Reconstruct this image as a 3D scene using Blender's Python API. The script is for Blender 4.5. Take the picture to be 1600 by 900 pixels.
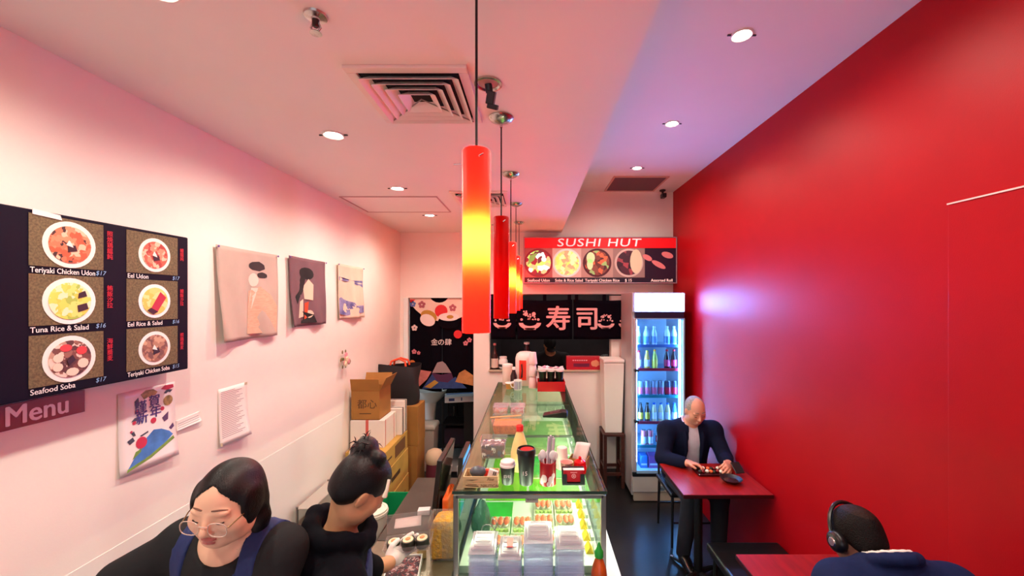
import bpy, bmesh, math, random
import numpy as np
from mathutils import Vector, Matrix, Euler

for _o in list(bpy.data.objects):
    bpy.data.objects.remove(_o)
SC = bpy.context.scene
COL = SC.collection
random.seed(7)
PI = math.pi

# ------------------------------------------------------------------ camera
CAMZ, FPX, VPX, VPY = 2.08, 625.0, 832.0, 470.0
_cd = bpy.data.cameras.new('camera')
CAM = bpy.data.objects.new('camera', _cd)
COL.objects.link(CAM)
CAM.location = (0, 0, CAMZ)
CAM.rotation_euler = (PI / 2, 0, 0)
_cd.sensor_width = 36.0
_cd.lens = 36.0 * FPX / 1600.0
_cd.shift_x = -(VPX - 800) / 1600.0
_cd.shift_y = (VPY - 450) / 1600.0
_cd.clip_start = 0.02
SC.camera = CAM

# ------------------------------------------------------------------ world, exposure
W = bpy.data.worlds.new('street_daylight')
SC.world = W
W.use_nodes = True
W.node_tree.nodes['Background'].inputs[0].default_value = (0.86, 0.90, 1.0, 1)
W.node_tree.nodes['Background'].inputs[1].default_value = 0.75
SC.view_settings.view_transform = 'Standard'
SC.view_settings.look = 'None'
SC.view_settings.gamma = 1.0
SC.view_settings.use_curve_mapping = False
SC.view_settings.exposure = 0.64
SC.cycles.transparent_max_bounces = 32
SC.cycles.max_bounces = 12
SC.cycles.diffuse_bounces = 5
SC.cycles.sample_clamp_indirect = 6.0
SC.cycles.caustics_reflective = False
SC.cycles.caustics_refractive = False

# light levels (W / radiance), all in one place
E_DOWN = 30.0          # each recessed downlight
E_SHADE = 10.0         # glow of a lit red glass shade
E_BULB = 300.0          # bulb inside a lit shade
E_FRIDGE_SIGN = 48.0
E_FRIDGE_IN = 13.0
E_CASE = 6.5
E_BACKROOM = 4.0
E_KITCHEN = 8.0
E_SIGN = 0.32

# ------------------------------------------------------------------ pixel -> place helpers (the photo's perspective)
def PX(px, Y): return (px - VPX) / FPX * Y
def PZ(py, Y): return CAMZ - (py - VPY) / FPX * Y
def YZ(py, z): return (CAMZ - z) * FPX / (py - VPY)
def YX(px, X): return X * FPX / (px - VPX)

# ------------------------------------------------------------------ colour and materials
def lin(c):
    out = []
    for v in c[:3]:
        v = v / 255.0
        out.append(v / 12.92 if v <= 0.04045 else ((v + 0.055) / 1.055) ** 2.4)
    return tuple(out) + (1.0,)

MATS = {}
def _new(name):
    m = bpy.data.materials.new(name)
    m.use_nodes = True
    nt = m.node_tree
    return m, nt, nt.nodes['Principled BSDF']

def mat(name, col=(200, 200, 200), rough=0.5, metal=0.0, emit=None, es=0.0, var=0.0, vs=12.0, bump=0.0, bs=60.0,
        spec=0.5, coat=0.0, col2=None, stretch=(1, 1, 1), sub=0.0, alpha=1.0, trans=0.0):
    """plain procedural surface: base colour varied by noise, fine relief by bump"""
    if name in MATS: return MATS[name]
    m, nt, p = _new(name)
    N, L = nt.nodes, nt.links
    p.inputs['Roughness'].default_value = rough
    p.inputs['Metallic'].default_value = metal
    p.inputs['Specular IOR Level'].default_value = spec
    p.inputs['Coat Weight'].default_value = coat
    p.inputs['Alpha'].default_value = alpha
    p.inputs['Transmission Weight'].default_value = trans
    if sub: 
        p.inputs['Subsurface Weight'].default_value = sub
        p.inputs['Subsurface Radius'].default_value = (0.012, 0.005, 0.003)
        p.inputs['Subsurface Scale'].default_value = 1.0
    c = lin(col)
    p.inputs['Base Color'].default_value = c
    co = mp = None
    if var or bump or col2:
        co = N.new('ShaderNodeTexCoord'); mp = N.new('ShaderNodeMapping')
        mp.inputs['Scale'].default_value = stretch
        L.new(co.outputs['Object'], mp.inputs['Vector'])
    if var or col2:
        n = N.new('ShaderNodeTexNoise'); n.inputs['Scale'].default_value = vs; n.inputs['Detail'].default_value = 4
        L.new(mp.outputs[0], n.inputs['Vector'])
        mr = N.new('ShaderNodeMapRange'); mr.inputs[1].default_value = 0.32; mr.inputs[2].default_value = 0.68
        L.new(n.outputs[0], mr.inputs[0])
        mx = N.new('ShaderNodeMix'); mx.data_type = 'RGBA'
        d = lin(col2) if col2 else tuple(max(0.0, v * (1 - var)) for v in c[:3]) + (1,)
        e = c if col2 else tuple(min(1.0, v * (1 + var * 0.6)) for v in c[:3]) + (1,)
        mx.inputs[6].default_value = d; mx.inputs[7].default_value = e
        L.new(mr.outputs[0], mx.inputs[0]); L.new(mx.outputs[2], p.inputs['Base Color'])
        if emit == 'base':
            L.new(mx.outputs[2], p.inputs['Emission Color'])
    if bump:
        n2 = N.new('ShaderNodeTexNoise'); n2.inputs['Scale'].default_value = bs; n2.inputs['Detail'].default_value = 3
        L.new(mp.outputs[0], n2.inputs['Vector'])
        b = N.new('ShaderNodeBump'); b.inputs['Strength'].default_value = min(1.0, bump); b.inputs['Distance'].default_value = 0.01
        L.new(n2.outputs[0], b.inputs['Height']); L.new(b.outputs[0], p.inputs['Normal'])
    if emit and emit != 'base':
        p.inputs['Emission Color'].default_value = lin(emit)
    elif emit == 'base' and not (var or col2):
        p.inputs['Emission Color'].default_value = c
    if es: p.inputs['Emission Strength'].default_value = es
    MATS[name] = m
    return m

def food(name, cols, scale=60.0, es=0.0, rough=0.5, smooth=False):
    """printed or real food: random cells in a few colours"""
    if name in MATS: return MATS[name]
    m, nt, p = _new(name)
    N, L = nt.nodes, nt.links
    co = N.new('ShaderNodeTexCoord')
    ns = N.new('ShaderNodeTexNoise'); ns.inputs['Scale'].default_value = scale * 0.8
    L.new(co.outputs['Object'], ns.inputs['Vector'])
    mixv = N.new('ShaderNodeMix'); mixv.data_type = 'VECTOR'; mixv.inputs[0].default_value = 0.04
    L.new(co.outputs['Object'], mixv.inputs[4]); L.new(ns.outputs[1], mixv.inputs[5])
    v = N.new('ShaderNodeTexVoronoi'); v.inputs['Scale'].default_value = scale
    L.new(mixv.outputs[1], v.inputs['Vector'])
    sep = N.new('ShaderNodeSeparateColor'); L.new(v.outputs['Color'], sep.inputs[0])
    r = N.new('ShaderNodeValToRGB'); r.color_ramp.interpolation = 'LINEAR' if smooth else 'CONSTANT'
    el = r.color_ramp.elements
    while len(el) < len(cols): el.new(0.5)
    for i, c in enumerate(cols):
        el[i].position = i / len(cols); el[i].color = lin(c)
    L.new(sep.outputs[0], r.inputs[0]); L.new(r.outputs[0], p.inputs['Base Color'])
    p.inputs['Roughness'].default_value = rough
    if es:
        L.new(r.outputs[0], p.inputs['Emission Color']); p.inputs['Emission Strength'].default_value = es
    MATS[name] = m
    return m

def glass(name, tint=(235, 245, 240), refl=0.9, rough=0.02, body=0.0, bodycol=(255, 255, 255), ior=1.45):
    """thin clear sheet: tinted see-through + fresnel reflection (+ some milky body)"""
    if name in MATS: return MATS[name]
    m = bpy.data.materials.new(name); m.use_nodes = True
    nt = m.node_tree; N, L = nt.nodes, nt.links
    N.clear()
    out = N.new('ShaderNodeOutputMaterial')
    t = N.new('ShaderNodeBsdfTransparent'); t.inputs[0].default_value = lin(tint)
    g = N.new('ShaderNodeBsdfGlossy'); g.inputs['Roughness'].default_value = rough
    g.inputs[0].default_value = (refl, refl, refl, 1)
    lw = N.new('ShaderNodeLayerWeight'); lw.inputs[0].default_value = 0.5
    pw = N.new('ShaderNodeMath'); pw.operation = 'POWER'; pw.inputs[1].default_value = 4.0
    f = N.new('ShaderNodeMath'); f.operation = 'MULTIPLY_ADD'; f.inputs[1].default_value = 0.75; f.inputs[2].default_value = 0.5 * ((ior - 1) / (ior + 1)) ** 2
    L.new(lw.outputs['Facing'], pw.inputs[0]); L.new(pw.outputs[0], f.inputs[0])
    base = t.outputs[0]
    if body:
        d = N.new('ShaderNodeBsdfDiffuse'); d.inputs[0].default_value = lin(bodycol)
        tl = N.new('ShaderNodeBsdfTranslucent'); tl.inputs[0].default_value = lin(bodycol)
        a = N.new('ShaderNodeMixShader'); a.inputs[0].default_value = 0.4
        L.new(d.outputs[0], a.inputs[1]); L.new(tl.outputs[0], a.inputs[2])
        b = N.new('ShaderNodeMixShader'); b.inputs[0].default_value = body
        L.new(base, b.inputs[1]); L.new(a.outputs[0], b.inputs[2])
        base = b.outputs[0]
    mx = N.new('ShaderNodeMixShader')
    L.new(f.outputs[0], mx.inputs[0]); L.new(base, mx.inputs[1]); L.new(g.outputs[0], mx.inputs[2])
    L.new(mx.outputs[0], out.inputs[0])
    MATS[name] = m
    return m

# ------------------------------------------------------------------ mesh building
class MB:
    def __init__(s): s.v = []; s.f = []
    def add(s, vs, fs):
        o = len(s.v); s.v += [tuple(q) for q in vs]; s.f += [tuple(i + o for i in q) for q in fs]; return s
    def box(s, c, d, R=None):
        hx, hy, hz = d[0] / 2, d[1] / 2, d[2] / 2
        vs = [Vector((x, y, z)) for x in (-hx, hx) for y in (-hy, hy) for z in (-hz, hz)]
        if R is not None: vs = [R @ q for q in vs]
        c = Vector(c)
        return s.add([q + c for q in vs], [(0, 1, 3, 2), (4, 6, 7, 5), (0, 4, 5, 1), (2, 3, 7, 6), (0, 2, 6, 4), (1, 5, 7, 3)])
    def b2(s, x0, x1, y0, y1, z0, z1):
        return s.box(((x0 + x1) / 2, (y0 + y1) / 2, (z0 + z1) / 2), (abs(x1 - x0), abs(y1 - y0), abs(z1 - z0)))
    def lathe(s, prof, c=(0, 0, 0), n=24, R=None, cap=True, sx=1.0, sy=1.0):
        c = Vector(c); vs = []; fs = []
        for (r, z) in prof:
            for k in range(n):
                a = 2 * PI * k / n
                q = Vector((r * math.cos(a) * sx, r * math.sin(a) * sy, z))
                if R is not None: q = R @ q
                vs.append(q + c)
        m = len(prof)
        for i in range(m - 1):
            for k in range(n):
                k2 = (k + 1) % n
                fs.append((i * n + k, i * n + k2, (i + 1) * n + k2, (i + 1) * n + k))
        if cap:
            fs.append(tuple(range(n - 1, -1, -1))); fs.append(tuple((m - 1) * n + k for k in range(n)))
        return s.add(vs, fs)
    def cyl(s, p0, p1, r0, r1=None, n=12, cap=True):
        r1 = r0 if r1 is None else r1
        p0 = Vector(p0); p1 = Vector(p1); d = p1 - p0
        R = Vector((0, 0, 1)).rotation_difference(d.normalized()).to_matrix()
        return s.lathe([(r0, 0), (r1, d.length)], p0, n, R, cap)
    def tube(s, pts, r, n=8, cap=True):
        pts = [Vector(p) for p in pts]
        rs = r if isinstance(r, (list, tuple)) else [r] * len(pts)
        vs = []; fs = []; prev = None
        for i, p in enumerate(pts):
            d = (pts[min(i + 1, len(pts) - 1)] - pts[max(i - 1, 0)]).normalized()
            if prev is None:
                u = d.orthogonal().normalized()
            else:
                u = (prev - d * prev.dot(d)); u = u.normalized() if u.length > 1e-6 else d.orthogonal().normalized()
            prev = u; w = d.cross(u)
            for k in range(n):
                a = 2 * PI * k / n
                vs.append(p + (u * math.cos(a) + w * math.sin(a)) * rs[i])
        for i in range(len(pts) - 1):
            for k in range(n):
                k2 = (k + 1) % n
                fs.append((i * n + k, i * n + k2, (i + 1) * n + k2, (i + 1) * n + k))
        if cap:
            fs.append(tuple(range(n - 1, -1, -1))); fs.append(tuple((len(pts) - 1) * n + k for k in range(n)))
        return s.add(vs, fs)
    def ell(s, c, r, n=12, m=8, R=None):
        c = Vector(c); vs = []; fs = []
        for i in range(1, m):
            t = PI * i / m
            for k in range(n):
                a = 2 * PI * k / n
                q = Vector((r[0] * math.sin(t) * math.cos(a), r[1] * math.sin(t) * math.sin(a), r[2] * math.cos(t)))
                vs.append(c + (R @ q if R is not None else q))
        e0 = Vector((0, 0, r[2])); e1 = Vector((0, 0, -r[2]))
        if R is not None: e0 = R @ e0; e1 = R @ e1
        vs += [c + e0, c + e1]; T = (m - 1) * n
        for i in range(m - 2):
            for k in range(n):
                k2 = (k + 1) % n
                fs.append((i * n + k, (i + 1) * n + k, (i + 1) * n + k2, i * n + k2))
        for k in range(n):
            k2 = (k + 1) % n
            fs.append((T, k, k2)); fs.append((T + 1, (m - 2) * n + k2, (m - 2) * n + k))
        return s.add(vs, fs)
    def prism(s, poly, d0, d1, P):
        """polygon (u, v) list extruded from d0 to d1; P(u, v, d) -> point"""
        n = len(poly)
        vs = [P(u, v, d0) for u, v in poly] + [P(u, v, d1) for u, v in poly]
        fs = [tuple(range(n - 1, -1, -1)), tuple(range(n, 2 * n))]
        fs += [(i, (i + 1) % n, n + (i + 1) % n, n + i) for i in range(n)]
        return s.add(vs, fs)
    def grid(s, nu, nv, F):
        vs = [F(i / nu, j / nv) for j in range(nv + 1) for i in range(nu + 1)]
        fs = [(j * (nu + 1) + i, j * (nu + 1) + i + 1, (j + 1) * (nu + 1) + i + 1, (j + 1) * (nu + 1) + i) for j in range(nv) for i in range(nu)]
        return s.add(vs, fs)
    def obj(s, name, m, parent=None, smooth=False, bevel=0.0, solid=0.0, loc=None, rot=None, seg=2):
        me = bpy.data.meshes.new(name)
        me.from_pydata([tuple(q) for q in s.v], [], s.f)
        bm = bmesh.new(); bm.from_mesh(me)
        bmesh.ops.recalc_face_normals(bm, faces=bm.faces); bm.to_mesh(me); bm.free()
        return link(name, me, m, parent, smooth, bevel, solid, loc, rot, seg)

def link(name, me, m, parent=None, smooth=False, bevel=0.0, solid=0.0, loc=None, rot=None, seg=2):
    if m is not None and not len(me.materials): me.materials.append(m)
    if smooth:
        me.polygons.foreach_set('use_smooth', [True] * len(me.polygons))
        try: me.set_sharp_from_angle(angle=math.radians(42))
        except Exception: pass
    o = bpy.data.objects.new(name, me); COL.objects.link(o)
    if parent is not None: o.parent = parent
    if loc is not None: o.location = loc
    if rot is not None: o.rotation_euler = rot
    if solid:
        md = o.modifiers.new('thickness', 'SOLIDIFY'); md.thickness = solid; md.offset = 0
    if bevel:
        md = o.modifiers.new('bevel', 'BEVEL'); md.width = bevel; md.segments = seg; md.limit_method = 'ANGLE'; md.angle_limit = math.radians(35)
    return o

def thing(name, label, cat, loc=(0, 0, 0), rz=0.0, group=None):
    o = bpy.data.objects.new(name, None); COL.objects.link(o)
    o.empty_display_size = 0.05
    o.location = loc; o.rotation_euler = (0, 0, rz)
    return tag(o, label, cat, group)

def tag(o, label, cat, group=None):
    o['label'] = label; o['category'] = cat
    if group: o['group'] = group
    return o

def struct(name, mb, m, bevel=0.0, label=None):
    o = mb.obj(name, m, None, bevel=bevel); o['kind'] = 'structure'
    if label: o['label'] = label
    return o

def dup(root, loc, rz=None, label=None, group=None):
    r = root.copy(); COL.objects.link(r); r.location = loc
    if rz is not None: r.rotation_euler = (0, 0, rz)
    if label: r['label'] = label
    if group: r['group'] = group
    for ch in list(root.children):
        c = ch.copy(); COL.objects.link(c); c.parent = r
        for g in list(ch.children):
            d = g.copy(); COL.objects.link(d); d.parent = c
    return r

class Plane:
    """a flat printed face: u to the viewer's right, v up, w off the surface"""
    def __init__(s, o, U, V, parent=None):
        s.o = Vector(o); s.U = Vector(U); s.V = Vector(V); s.N = s.U.cross(s.V).normalized(); s.parent = parent
    def P(s, u, v, w=0.0): return s.o + s.U * u + s.V * v + s.N * w
    def poly(s, name, polys, m, w=0.001, t=0.0008):
        if len(polys) <= 8:                       # each printed shape is a piece of its own
            for p in polys: o = MB().prism(p, w - t, w, s.P).obj(name, m, s.parent)
            return o
        mb = MB()
        for p in polys: mb.prism(p, w - t, w, s.P)
        return mb.obj(name, m, s.parent)
    def text(s, name, body, size, u, v, m, w=0.001, align='LEFT', vertical=False, sx=1.0, shear=0.0, bold=0.0, rot=0.0, space=1.0):
        cu = bpy.data.curves.new(name, 'FONT')
        cu.body = '\n'.join(body) if vertical else body
        cu.size = size; cu.align_x = align; cu.align_y = 'CENTER'; cu.resolution_u = 3
        cu.shear = shear; cu.space_character = space
        if vertical: cu.space_line = 0.95
        tmp = bpy.data.objects.new('tmp', cu); COL.objects.link(tmp)
        bpy.context.view_layer.update()
        dg = bpy.context.evaluated_depsgraph_get()
        me = bpy.data.meshes.new_from_object(tmp.evaluated_get(dg))
        bpy.data.objects.remove(tmp)
        ca, sa = math.cos(rot), math.sin(rot)
        for q in me.vertices:
            x, y = q.co.x * sx, q.co.y
            q.co = s.P(u + x * ca - y * sa, v + x * sa + y * ca, w)
        if bold:                                  # heavier strokes: the letter laid over itself, slightly shifted
            n0 = len(me.vertices); base = [q.co.copy() for q in me.vertices]; fs = [tuple(p.vertices) for p in me.polygons]
            vs = []; ff = []
            for k, (du, dv) in enumerate(((-1, 0), (1, 0), (0, 1), (0, -1))):
                vs += [b + s.U * (du * bold * size) + s.V * (dv * bold * size * .6) + s.N * (.00006 * k) for b in base]
                ff += [tuple(i + k * n0 for i in f) for f in fs]
            me = bpy.data.meshes.new(name); me.from_pydata([tuple(v) for v in vs], [], ff)
        me.materials.clear(); me.name = name
        return link(name, me, m, s.parent)

def disc(u, v, r, n=20, ry=None, a0=0.0, a1=2 * PI, rot=0.0):
    ry = r if ry is None else ry
    full = abs(a1 - a0 - 2 * PI) < 1e-6
    k = n if full else n + 1
    out = []
    for i in range(k):
        a = a0 + (a1 - a0) * i / n
        x, y = r * math.cos(a), ry * math.sin(a)
        out.append((u + x * math.cos(rot) - y * math.sin(rot), v + x * math.sin(rot) + y * math.cos(rot)))
    return out
def rect(u0, u1, v0, v1): return [(u0, v0), (u1, v0), (u1, v1), (u0, v1)]
def ring(u, v, r, ri, n=20, a0=0.0, a1=2 * PI):
    out = []
    for i in range(n):
        b0 = a0 + (a1 - a0) * i / n; b1 = a0 + (a1 - a0) * (i + 1) / n
        out.append([(u + r * math.cos(b0), v + r * math.sin(b0)), (u + r * math.cos(b1), v + r * math.sin(b1)),
                    (u + ri * math.cos(b1), v + ri * math.sin(b1)), (u + ri * math.cos(b0), v + ri * math.sin(b0))])
    return out
def flower(u, v, r, petals=5, rot=0.3):
    return [disc(u + r * .58 * math.cos(rot + 2 * PI * k / petals), v + r * .58 * math.sin(rot + 2 * PI * k / petals), r * .42, 8) for k in range(petals)]
# ================================================================== the room
XL, XR, YB, YF = -1.57, 1.67, 4.75, -2.6       # walls (left, right, back, street side)
ZL, ZH, XBK = 2.89, 3.37, 0.345                # low ceiling, high ceiling, bulkhead
DOOR = (-1.52, -0.70, 2.115)                   # doorway in the back wall
HATCH = (-0.51, 0.935, 1.262, 2.16)            # kitchen pass-through

M_white = mat('warm_white_paint', (240, 231, 222), 0.55, var=0.03, vs=3, bump=0.03, bs=180)
M_ceil = mat('white_ceiling_paint', (240, 236, 232), 0.6, var=0.02, vs=2)
M_red = mat('red_satin_wall_paint', (168, 0, 13), 0.46, var=0.07, vs=2.5, bump=0.05, bs=220, spec=0.24)
M_floor = mat('black_polished_floor', (34, 33, 36), 0.3, var=0.5, vs=3, bump=0.03, bs=40, col2=(18, 18, 20))
M_greyfloor = mat('grey_vinyl_floor', (150, 152, 152), 0.5, var=0.15, vs=6)
M_panel = mat('white_laminate_panel', (236, 232, 224), 0.4, var=0.02, vs=3)
M_dark = mat('dark_kitchen_wall', (62, 58, 62), 0.6, var=0.2, vs=4)
M_chrome = mat('brushed_steel', (205, 200, 195), 0.25, metal=1.0, var=0.05, vs=30)
M_black = mat('black_plastic', (16, 16, 18), 0.4)
M_blackmat = mat('black_rubber', (12, 12, 13), 0.7)
M_ductshade = mat('duct_shade_black', (8, 8, 9), 0.9)  # near-black colour that paints the shade inside the vent ducts

T = 0.12
struct('floor', MB().b2(XL - T, XR + T, YF, YB + T, -0.1, 0), M_floor)
struct('floor_back_room', MB().b2(-2.2, XR + T, YB + T, 7.2, -0.1, 0), M_greyfloor)
struct('wall_left', MB().b2(XL - T, XL, YF, YB + T, 0, ZH + .1), M_white)
struct('wall_right', MB().b2(XR, XR + T, YF, YB + T, 0, ZH + .1), M_red)
wb = MB()
wb.b2(XL, DOOR[0], YB, YB + T, 0, DOOR[2]); wb.b2(DOOR[1], HATCH[0], YB, YB + T, 0, DOOR[2])
wb.b2(XL, HATCH[0], YB, YB + T, DOOR[2], ZH + .1)
wb.b2(HATCH[0], HATCH[1], YB, YB + T, 0, HATCH[2]); wb.b2(HATCH[0], HATCH[1], YB, YB + T, HATCH[3], ZH + .1)
wb.b2(HATCH[1], XR, YB, YB + T, 0, ZH + .1)
struct('wall_back', wb, M_white)
struct('ceiling', MB().b2(XL, XBK, YF, YB, ZL, ZH + .1), M_ceil, label='lower white ceiling over the counter side')
struct('ceiling_high', MB().b2(XBK, XR, YF, YB, ZH, ZH + .1), M_ceil, label='raised white ceiling strip beside the red wall')
# street side: header and end piers around an open shop front
wf = MB(); wf.b2(XL, XR, YF - .12, YF, 2.6, ZH + .1); wf.b2(XL, XL + .25, YF - .12, YF, 0, 2.6); wf.b2(XR - .25, XR, YF - .12, YF, 0, 2.6)
struct('wall_front', wf, M_white)
# white laminate dado on the left wall, and the flush red panel in the red wall
struct('trim_1', MB().b2(XL, XL + .0018, -0.6, 3.3, 0, 1.155), M_panel, 0, 'white dado panel along the left wall')
struct('trim_2', MB().b2(XR - .010, XR, -0.8, 1.598, 0, 2.465), M_red, .002, 'flush red wall panel with a pale top edge')
struct('trim_3', MB().b2(XR - .013, XR - .009, -0.8, 1.600, 2.463, 2.469), mat('pale_edge_strip', (235, 205, 200), .5), 0, 'thin pale strip on the red wall')
bb = MB(); bb.b2(DOOR[1], 1.03, YB - .014, YB, 0, .09)
struct('baseboard_back', bb, mat('dark_skirting', (60, 52, 50), .5), .003)
jm = MB(); jm.b2(DOOR[0] - .008, DOOR[0] + .045, YB - .01, YB + T + .02, 0, DOOR[2])
struct('door_1', jm, mat('white_door_jamb', (232, 240, 238), .35), .003, 'white jamb of the doorway')
struct('trim_4', MB().b2(HATCH[0] - .01, HATCH[1], YB - .03, YB + T + .01, HATCH[2] - .02, HATCH[2]), mat('sill_beige', (196, 176, 150), .45), .003, 'beige sill of the kitchen pass-through')

# rooms behind the back wall
M_backroom = mat('back_room_wall', (120, 112, 116), 0.7, var=0.15, vs=4)
kr = MB(); kr.b2(-2.3, XR + T, 7.2, 7.3, 0, 2.7); kr.b2(XR, XR + T, YB + T, 7.2, 0, 2.7); kr.b2(-2.3, -2.2, YB + T, 7.2, 0, 2.7)
kr.b2(-.64, -.56, YB + T, 7.2, 0, 2.7)
struct('wall_kitchen', kr, M_dark)
struct('ceiling_kitchen', MB().b2(-2.3, XR + T, YB + T, 7.3, 2.7, 2.8), M_backroom)

# ------------------------------------------------------------------ ceiling fittings
def spot(parent, loc, e, ang=165, blend=1.0, col=(1.0, .90, .76), rad=0.03):
    l = bpy.data.lights.new('lamp', 'SPOT'); l.energy = e; l.color = col; l.spot_size = math.radians(ang); l.spot_blend = blend
    l.shadow_soft_size = rad
    o = bpy.data.objects.new('lamp', l); COL.objects.link(o); o.parent = parent; o.location = loc
    return o

M_lamp = mat('downlight_lamp', (255, 250, 240), .5, emit=(255, 240, 215), es=40)
def downlight(loc, label):
    t = thing('downlight', label, 'downlight', loc, group='recessed downlights')
    MB().lathe([(.052, 0), (.052, -.004), (.046, -.007), (.036, -.002), (.036, 0)], n=28, cap=False).obj('bezel', mat('white_bezel', (235, 230, 226), .35), t, True)
    MB().lathe([(.0365, -.0005), (.030, -.003), (.012, -.0045)], n=24).obj('lamp_face', M_lamp, t, True)
    for sx in (-1, 1): MB().box((sx * .060, 0, -.003), (.018, .007, .005)).obj('spring_clip', M_black, t)
    spot(t, (0, 0, -.03), E_DOWN)
    return t
for i, Y in enumerate((0.1, 1.03, 1.95, 2.875, 3.78)):
    lab = ['downlight in the lower ceiling behind the counter entry', 'downlight in the lower ceiling above the menu board end',
           'downlight in the lower ceiling level with the air vent', 'downlight in the lower ceiling beside the ceiling hatch',
           'downlight in the lower ceiling, farthest, near the back wall'][i]
    downlight((-.97, Y, ZL), lab)
for i, Y in enumerate((0.1, 1.0, 1.94, 2.91, 3.88)):
    lab = ['downlight in the raised ceiling near the street', 'downlight in the raised ceiling above the second table',
           'brightest downlight in the raised ceiling, nearest the red wall top', 'middle downlight in the raised ceiling strip',
           'downlight in the raised ceiling beside the return air grille'][i]
    downlight((1.015, Y, ZH), lab)

def vent(cx, cy, s, label):
    t = thing('ceiling_vent', label, 'air vent', (cx, cy, ZL), group='square ceiling air vents')
    Mv = mat('vent_white', (238, 226, 220), .4)
    fr = MB(); h = s / 2; w = .035
    for a, b, c, d in ((-h, h, -h, -h + w), (-h, h, h - w, h), (-h, -h + w, -h + w, h - w), (h - w, h, -h + w, h - w)):
        fr.b2(a, b, c, d, -.012, 0)
    fr.obj('frame', Mv, t, bevel=.003)
    MB().b2(-h + w, h - w, -h + w, h - w, -.002, 0).obj('duct_shade_sheet', M_ductshade, t)  # flat dark sheet painted in for the shade behind the slats
    for k in range(4):
        r1 = h - w - .004 - k * .036; r0 = r1 - .030
        if r0 < .01: break
        for q in range(4):
            R = Matrix.Rotation(q * PI / 2, 3, 'Z')
            o1, o0, zt, zb = r1, r0, -.003, -.030
            pts = [(-o0, -o0, zt), (o0, -o0, zt), (o1, -o1, zb), (-o1, -o1, zb), (-o0, -o0 - .003, zt), (o0, -o0 - .003, zt), (o1, -o1 - .003, zb), (-o1, -o1 - .003, zb)]
            MB().add([R @ Vector(p) for p in pts], [(0, 1, 2, 3), (7, 6, 5, 4), (0, 4, 5, 1), (2, 6, 7, 3), (0, 3, 7, 4), (1, 5, 6, 2)]).obj('slat', Mv, t)
    MB().tube([(-h + w, h - w, -.02), (0, 0, -.012), (h - w, h - w, -.02)], .003).obj('brace', mat('vent_brace', (150, 140, 140), .4, metal=.6), t)
    return t
vent(-.44, 1.585, .43, 'white square louvred air vent above the women at the counter')
vent(-.40, 3.16, .43, 'far square air vent half hidden behind the first red pendant')

t = thing('ceiling_hatch', 'flush white access hatch panel with a thin frame in the lower ceiling', 'hatch', (-1.12, 3.37, ZL))
hf = MB()
for a, b, c, d in ((-.38, .38, -.27, -.26), (-.38, .38, .26, .27), (-.38, -.37, -.26, .26), (.37, .38, -.26, .26)): hf.b2(a, b, c, d, -.006, 0)
hf.obj('hatch_frame', mat('hatch_frame_grey', (190, 160, 158), .5), t)
MB().b2(-.366, .366, -.256, .256, -.003, 0).obj('hatch_panel', M_ceil, t)

t = thing('sprinkler', 'chrome fire sprinkler head on a round plate in the lower ceiling', 'sprinkler', (-.615, 1.135, ZL))
MB().lathe([(.032, 0), (.030, -.006), (.012, -.010), (.011, -.014)], n=20).obj('plate', M_chrome, t, True)
MB().lathe([(.010, -.012), (.010, -.03), (.006, -.034)], n=12).obj('nozzle', mat('sprinkler_dark', (70, 60, 58), .35, metal=.8), t, True)
for s_ in (-1, 1): MB().tube([(s_ * .008, 0, -.022), (s_ * .014, 0, -.036), (s_ * .004, 0, -.05)], .003).obj('arm', M_chrome, t)
MB().lathe([(.015, -.049), (.017, -.052), (.003, -.053)], n=14).obj('deflector', M_chrome, t, True)

t = thing('spotlight', 'black swivel spotlight hanging from a round recessed ring', 'spotlight', (-.165, 1.49, ZL))
MB().lathe([(.052, 0), (.052, -.006), (.044, -.008), (.038, -.001)], n=28, cap=False).obj('ring', M_chrome, t, True)
MB().lathe([(.037, -.0005), (.030, -.003), (.010, -.004)], n=20).obj('socket', mat('spot_socket', (190, 150, 145), .4), t, True)
Rm = Euler((math.radians(25), math.radians(14), 0)).to_matrix()
MB().cyl((0, 0, -.002), (.004, .01, -.03), .014).obj('stem', M_black, t, True)
MB().box((.010, .004, -.052), (.030, .034, .046), Rm).box((.016, .010, -.082), (.040, .03, .018), Rm).obj('lamp_head', M_black, t, bevel=.003)

t = thing('return_air_grille', 'grey rectangular return air grille in the raised ceiling corner', 'air vent', (1.13, 4.41, ZH))
fr = MB()
for a, b, c, d in ((-.29, .29, -.27, -.25), (-.29, .29, .25, .27), (-.29, -.27, -.25, .25), (.27, .29, -.25, .25)): fr.b2(a, b, c, d, -.010, 0)
fr.obj('frame', mat('grille_frame', (205, 165, 150), .5), t)
MB().b2(-.27, .27, -.25, .25, -.002, 0).obj('filter', mat('grille_filter', (70, 58, 60), .8), t)
for k in range(20):
    y = -.238 + k * .025
    MB().box((0, y, -.005), (.54, .004, .008), Euler((.6, 0, 0)).to_matrix()).obj('slat', mat('grille_slat', (120, 100, 102), .5), t)

t = thing('security_camera', 'small black security camera under the raised ceiling at the red wall corner', 'camera', (PX(1038, 4.6), 4.66, ZH))
MB().lathe([(.035, 0), (.035, -.012), (.02, -.02)], n=18).obj('mount', M_black, t, True)
MB().cyl((0, 0, -.015), (0, -.01, -.06), .012).obj('arm', M_black, t, True)
MB().box((0, -.03, -.075), (.05, .085, .05)).obj('housing', M_black, t, bevel=.008)
MB().cyl((0, -.072, -.075), (0, -.079, -.075), .016).obj('lens', mat('lens_glass', (20, 20, 30), .05), t)

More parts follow.
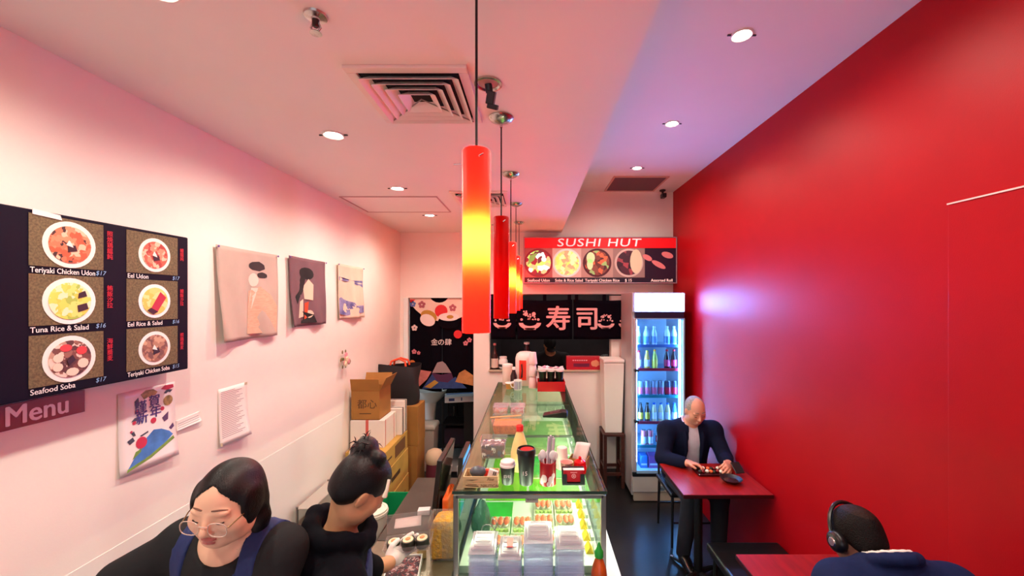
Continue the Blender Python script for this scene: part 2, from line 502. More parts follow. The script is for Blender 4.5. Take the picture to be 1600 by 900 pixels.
# ------------------------------------------------------------------ red pendant lamps
def shade_mat(name, es):
    m = bpy.data.materials.new(name); m.use_nodes = True
    nt = m.node_tree; N, L = nt.nodes, nt.links; N.clear()
    out = N.new('ShaderNodeOutputMaterial')
    tl = N.new('ShaderNodeBsdfTranslucent'); tl.inputs[0].default_value = (.85, .038, .006, 1)
    df = N.new('ShaderNodeBsdfDiffuse'); df.inputs[0].default_value = (.8, .002, .002, 1)
    gl = N.new('ShaderNodeBsdfGlossy'); gl.inputs['Roughness'].default_value = .4
    fr = N.new('ShaderNodeFresnel'); fr.inputs[0].default_value = 1.13
    a = N.new('ShaderNodeMixShader'); a.inputs[0].default_value = .55
    L.new(df.outputs[0], a.inputs[1]); L.new(tl.outputs[0], a.inputs[2])
    b = N.new('ShaderNodeMixShader'); L.new(fr.outputs[0], b.inputs[0]); L.new(a.outputs[0], b.inputs[1]); L.new(gl.outputs[0], b.inputs[2])
    last = b.outputs[0]
    if es:
        em = N.new('ShaderNodeEmission'); em.inputs[0].default_value = (1.0, .0015, .001, 1); em.inputs[1].default_value = es
        ad = N.new('ShaderNodeAddShader'); L.new(last, ad.inputs[0]); L.new(em.outputs[0], ad.inputs[1]); last = ad.outputs[0]
    L.new(last, out.inputs[0])
    return m
M_shade_on = shade_mat('red_glass_lit', E_SHADE)
M_shade_off = shade_mat('red_glass_unlit', 0.0)
M_bulb = mat('warm_bulb', (255, 240, 200), .5, emit=(255, 225, 150), es=E_BULB)
M_cord = mat('black_cord', (14, 8, 9), .5)
pl = ['nearest and largest lit red glass tube pendant', 'unlit dark red tube pendant hanging second in the row',
      'third red pendant in the row, glowing yellow-white', 'fourth red pendant in the row, mostly behind the third',
      'farthest red pendant in the row before the sushi sign']
for i in range(5):
    Y = .985 + .782 * i
    lit = i != 1
    t = thing('pendant_lamp', pl[i], 'pendant lamp', (-.138, Y, 0), group='red pendant lamps over the display case')
    MB().lathe([(.055, ZL), (.056, ZL - .004), (.048, ZL - .014), (.028, ZL - .024), (.007, ZL - .030), (.006, ZL - .045)], n=28).obj('canopy', M_chrome, t, True)
    MB().cyl((0, 0, 2.44), (0, 0, ZL - .03), .0032, n=8).obj('cord', M_cord, t, True)
    zt, zb, r = 2.450, 2.002, .0345
    MB().lathe([(r - .0012, zb), (r, zb + .001), (r, zt - .005), (r - .003, zt), (.010, zt)], n=36, cap=False).obj('shade', M_shade_on if lit else M_shade_off, t, True)
    MB().cyl((-.055, -.004, zt - .035), (.030, -.004, zt - .035), .0016, n=8).obj('crossbar', M_chrome, t, True)
    MB().cyl((.012, -.042, zt - .028), (.020, -.034, zt - .020), .003, n=8).obj('set_screw', M_chrome, t, True)
    MB().cyl((0, 0, zt - .005), (0, 0, zt - .175), .012).obj('lamp_holder', M_black, t, True)
    if lit:
        MB().lathe([(.004, zt - .275), (.012, zt - .265), (.015, zt - .25), (.015, zt - .21), (.010, zt - .18)], n=16).obj('bulb', M_bulb, t, True)
# ================================================================== left wall: menu board, sign, hangings, papers
M_ink = mat('navy_black_print', (12, 7, 28), .6, spec=.15)
M_wtext = mat('white_print', (244, 236, 236), .5)
M_rtext = mat('red_print', (205, 30, 45), .5)
M_btext = mat('pale_blue_marker', (140, 180, 225), .5)
M_plate = mat('white_china_print', (244, 236, 226), .3)
M_burlap = mat('woven_backdrop_print', (124, 108, 80), .7, spec=.2, var=.25, vs=160, col2=(92, 78, 62))

MX = XL + .085
mbd = thing('menu_board', 'large dark menu board with photographs of six noodle and rice dishes', 'menu board', (XL, 1.28, 1.787))
MB().b2(.02, .085, -.44, YX(294, MX) - 1.28, 0, .565).obj('board', M_ink, mbd, bevel=.004)
PLN = Plane((.085, -1.28, -1.787), (0, 1, 0), (0, 0, 1), mbd)      # u = world Y, v = world Z
dish_rows = (2.253, 2.073, 1.888)
dish = [
    [('Gyoza Udon', food('dish_g', [(200, 150, 90), (230, 200, 150), (120, 70, 40)], 70), '$15'), ('Tempura Soba', food('dish_h', [(210, 170, 100), (90, 60, 40), (230, 220, 200)], 70), '$17'), ('Beef Rice', food('dish_i', [(110, 60, 40), (150, 90, 60), (230, 220, 200)], 70), '$16')],
    [('Teriyaki Chicken Udon', food('dish_a', [(214, 120, 86), (190, 92, 60), (235, 190, 160), (226, 140, 104), (60, 40, 40)], 60), '$17'),
     ('Tuna Rice & Salad', food('dish_b', [(222, 222, 120), (206, 216, 96), (240, 232, 190), (228, 206, 84), (170, 190, 80)], 50), '$16'),
     ('Seafood Soba', food('dish_c', [(120, 72, 60), (232, 205, 190), (150, 100, 84), (90, 52, 48), (190, 150, 130)], 46), '$17')],
    [('Eel Udon', food('dish_d', [(206, 96, 72), (226, 140, 110), (170, 60, 48), (230, 190, 160)], 60), '$17'),
     ('Eel Rice & Salad', food('dish_e', [(226, 210, 120), (232, 222, 150), (210, 196, 90)], 40), '$16'),
     ('Teriyaki Chicken Soba', food('dish_f', [(176, 130, 104), (120, 80, 70), (200, 160, 130), (150, 100, 80)], 60), '$15')],
]
cols = [(.875, 1.075, .975), (1.178, 1.383, 1.283), (1.462, 1.672, 1.571)]
kanji = ['鶏照焼丼定食', '天麩羅蕎麦', '牛丼定食', '照焼鶏饂飩', '鮪飯沙拉', '海鮮蕎麦', '鰻饂飩', '鰻飯沙拉', '照鶏蕎麦']
dark_bit = mat('dark_garnish_print', (52, 26, 34), .5)
for c, (u0, u1, uc) in enumerate(cols):
    for r_, vc in enumerate(dish_rows):
        nm, fm, price = dish[c][r_]
        v0, v1 = vc - .068, vc + .088
        PLN.poly('photo', [rect(u0, u1, v0, v1)], M_burlap, .0015, .001)
        rr = .074 if c < 2 else .066
        PLN.poly('plate', [disc(uc, vc + .006, rr, 32)], M_plate, .003, .001)
        PLN.poly('meal', [disc(uc, vc + .006, rr * .80, 28)], fm, .0045, .001)
        if nm == 'Tuna Rice & Salad':
            PLN.poly('garnish', [[(uc + .02, vc - .03), (uc + .05, vc - .02), (uc + .045, vc), (uc + .018, vc - .008)], [(uc + .02, vc + .015), (uc + .046, vc + .022), (uc + .04, vc + .04), (uc + .022, vc + .032)]], dark_bit, .0058)
        elif nm == 'Eel Rice & Salad':
            PLN.poly('eel', [[(uc - .02, vc - .025), (uc + .008, vc - .035), (uc + .045, vc + .02), (uc + .02, vc + .042)]], mat('eel_print', (186, 42, 62), .5), .0058)
            PLN.poly('garnish', [[(uc - .035, vc - .03), (uc - .01, vc - .046), (uc + .01, vc - .036), (uc - .02, vc - .02)]], dark_bit, .0062)
        elif nm == 'Seafood Soba':
            PLN.poly('garnish', [disc(uc - .014, vc + .042, .017, 10, .012), disc(uc + .03, vc + .03, .016, 10, .014)], mat('crab_print', (214, 66, 66), .5), .0058)
            PLN.poly('prawn', [disc(uc - .035, vc + .012, .014, 10), disc(uc - .036, vc - .016, .014, 10), disc(uc + .034, vc - .012, .016, 10), disc(uc + .004, vc - .036, .018, 10, .013)], mat('prawn_print', (236, 210, 190), .5), .006)
            PLN.poly('nori', [[(uc - .012, vc + .002), (uc + .004, vc + .018), (uc + .012, vc + .002), (uc - .006, vc - .016)]], dark_bit, .0064)
        else:
            PLN.poly('garnish', [[(uc - .008, vc - .018), (uc + .018, vc - .012), (uc + .012, vc + .006), (uc - .010, vc + .004)]], dark_bit, .0058)
            PLN.poly('leek', [[(uc - .014, vc + .004), (uc + .006, vc - .002), (uc + .002, vc + .008), (uc - .006, vc + .02)]], M_plate, .0064)
        if c: PLN.text('caption', nm, .0235, u0 + .002, v0 - .013, M_wtext, .0025, bold=.012, sx=.80 if len(nm) > 18 else .92)
        if c: PLN.text('price', price, .021, u1 - .026, v0 - (.011 if c < 2 else .012), M_btext, .0025, shear=.2)
        PLN.text('dish_characters', kanji[c * 3 + r_], .021 if c != 2 else .0185, u1 + .010, vc + .02, M_rtext, .0025, vertical=True, bold=.006)
PLN.poly('torn_tape', [[(1.185, 2.338), (1.26, 2.333), (1.255, 2.348), (1.185, 2.354)]], mat('white_tape', (240, 225, 225), .5), .004)

ms = thing('menu_sign', 'small red sign reading Menu below the big menu board', 'sign', (XL, 1.23, 1.693))
MB().b2(0, .006, -.30, 1.398 - 1.23, 0, .077).obj('sign_plate', mat('red_sign_board', (138, 6, 26), .4), ms, bevel=.001)
Plane((.006, -1.23, -1.693), (0, 1, 0), (0, 0, 1), ms).text('lettering', 'Menu', .083, 1.182, 1.731, mat('pale_pink_print', (252, 226, 230), .5), .0012, bold=.022, sx=.90)

def hanging(name, label, Y0, Y1, z0, z1, m, sag, phase):
    t = thing(name, label, 'wall hanging', (XL + .012, Y0, z0), group='printed cloths on the left wall')
    w, h = Y1 - Y0, z1 - z0
    def off(u, v):
        return .010 * math.sin(u * 9 + phase) * (1 - v) + .006 * math.sin(u * 17 + v * 5 + phase) * (1 - v * .7) + .018 * (1 - v) ** 2 * (.5 + .5 * math.cos(u * 4 + phase)) + .004
    def F(u, v):
        drop = -sag * math.sin(u * PI) * (1 - abs(v - .5) * .4) * .2
        pinch = .045 * (1 - v) * (1 - u) * w
        return (off(u, v), u * w + pinch, v * h + drop * .3)
    MB().grid(22, 22, F).obj('cloth', m, t, True, solid=.0016)
    for u in (0.01, .99):
        MB().lathe([(.006, 0), (.006, .003), (.002, .006)], (0.012, u * w, h - .008), 10, Matrix.Rotation(PI / 2, 3, 'Y')).obj('pin', mat('pin_violet', (110, 80, 150), .4), t, True)
    def Pf(u, v, d=0.0):
        a = F(u, v); return Vector((a[0] + .0016 + d, a[1], a[2]))
    t_ = t
    def draw(nm, polys, mm, d=.0):
        for p in polys:
            mb = MB()
            c = (sum(q[0] for q in p) / len(p), sum(q[1] for q in p) / len(p))
            # fan out so that the print follows the cloth
            pts = [p[i] for i in range(len(p))]
            o = len(mb.v); mb.v.append(tuple(Pf(c[0], c[1], d)))
            N_ = 3; rings = []
            for k in range(1, N_ + 1):
                for q in pts:
                    mb.v.append(tuple(Pf(c[0] + (q[0] - c[0]) * k / N_, c[1] + (q[1] - c[1]) * k / N_, d)))
            n = len(pts)
            for i in range(n):
                j = (i + 1) % n
                mb.f.append((o, o + 1 + i, o + 1 + j))
                for k in range(N_ - 1):
                    a = o + 1 + k * n
                    mb.f.append((a + i, a + n + i, a + n + j, a + j))
            mb.obj(nm, mm, t_, True)
    return draw
M_sand = mat('sand_cloth', (190, 168, 156), .9, var=.08, vs=5, bump=.15, bs=400)
d1 = hanging('cloth_hanging', 'large sand coloured cloth print pinned beside the menu board', 1.965, 2.435, 1.872, 2.358, M_sand, .03, .4)
def blob(cx, cy, rx, ry, n=14, j=.18, seed=1):
    rg = random.Random(seed)
    return [(cx + rx * math.cos(2 * PI * k / n) * (1 + rg.uniform(-j, j)), cy + ry * math.sin(2 * PI * k / n) * (1 + rg.uniform(-j, j))) for k in range(n)]
d1('print', [[(.42, .06), (.97, .04), (.98, .36), (.86, .50), (.66, .60), (.48, .54), (.46, .34)]], mat('peach_hatched_print', (222, 160, 136), .9, var=.3, vs=26, stretch=(1, 1, 5), col2=(206, 176, 150)), .0004)
d1('print', [blob(.62, .83, .14, .055, 14, .1, 3), blob(.70, .73, .10, .035, 12, .1, 4)], mat('charcoal_print', (52, 40, 44), .9), .0008)
d1('print', [blob(.55, .67, .075, .075, 14, .08, 6), [(.46, .30), (.52, .32), (.62, .58), (.52, .58)]], mat('pale_peach_print', (232, 206, 192), .9), .0006)
M_plum = mat('plum_cloth', (118, 84, 92), .9, var=.1, vs=6, bump=.15, bs=400)
d2 = hanging('cloth_hanging', 'plum coloured cloth print hanging between two paler ones', 2.55, 3.0, 1.91, 2.37, M_plum, .03, 1.6)
d2('print', [blob(.44, .78, .2, .09, 14, .08, 8), [(.18, .32), (.36, .52), (.42, .72), (.30, .74), (.12, .42)], [(.28, .04), (.66, .04), (.6, .16), (.3, .22)]], mat('black_print', (30, 20, 24), .9), .0004)
d2('print', [[(.40, .40), (.58, .38), (.60, .62), (.48, .70), (.36, .58)], [(.22, .12), (.34, .14), (.36, .40), (.24, .36)], blob(.50, .18, .10, .06, 12, .2, 9)], mat('cream_print', (226, 196, 172), .9), .0008)
d2('print', [[(.37, .10), (.46, .12), (.50, .36), (.40, .34)]], mat('orange_red_print', (206, 70, 36), .9), .0010)
M_cream = mat('cream_cloth', (224, 200, 178), .9, var=.08, vs=6, bump=.12, bs=400)
d3 = hanging('cloth_hanging', 'cream cloth with violet blue bands, farthest hanging on the left wall', 3.19, 3.67, 1.93, 2.38, M_cream, .02, 2.7)
M_vblue = mat('violet_blue_print', (86, 84, 140), .9, var=.3, vs=14, col2=(150, 145, 185))
d3('print', [[(.02, .70), (.98, .68), (.98, .74), (.5, .72), (.02, .77)], [(.6, .66), (.98, .60), (.98, .67), (.6, .69)]], M_vblue, .0004)
d3('print', [[(.03, .10), (.30, .06), (.97, .10), (.97, .24), (.72, .20), (.55, .30), (.30, .34), (.10, .40), (.03, .38)]], M_vblue, .0004)
d3('print', [blob(.66, .16, .16, .04, 12, .2, 11), blob(.35, .20, .10, .035, 12, .2, 12)], M_cream, .0008)

# new-year poster
M_paper = mat('glossy_white_paper', (240, 228, 226), .3)
def paper_sheet(name, label, cat, Y0, Y1, z0, z1, m, curl=.03, skew=0.0):
    t = thing(name, label, cat, (XL + .002, Y0, z0))
    w, h = Y1 - Y0, z1 - z0
    F = lambda u, v: (.001 + curl * (1 - v) ** 3 * (.4 + .6 * u), u * w, v * h + skew * u)
    MB().grid(8, 12, F).obj('sheet', m, t, True, solid=.0008)
    class Pl(Plane): pass
    p = Pl((0, 0, 0), (0, 1, 0), (0, 0, 1), t)
    p.P = lambda u, v, d=0.0: Vector(F(u, v)) + Vector((.0008 + d, 0, 0))
    return t, p, w, h
pt, pp, pw, ph = paper_sheet('new_year_poster', 'white new year poster with mountain, fan and four big characters', 'poster', 1.512, 1.752, 1.408, 1.727, M_paper, .02)
def sc(polys, ax=1.0): return polys
asp = pw / ph
def dd(u, v, r, n=14, k=1.0): return [(u + r * math.cos(2 * PI * i / n), v + r * asp * k * math.sin(2 * PI * i / n)) for i in range(n)]
pp.poly('print', [[(.12, .06), (.40, .10), (.72, .20), (.93, .30), (.86, .36), (.72, .42), (.58, .44), (.44, .36), (.3, .24)]], mat('poster_blue', (70, 120, 190), .4, var=.3, vs=20), .0006)
pp.poly('print', [[(.10, .03), (.5, .10), (.95, .24), (.93, .28), (.5, .14), (.12, .065)], [(.2, .16), (.34, .22), (.4, .27), (.26, .24)]], mat('poster_green', (120, 150, 60), .4, var=.3, vs=30), .0008)
pp.poly('print', [dd(.36, .33, .095), [(.72, .94), (.80, .98), (.96, .97), (.97, .93), (.85, .91)], dd(.58, .56, .05), dd(.75, .68, .035), dd(.25, .60, .03), dd(.30, .73, .035), dd(.2, .50, .02)], mat('poster_red', (196, 44, 72), .4), .0010)
pp.poly('print', [[(.42, .86), (.36, .93), (.45, .97), (.58, .965), (.66, .92), (.62, .885), (.5, .88)]] + [dd(.86, .77, .09)], mat('poster_gold', (190, 150, 90), .4, var=.3, vs=60, col2=(120, 100, 50)), .0010)
pp.poly('print', [[(.78, .88), (.84, .92), (.95, .90), (.9, .87), (.86, .885), (.82, .865)], [(.2, .62), (.26, .66), (.36, .645), (.32, .62)], [(.13, .40), (.22, .43), (.25, .38), (.17, .35)], [(.2, .48), (.24, .5), (.27, .44), (.23, .44)], [(.34, .42), (.48, .45), (.48, .43), (.36, .405)], [(.26, .86), (.32, .90), (.34, .80), (.28, .76)]], mat('poster_dark', (70, 66, 80), .4), .0010)
pp.poly('print', [[(.74, .56), (.86, .62), (.85, .52), (.78, .50)], [(.86, .40), (.94, .45), (.96, .40), (.9, .37)]], mat('poster_purple', (90, 60, 100), .4), .0010)
M_pt = mat('poster_violet_ink', (70, 48, 120), .4)
for ch, u, v in (('謹', .36, .765), ('賀', .60, .80), ('新', .38, .625), ('年', .62, .66)):
    q = Plane(pp.P(u, v, .001), (0, 1, 0), (0, 0, 1), pt); q.text('character', ch, .052, 0, 0, M_pt, .0004, align='CENTER', bold=.02)
ts, sp, sw, sh = paper_sheet('paper_strip', 'narrow white paper strip taped beside the new year poster', 'paper', 1.757, 1.885, 1.505, 1.552, mat('plain_paper', (238, 226, 220), .6), .012, .01)
sp.poly('print', [rect(.08, .92, .2 + k * .2, .24 + k * .2) for k in range(3)], mat('grey_print', (150, 138, 138), .6), .0006)
tn, np_, nw, nh = paper_sheet('notice_paper', 'white typed notice paper stuck on the wall above the woman in glasses', 'paper', 1.995, 2.195, 1.350, 1.636, mat('plain_paper'), .028)
np_.poly('print', [rect(.08, .55 + .35 * ((k * 37) % 10) / 10, .93 - k * .032, .938 - k * .032) for k in range(26)], mat('grey_print'), .0006)
np_.poly('tape', [rect(.9, 1.0, .95, 1.0), rect(.0, .06, .0, .06)], mat('tape_tan', (200, 180, 150), .5), .0010)

fl = thing('flower_decoration', 'little bunch of pink and cream flowers stuck on the left wall', 'flowers', (XL, 3.29, 1.6))
rg = random.Random(4)
Mf = [mat('petal_pink', (222, 140, 150), .7), mat('petal_cream', (225, 205, 170), .7), mat('petal_olive', (120, 110, 70), .7)]
for k in range(14):
    a = rg.uniform(0, 2 * PI); r = rg.uniform(0, .05)
    c = (.03 + rg.uniform(0, .02), r * math.cos(a), r * 1.3 * math.sin(a))
    mb = MB()
    for q in range(5):
        an = q * 2 * PI / 5 + k
        mb.ell((c[0], c[1] + .011 * math.cos(an), c[2] + .011 * math.sin(an)), (.006, .013, .013), 8, 5)
    mb.obj('blossom', Mf[k % 3], fl, True)
for k in range(6):
    a = k * 1.05
    MB().ell((.02, .055 * math.cos(a), .07 * math.sin(a)), (.004, .012, .016), 8, 5).obj('leaf', Mf[2], fl, True)
MB().cyl((0, 0, 0), (.03, 0, 0), .012).obj('stalk', Mf[2], fl)
# ================================================================== back wall: shop sign, noren, doorway curtain, kitchen, back room
sg = thing('shop_sign', 'long lit sign reading SUSHI HUT with pictures of dishes', 'sign', (0.778, 4.66, 2.29))
sx0, sx1 = PX(818, 4.61), XR - .004
hw = (sx1 - sx0) / 2; cx = (sx0 + sx1) / 2
sg.location = (cx, 4.745, PZ(443, 4.61))
hh = PZ(370, 4.61) - PZ(443, 4.61)
M_fr = mat('sign_frame_grey', (180, 150, 160), .35, metal=.5)
MB().b2(-hw, hw, -.13, 0, 0, hh).obj('case', mat('sign_case_dark', (50, 20, 30), .5), sg)
fb = MB()
for a, b, c, d in ((-hw, hw, hh - .012, hh), (-hw, hw, 0, .012), (-hw, -hw + .012, .012, hh - .012), (hw - .012, hw, .012, hh - .012)): fb.b2(a, b, -.142, -.13, c, d)
fb.obj('frame', M_fr, sg, bevel=.002)
SP = Plane((-hw, -.131, 0), (1, 0, 0), (0, 0, 1), sg)
Wd = 2 * hw
SP.poly('banner', [rect(.012, Wd - .012, hh * .76, hh - .012)], mat('sign_red', (214, 16, 24), .4, emit='base', es=E_SIGN), .002)
SP.poly('caption_band', [rect(.012, Wd - .012, .012, hh * .12)], mat('sign_navy', (26, 14, 40), .4), .002)
pics = [food('sign_a', [(150, 190, 90), (240, 230, 215), (120, 30, 40), (245, 240, 235), (230, 160, 110), (90, 40, 44)], 22, E_SIGN * 3.0),
        food('sign_b', [(215, 220, 120), (190, 205, 96), (236, 220, 160), (214, 190, 120), (196, 150, 110)], 26, E_SIGN * 1.8),
        food('sign_c', [(96, 44, 40), (130, 70, 56), (150, 180, 110), (70, 30, 34), (214, 100, 66), (120, 60, 50)], 22, E_SIGN * .8),
        food('sign_d', [(56, 22, 38), (70, 30, 44), (50, 20, 34), (150, 60, 70)], 16, E_SIGN * .6)]
cuts = [0.012, .188 * Wd, .376 * Wd, .583 * Wd, .79 * Wd, Wd - .012]
backs = [(170, 96, 90), (206, 176, 166), (180, 140, 130), (150, 116, 110), (30, 12, 36)]
v0, v1 = hh * .13, hh * .755
for k in range(5):
    u0, u1 = cuts[k], cuts[k + 1]
    SP.poly('photo', [rect(u0, u1, v0, v1)], mat('sign_back_%d' % k, backs[k], .4, emit='base', es=E_SIGN * .4), .002)
    if k < 4:
        uc, vc, r = (u0 + u1) / 2, (v0 + v1) / 2, (v1 - v0) * .49
        rim = [(130, 34, 44), (226, 216, 206), (70, 20, 30), (190, 160, 150)][k]
        SP.poly('bowl_rim', [disc(uc, vc, r, 30)], mat('sign_rim_%d' % k, rim, .4, emit='base', es=E_SIGN * .8), .0032)
        SP.poly('meal', [disc(uc, vc, r * .86, 28)], pics[k], .0044)
        if k == 0: SP.poly('greens', [[(uc - r * .8, vc - r * .2), (uc - r * .3, vc + r * .2), (uc - r * .1, vc + r * .7), (uc - r * .6, vc + r * .5)]], mat('sign_green', (120, 180, 90), .5, emit='base', es=E_SIGN), .0054)
        if k == 2: SP.poly('greens', [disc(uc - r * .45, vc + r * .35, r * .3, 12, r * .4), disc(uc - r * .5, vc - r * .1, r * .22, 12, r * .4)], mat('sign_pale_green', (196, 214, 160), .5, emit='base', es=E_SIGN), .0054)
        if k == 3: SP.poly('bowl_cream_part', [disc(uc + r * .5, vc + r * .1, r * .42, 16, r * .85)], mat('sign_cream', (206, 180, 150), .5, emit='base', es=E_SIGN * .8), .0054)  # plain cream oval printed over the dark fourth dish
    else:
        MK = mat('maki_print', (206, 110, 110), .5, emit='base', es=E_SIGN * .6)
        SP.poly('maki', [disc(u0 + .03, vc + .06, .06, 14, .03, rot=-.5), disc(u0 + .16, vc - .02, .09, 14, .03, rot=-.5), disc(u0 + .26, vc + .09, .07, 14, .035, rot=-.3)], MK, .0044)
Mw = mat('sign_white_letters', (250, 205, 205), .4, emit='base', es=E_SIGN * 1.3)
SP.text('lettering', 'SUSHI HUT', .128, .215 * Wd, hh * .868, Mw, .004, shear=.12, bold=.008, sx=1.42, space=1.1)
for body, u in (('Seafood Udon', .025), ('Soba & Rice Salad', .205), ('Teriyaki Chicken Rice', .40), ('$ 15', .66), ('Assorted Roll', .83)):
    SP.text('caption', body, .045, u * Wd, hh * .066, mat('sign_caption', (240, 200, 190), .4, emit='base', es=.5), .004, bold=.01)

# noren in front of the pass-through
M_noren = mat('black_indigo_cloth', (8, 3, 13), .95, spec=.08, var=.15, vs=8, bump=.1, bs=300)
M_npink = mat('noren_pale_print', (232, 168, 166), .9)
M_nred = mat('noren_red_print', (200, 40, 60), .9)
NY = 4.705
nr = thing('noren', 'dark noren curtain with white characters and rice bowl drawings', 'noren', (0, NY, 0))
zt, zb = PZ(468, NY), PZ(530, NY)
MB().cyl((PX(764, NY), 0, PZ(461, NY)), (PX(995, NY), 0, PZ(461, NY)), .008).obj('rod', M_black, nr, True)
for q in (PX(764, NY) + .02, PX(992, NY)):
    MB().b2(q - .008, q + .008, 0, .042, PZ(461, NY) - .01, PZ(461, NY) + .01).obj('bracket', M_black, nr)
segs = [(767, 806), (808, 894), (896, 992)]
for k, (a, b) in enumerate(segs):
    x0, x1 = PX(a, NY), PX(b, NY)
    F = lambda u, v, x0=x0, x1=x1, k=k: (x0 + (x1 - x0) * u, -.004 + .008 * math.sin(u * 7 + k) * (1 - v * .5) - .004, zb + (zt - zb) * v - .012 * math.sin(u * PI) * v)
    MB().grid(16, 10, F).obj('cloth_panel', M_noren, nr, True, solid=.002)
    for u in ([.05, .5, .95] if k else [.1, .9]):
        xx = x0 + (x1 - x0) * u
        MB().b2(xx - .02, xx + .02, -.010, .006, zt - .03, PZ(461, NY) + .008).obj('loop', M_noren, nr)
NP = Plane((0, -.026, 0), (1, 0, 0), (0, 0, 1), nr)
def bowl_icon(px, py, s, top):
    u, v = PX(px, NY), PZ(py, NY)
    a = [disc(u, v - s * .25, s, 18, s * .62, PI, 2 * PI)] + [[(u - s * .55, v - s * .86), (u + s * .55, v - s * .86), (u + s * .4, v - s * .7), (u - s * .4, v - s * .7)]]
    NP.poly('print', a + ring(u, v - s * .12, s * .98, s * .8, 16, 0.0, PI)[::1][:0], M_npink, .002)
    NP.poly('print', [disc(u, v - s * .25, s * .62, 16, s * .28)], M_noren, .003)
    rg = random.Random(px)
    dots = [disc(u + rg.uniform(-.6, .6) * s, v + rg.uniform(.0, .8) * s, s * .09, 6) for _ in range(16)]
    NP.poly('print', dots, M_npink, .002)
    for e in (-1, 1): NP.poly('print', [disc(u + e * s * .35, v + s * .55, s * .18, 10), disc(u + e * s * .75, v + s * .05, s * .12, 8)], M_npink, .0022)
    if top: NP.poly('print', [disc(u, v + s * .45, s * .75, 16, s * .38)], M_nred, .003)
bowl_icon(785, 501, .105, 0); bowl_icon(828, 500, .13, 0); bowl_icon(946, 502, .10, 0); bowl_icon(979, 502, .10, 1)
NP.text('character', '寿', .30, PX(872, NY), PZ(500, NY), M_npink, .002, align='CENTER', bold=.022)
NP.text('character', '司', .29, PX(917, NY), PZ(500, NY), M_npink, .002, align='CENTER', bold=.022)

# doorway curtain
DY = 4.80
dc = thing('doorway_curtain', 'black doorway curtain printed with sushi, blossoms and a mountain', 'curtain', (0, DY, 0))
M_dc = mat('black_curtain_cloth', (8, 5, 13), .95, spec=.08, var=.2, vs=6, bump=.1, bs=200)
cx0, cx1, cz0, cz1 = PX(641, DY), PX(741, DY), PZ(610, DY), PZ(466, DY)
fold = lambda x, z: -.006 + .010 * math.sin(x * 22) * (.3 + .7 * (cz1 - z) / (cz1 - cz0))
for a, b in ((641, 690.5), (691.5, 741)):
    x0, x1 = PX(a, DY), PX(b, DY)
    F = lambda u, v, x0=x0, x1=x1: (x0 + (x1 - x0) * u, fold(x0 + (x1 - x0) * u, cz0 + (cz1 - cz0) * v), cz0 + (cz1 - cz0) * v + .015 * math.sin(u * 5 + a) * (1 - v))
    MB().grid(14, 14, F).obj('cloth_panel', M_dc, dc, True, solid=.002)
MB().cyl((cx0 - .02, 0, cz1 + .0), (cx1, 0, cz1 + .0), .008).obj('rod', M_black, dc, True)
CP = Plane((0, -.021, 0), (1, 0, 0), (0, 0, 1), dc)
U = lambda px: PX(px, DY)
V = lambda py: PZ(py, DY)
def clip(p): return [(min(max(u, cx0), cx1), min(max(v, cz0), cz1)) for u, v in p]
K = DY / FPX
Mcr = mat('curtain_cream', (226, 196, 180), .9)
CP.poly('print', [clip(disc(U(694), V(440), 62 * K, 40))], Mcr, .002)
CP.poly('print', [clip(disc(U(687), V(456), 17 * K, 20))], M_dc, .003)
CP.poly('print', [disc(U(690), V(486), 10 * K, 16), disc(U(716), V(522), 6.5 * K, 14), [(U(641), V(468)), (U(650), V(468)), (U(643), V(474))]], mat('curtain_red', (206, 40, 44), .9), .004)
CP.poly('print', [disc(U(671), V(494), 13 * K, 18, 9 * K, rot=-.4)], mat('curtain_mustard', (178, 130, 50), .9), .005)
CP.poly('print', [disc(U(669), V(500), 12 * K, 18, 9 * K, rot=-.4), disc(U(702), V(495), 16 * K, 18, 6.3 * K)], mat('curtain_white', (226, 206, 200), .9), .007)
CP.poly('print', [disc(U(702), V(503), 17 * K, 20, 11 * K)], M_dc, .006)
CP.poly('print', [disc(U(704), V(495), 5.5 * K, 10, 3 * K)], mat('curtain_mustard'), .008)
for px, py, r, mm in ((648.5, 512, 5, mat('curtain_white')), (660, 476, 6, mat('curtain_rose', (170, 90, 100), .9)), (708, 481, 6, mat('curtain_rose')), (646, 475, 5, mat('curtain_blue', (90, 110, 170), .9)), (728, 536, 4, mat('curtain_pink', (206, 120, 130), .9)), (734, 531, 4, mat('curtain_pink')), (648, 549, 4, mat('curtain_pink')), (655, 551, 3, mat('curtain_pink'))):
    CP.poly('print', flower(U(px), V(py), r * K), mm, .004)
CP.poly('print', [disc(U(645), V(567), 5 * K, 10), disc(U(646), V(575), 4 * K, 10)], mat('curtain_orange', (206, 110, 50), .9), .004)
for ch, px in (('金', 679.5), ('の', 690), ('肆', 701)):
    CP.text('character', ch, .085, U(px), V(535), mat('curtain_white'), .004, align='CENTER', bold=.006)
CP.poly('print', [[(U(676), V(582)), (U(684), V(566)), (U(692), V(564)), (U(697), V(568)), (U(706), V(582))]], mat('curtain_ash', (150, 128, 128), .9), .004)
CP.poly('print', [[(U(672), V(598)), (U(676), V(582)), (U(690), V(585)), (U(706), V(582)), (U(712), V(598))]], mat('curtain_plum', (76, 30, 66), .9), .0042)
CP.poly('print', [clip([(U(641), V(603)), (U(643), V(588)), (U(656), V(577)), (U(675), V(580)), (U(668), V(592)), (U(655), V(604))])], mat('curtain_salmon', (190, 110, 104), .9, var=.2, vs=20), .0046)
CP.poly('print', [clip([(U(712), V(596)), (U(718), V(582)), (U(727), V(577)), (U(740), V(586)), (U(740), V(602))])], mat('curtain_tan', (180, 122, 70), .9, var=.2, vs=20), .0046)
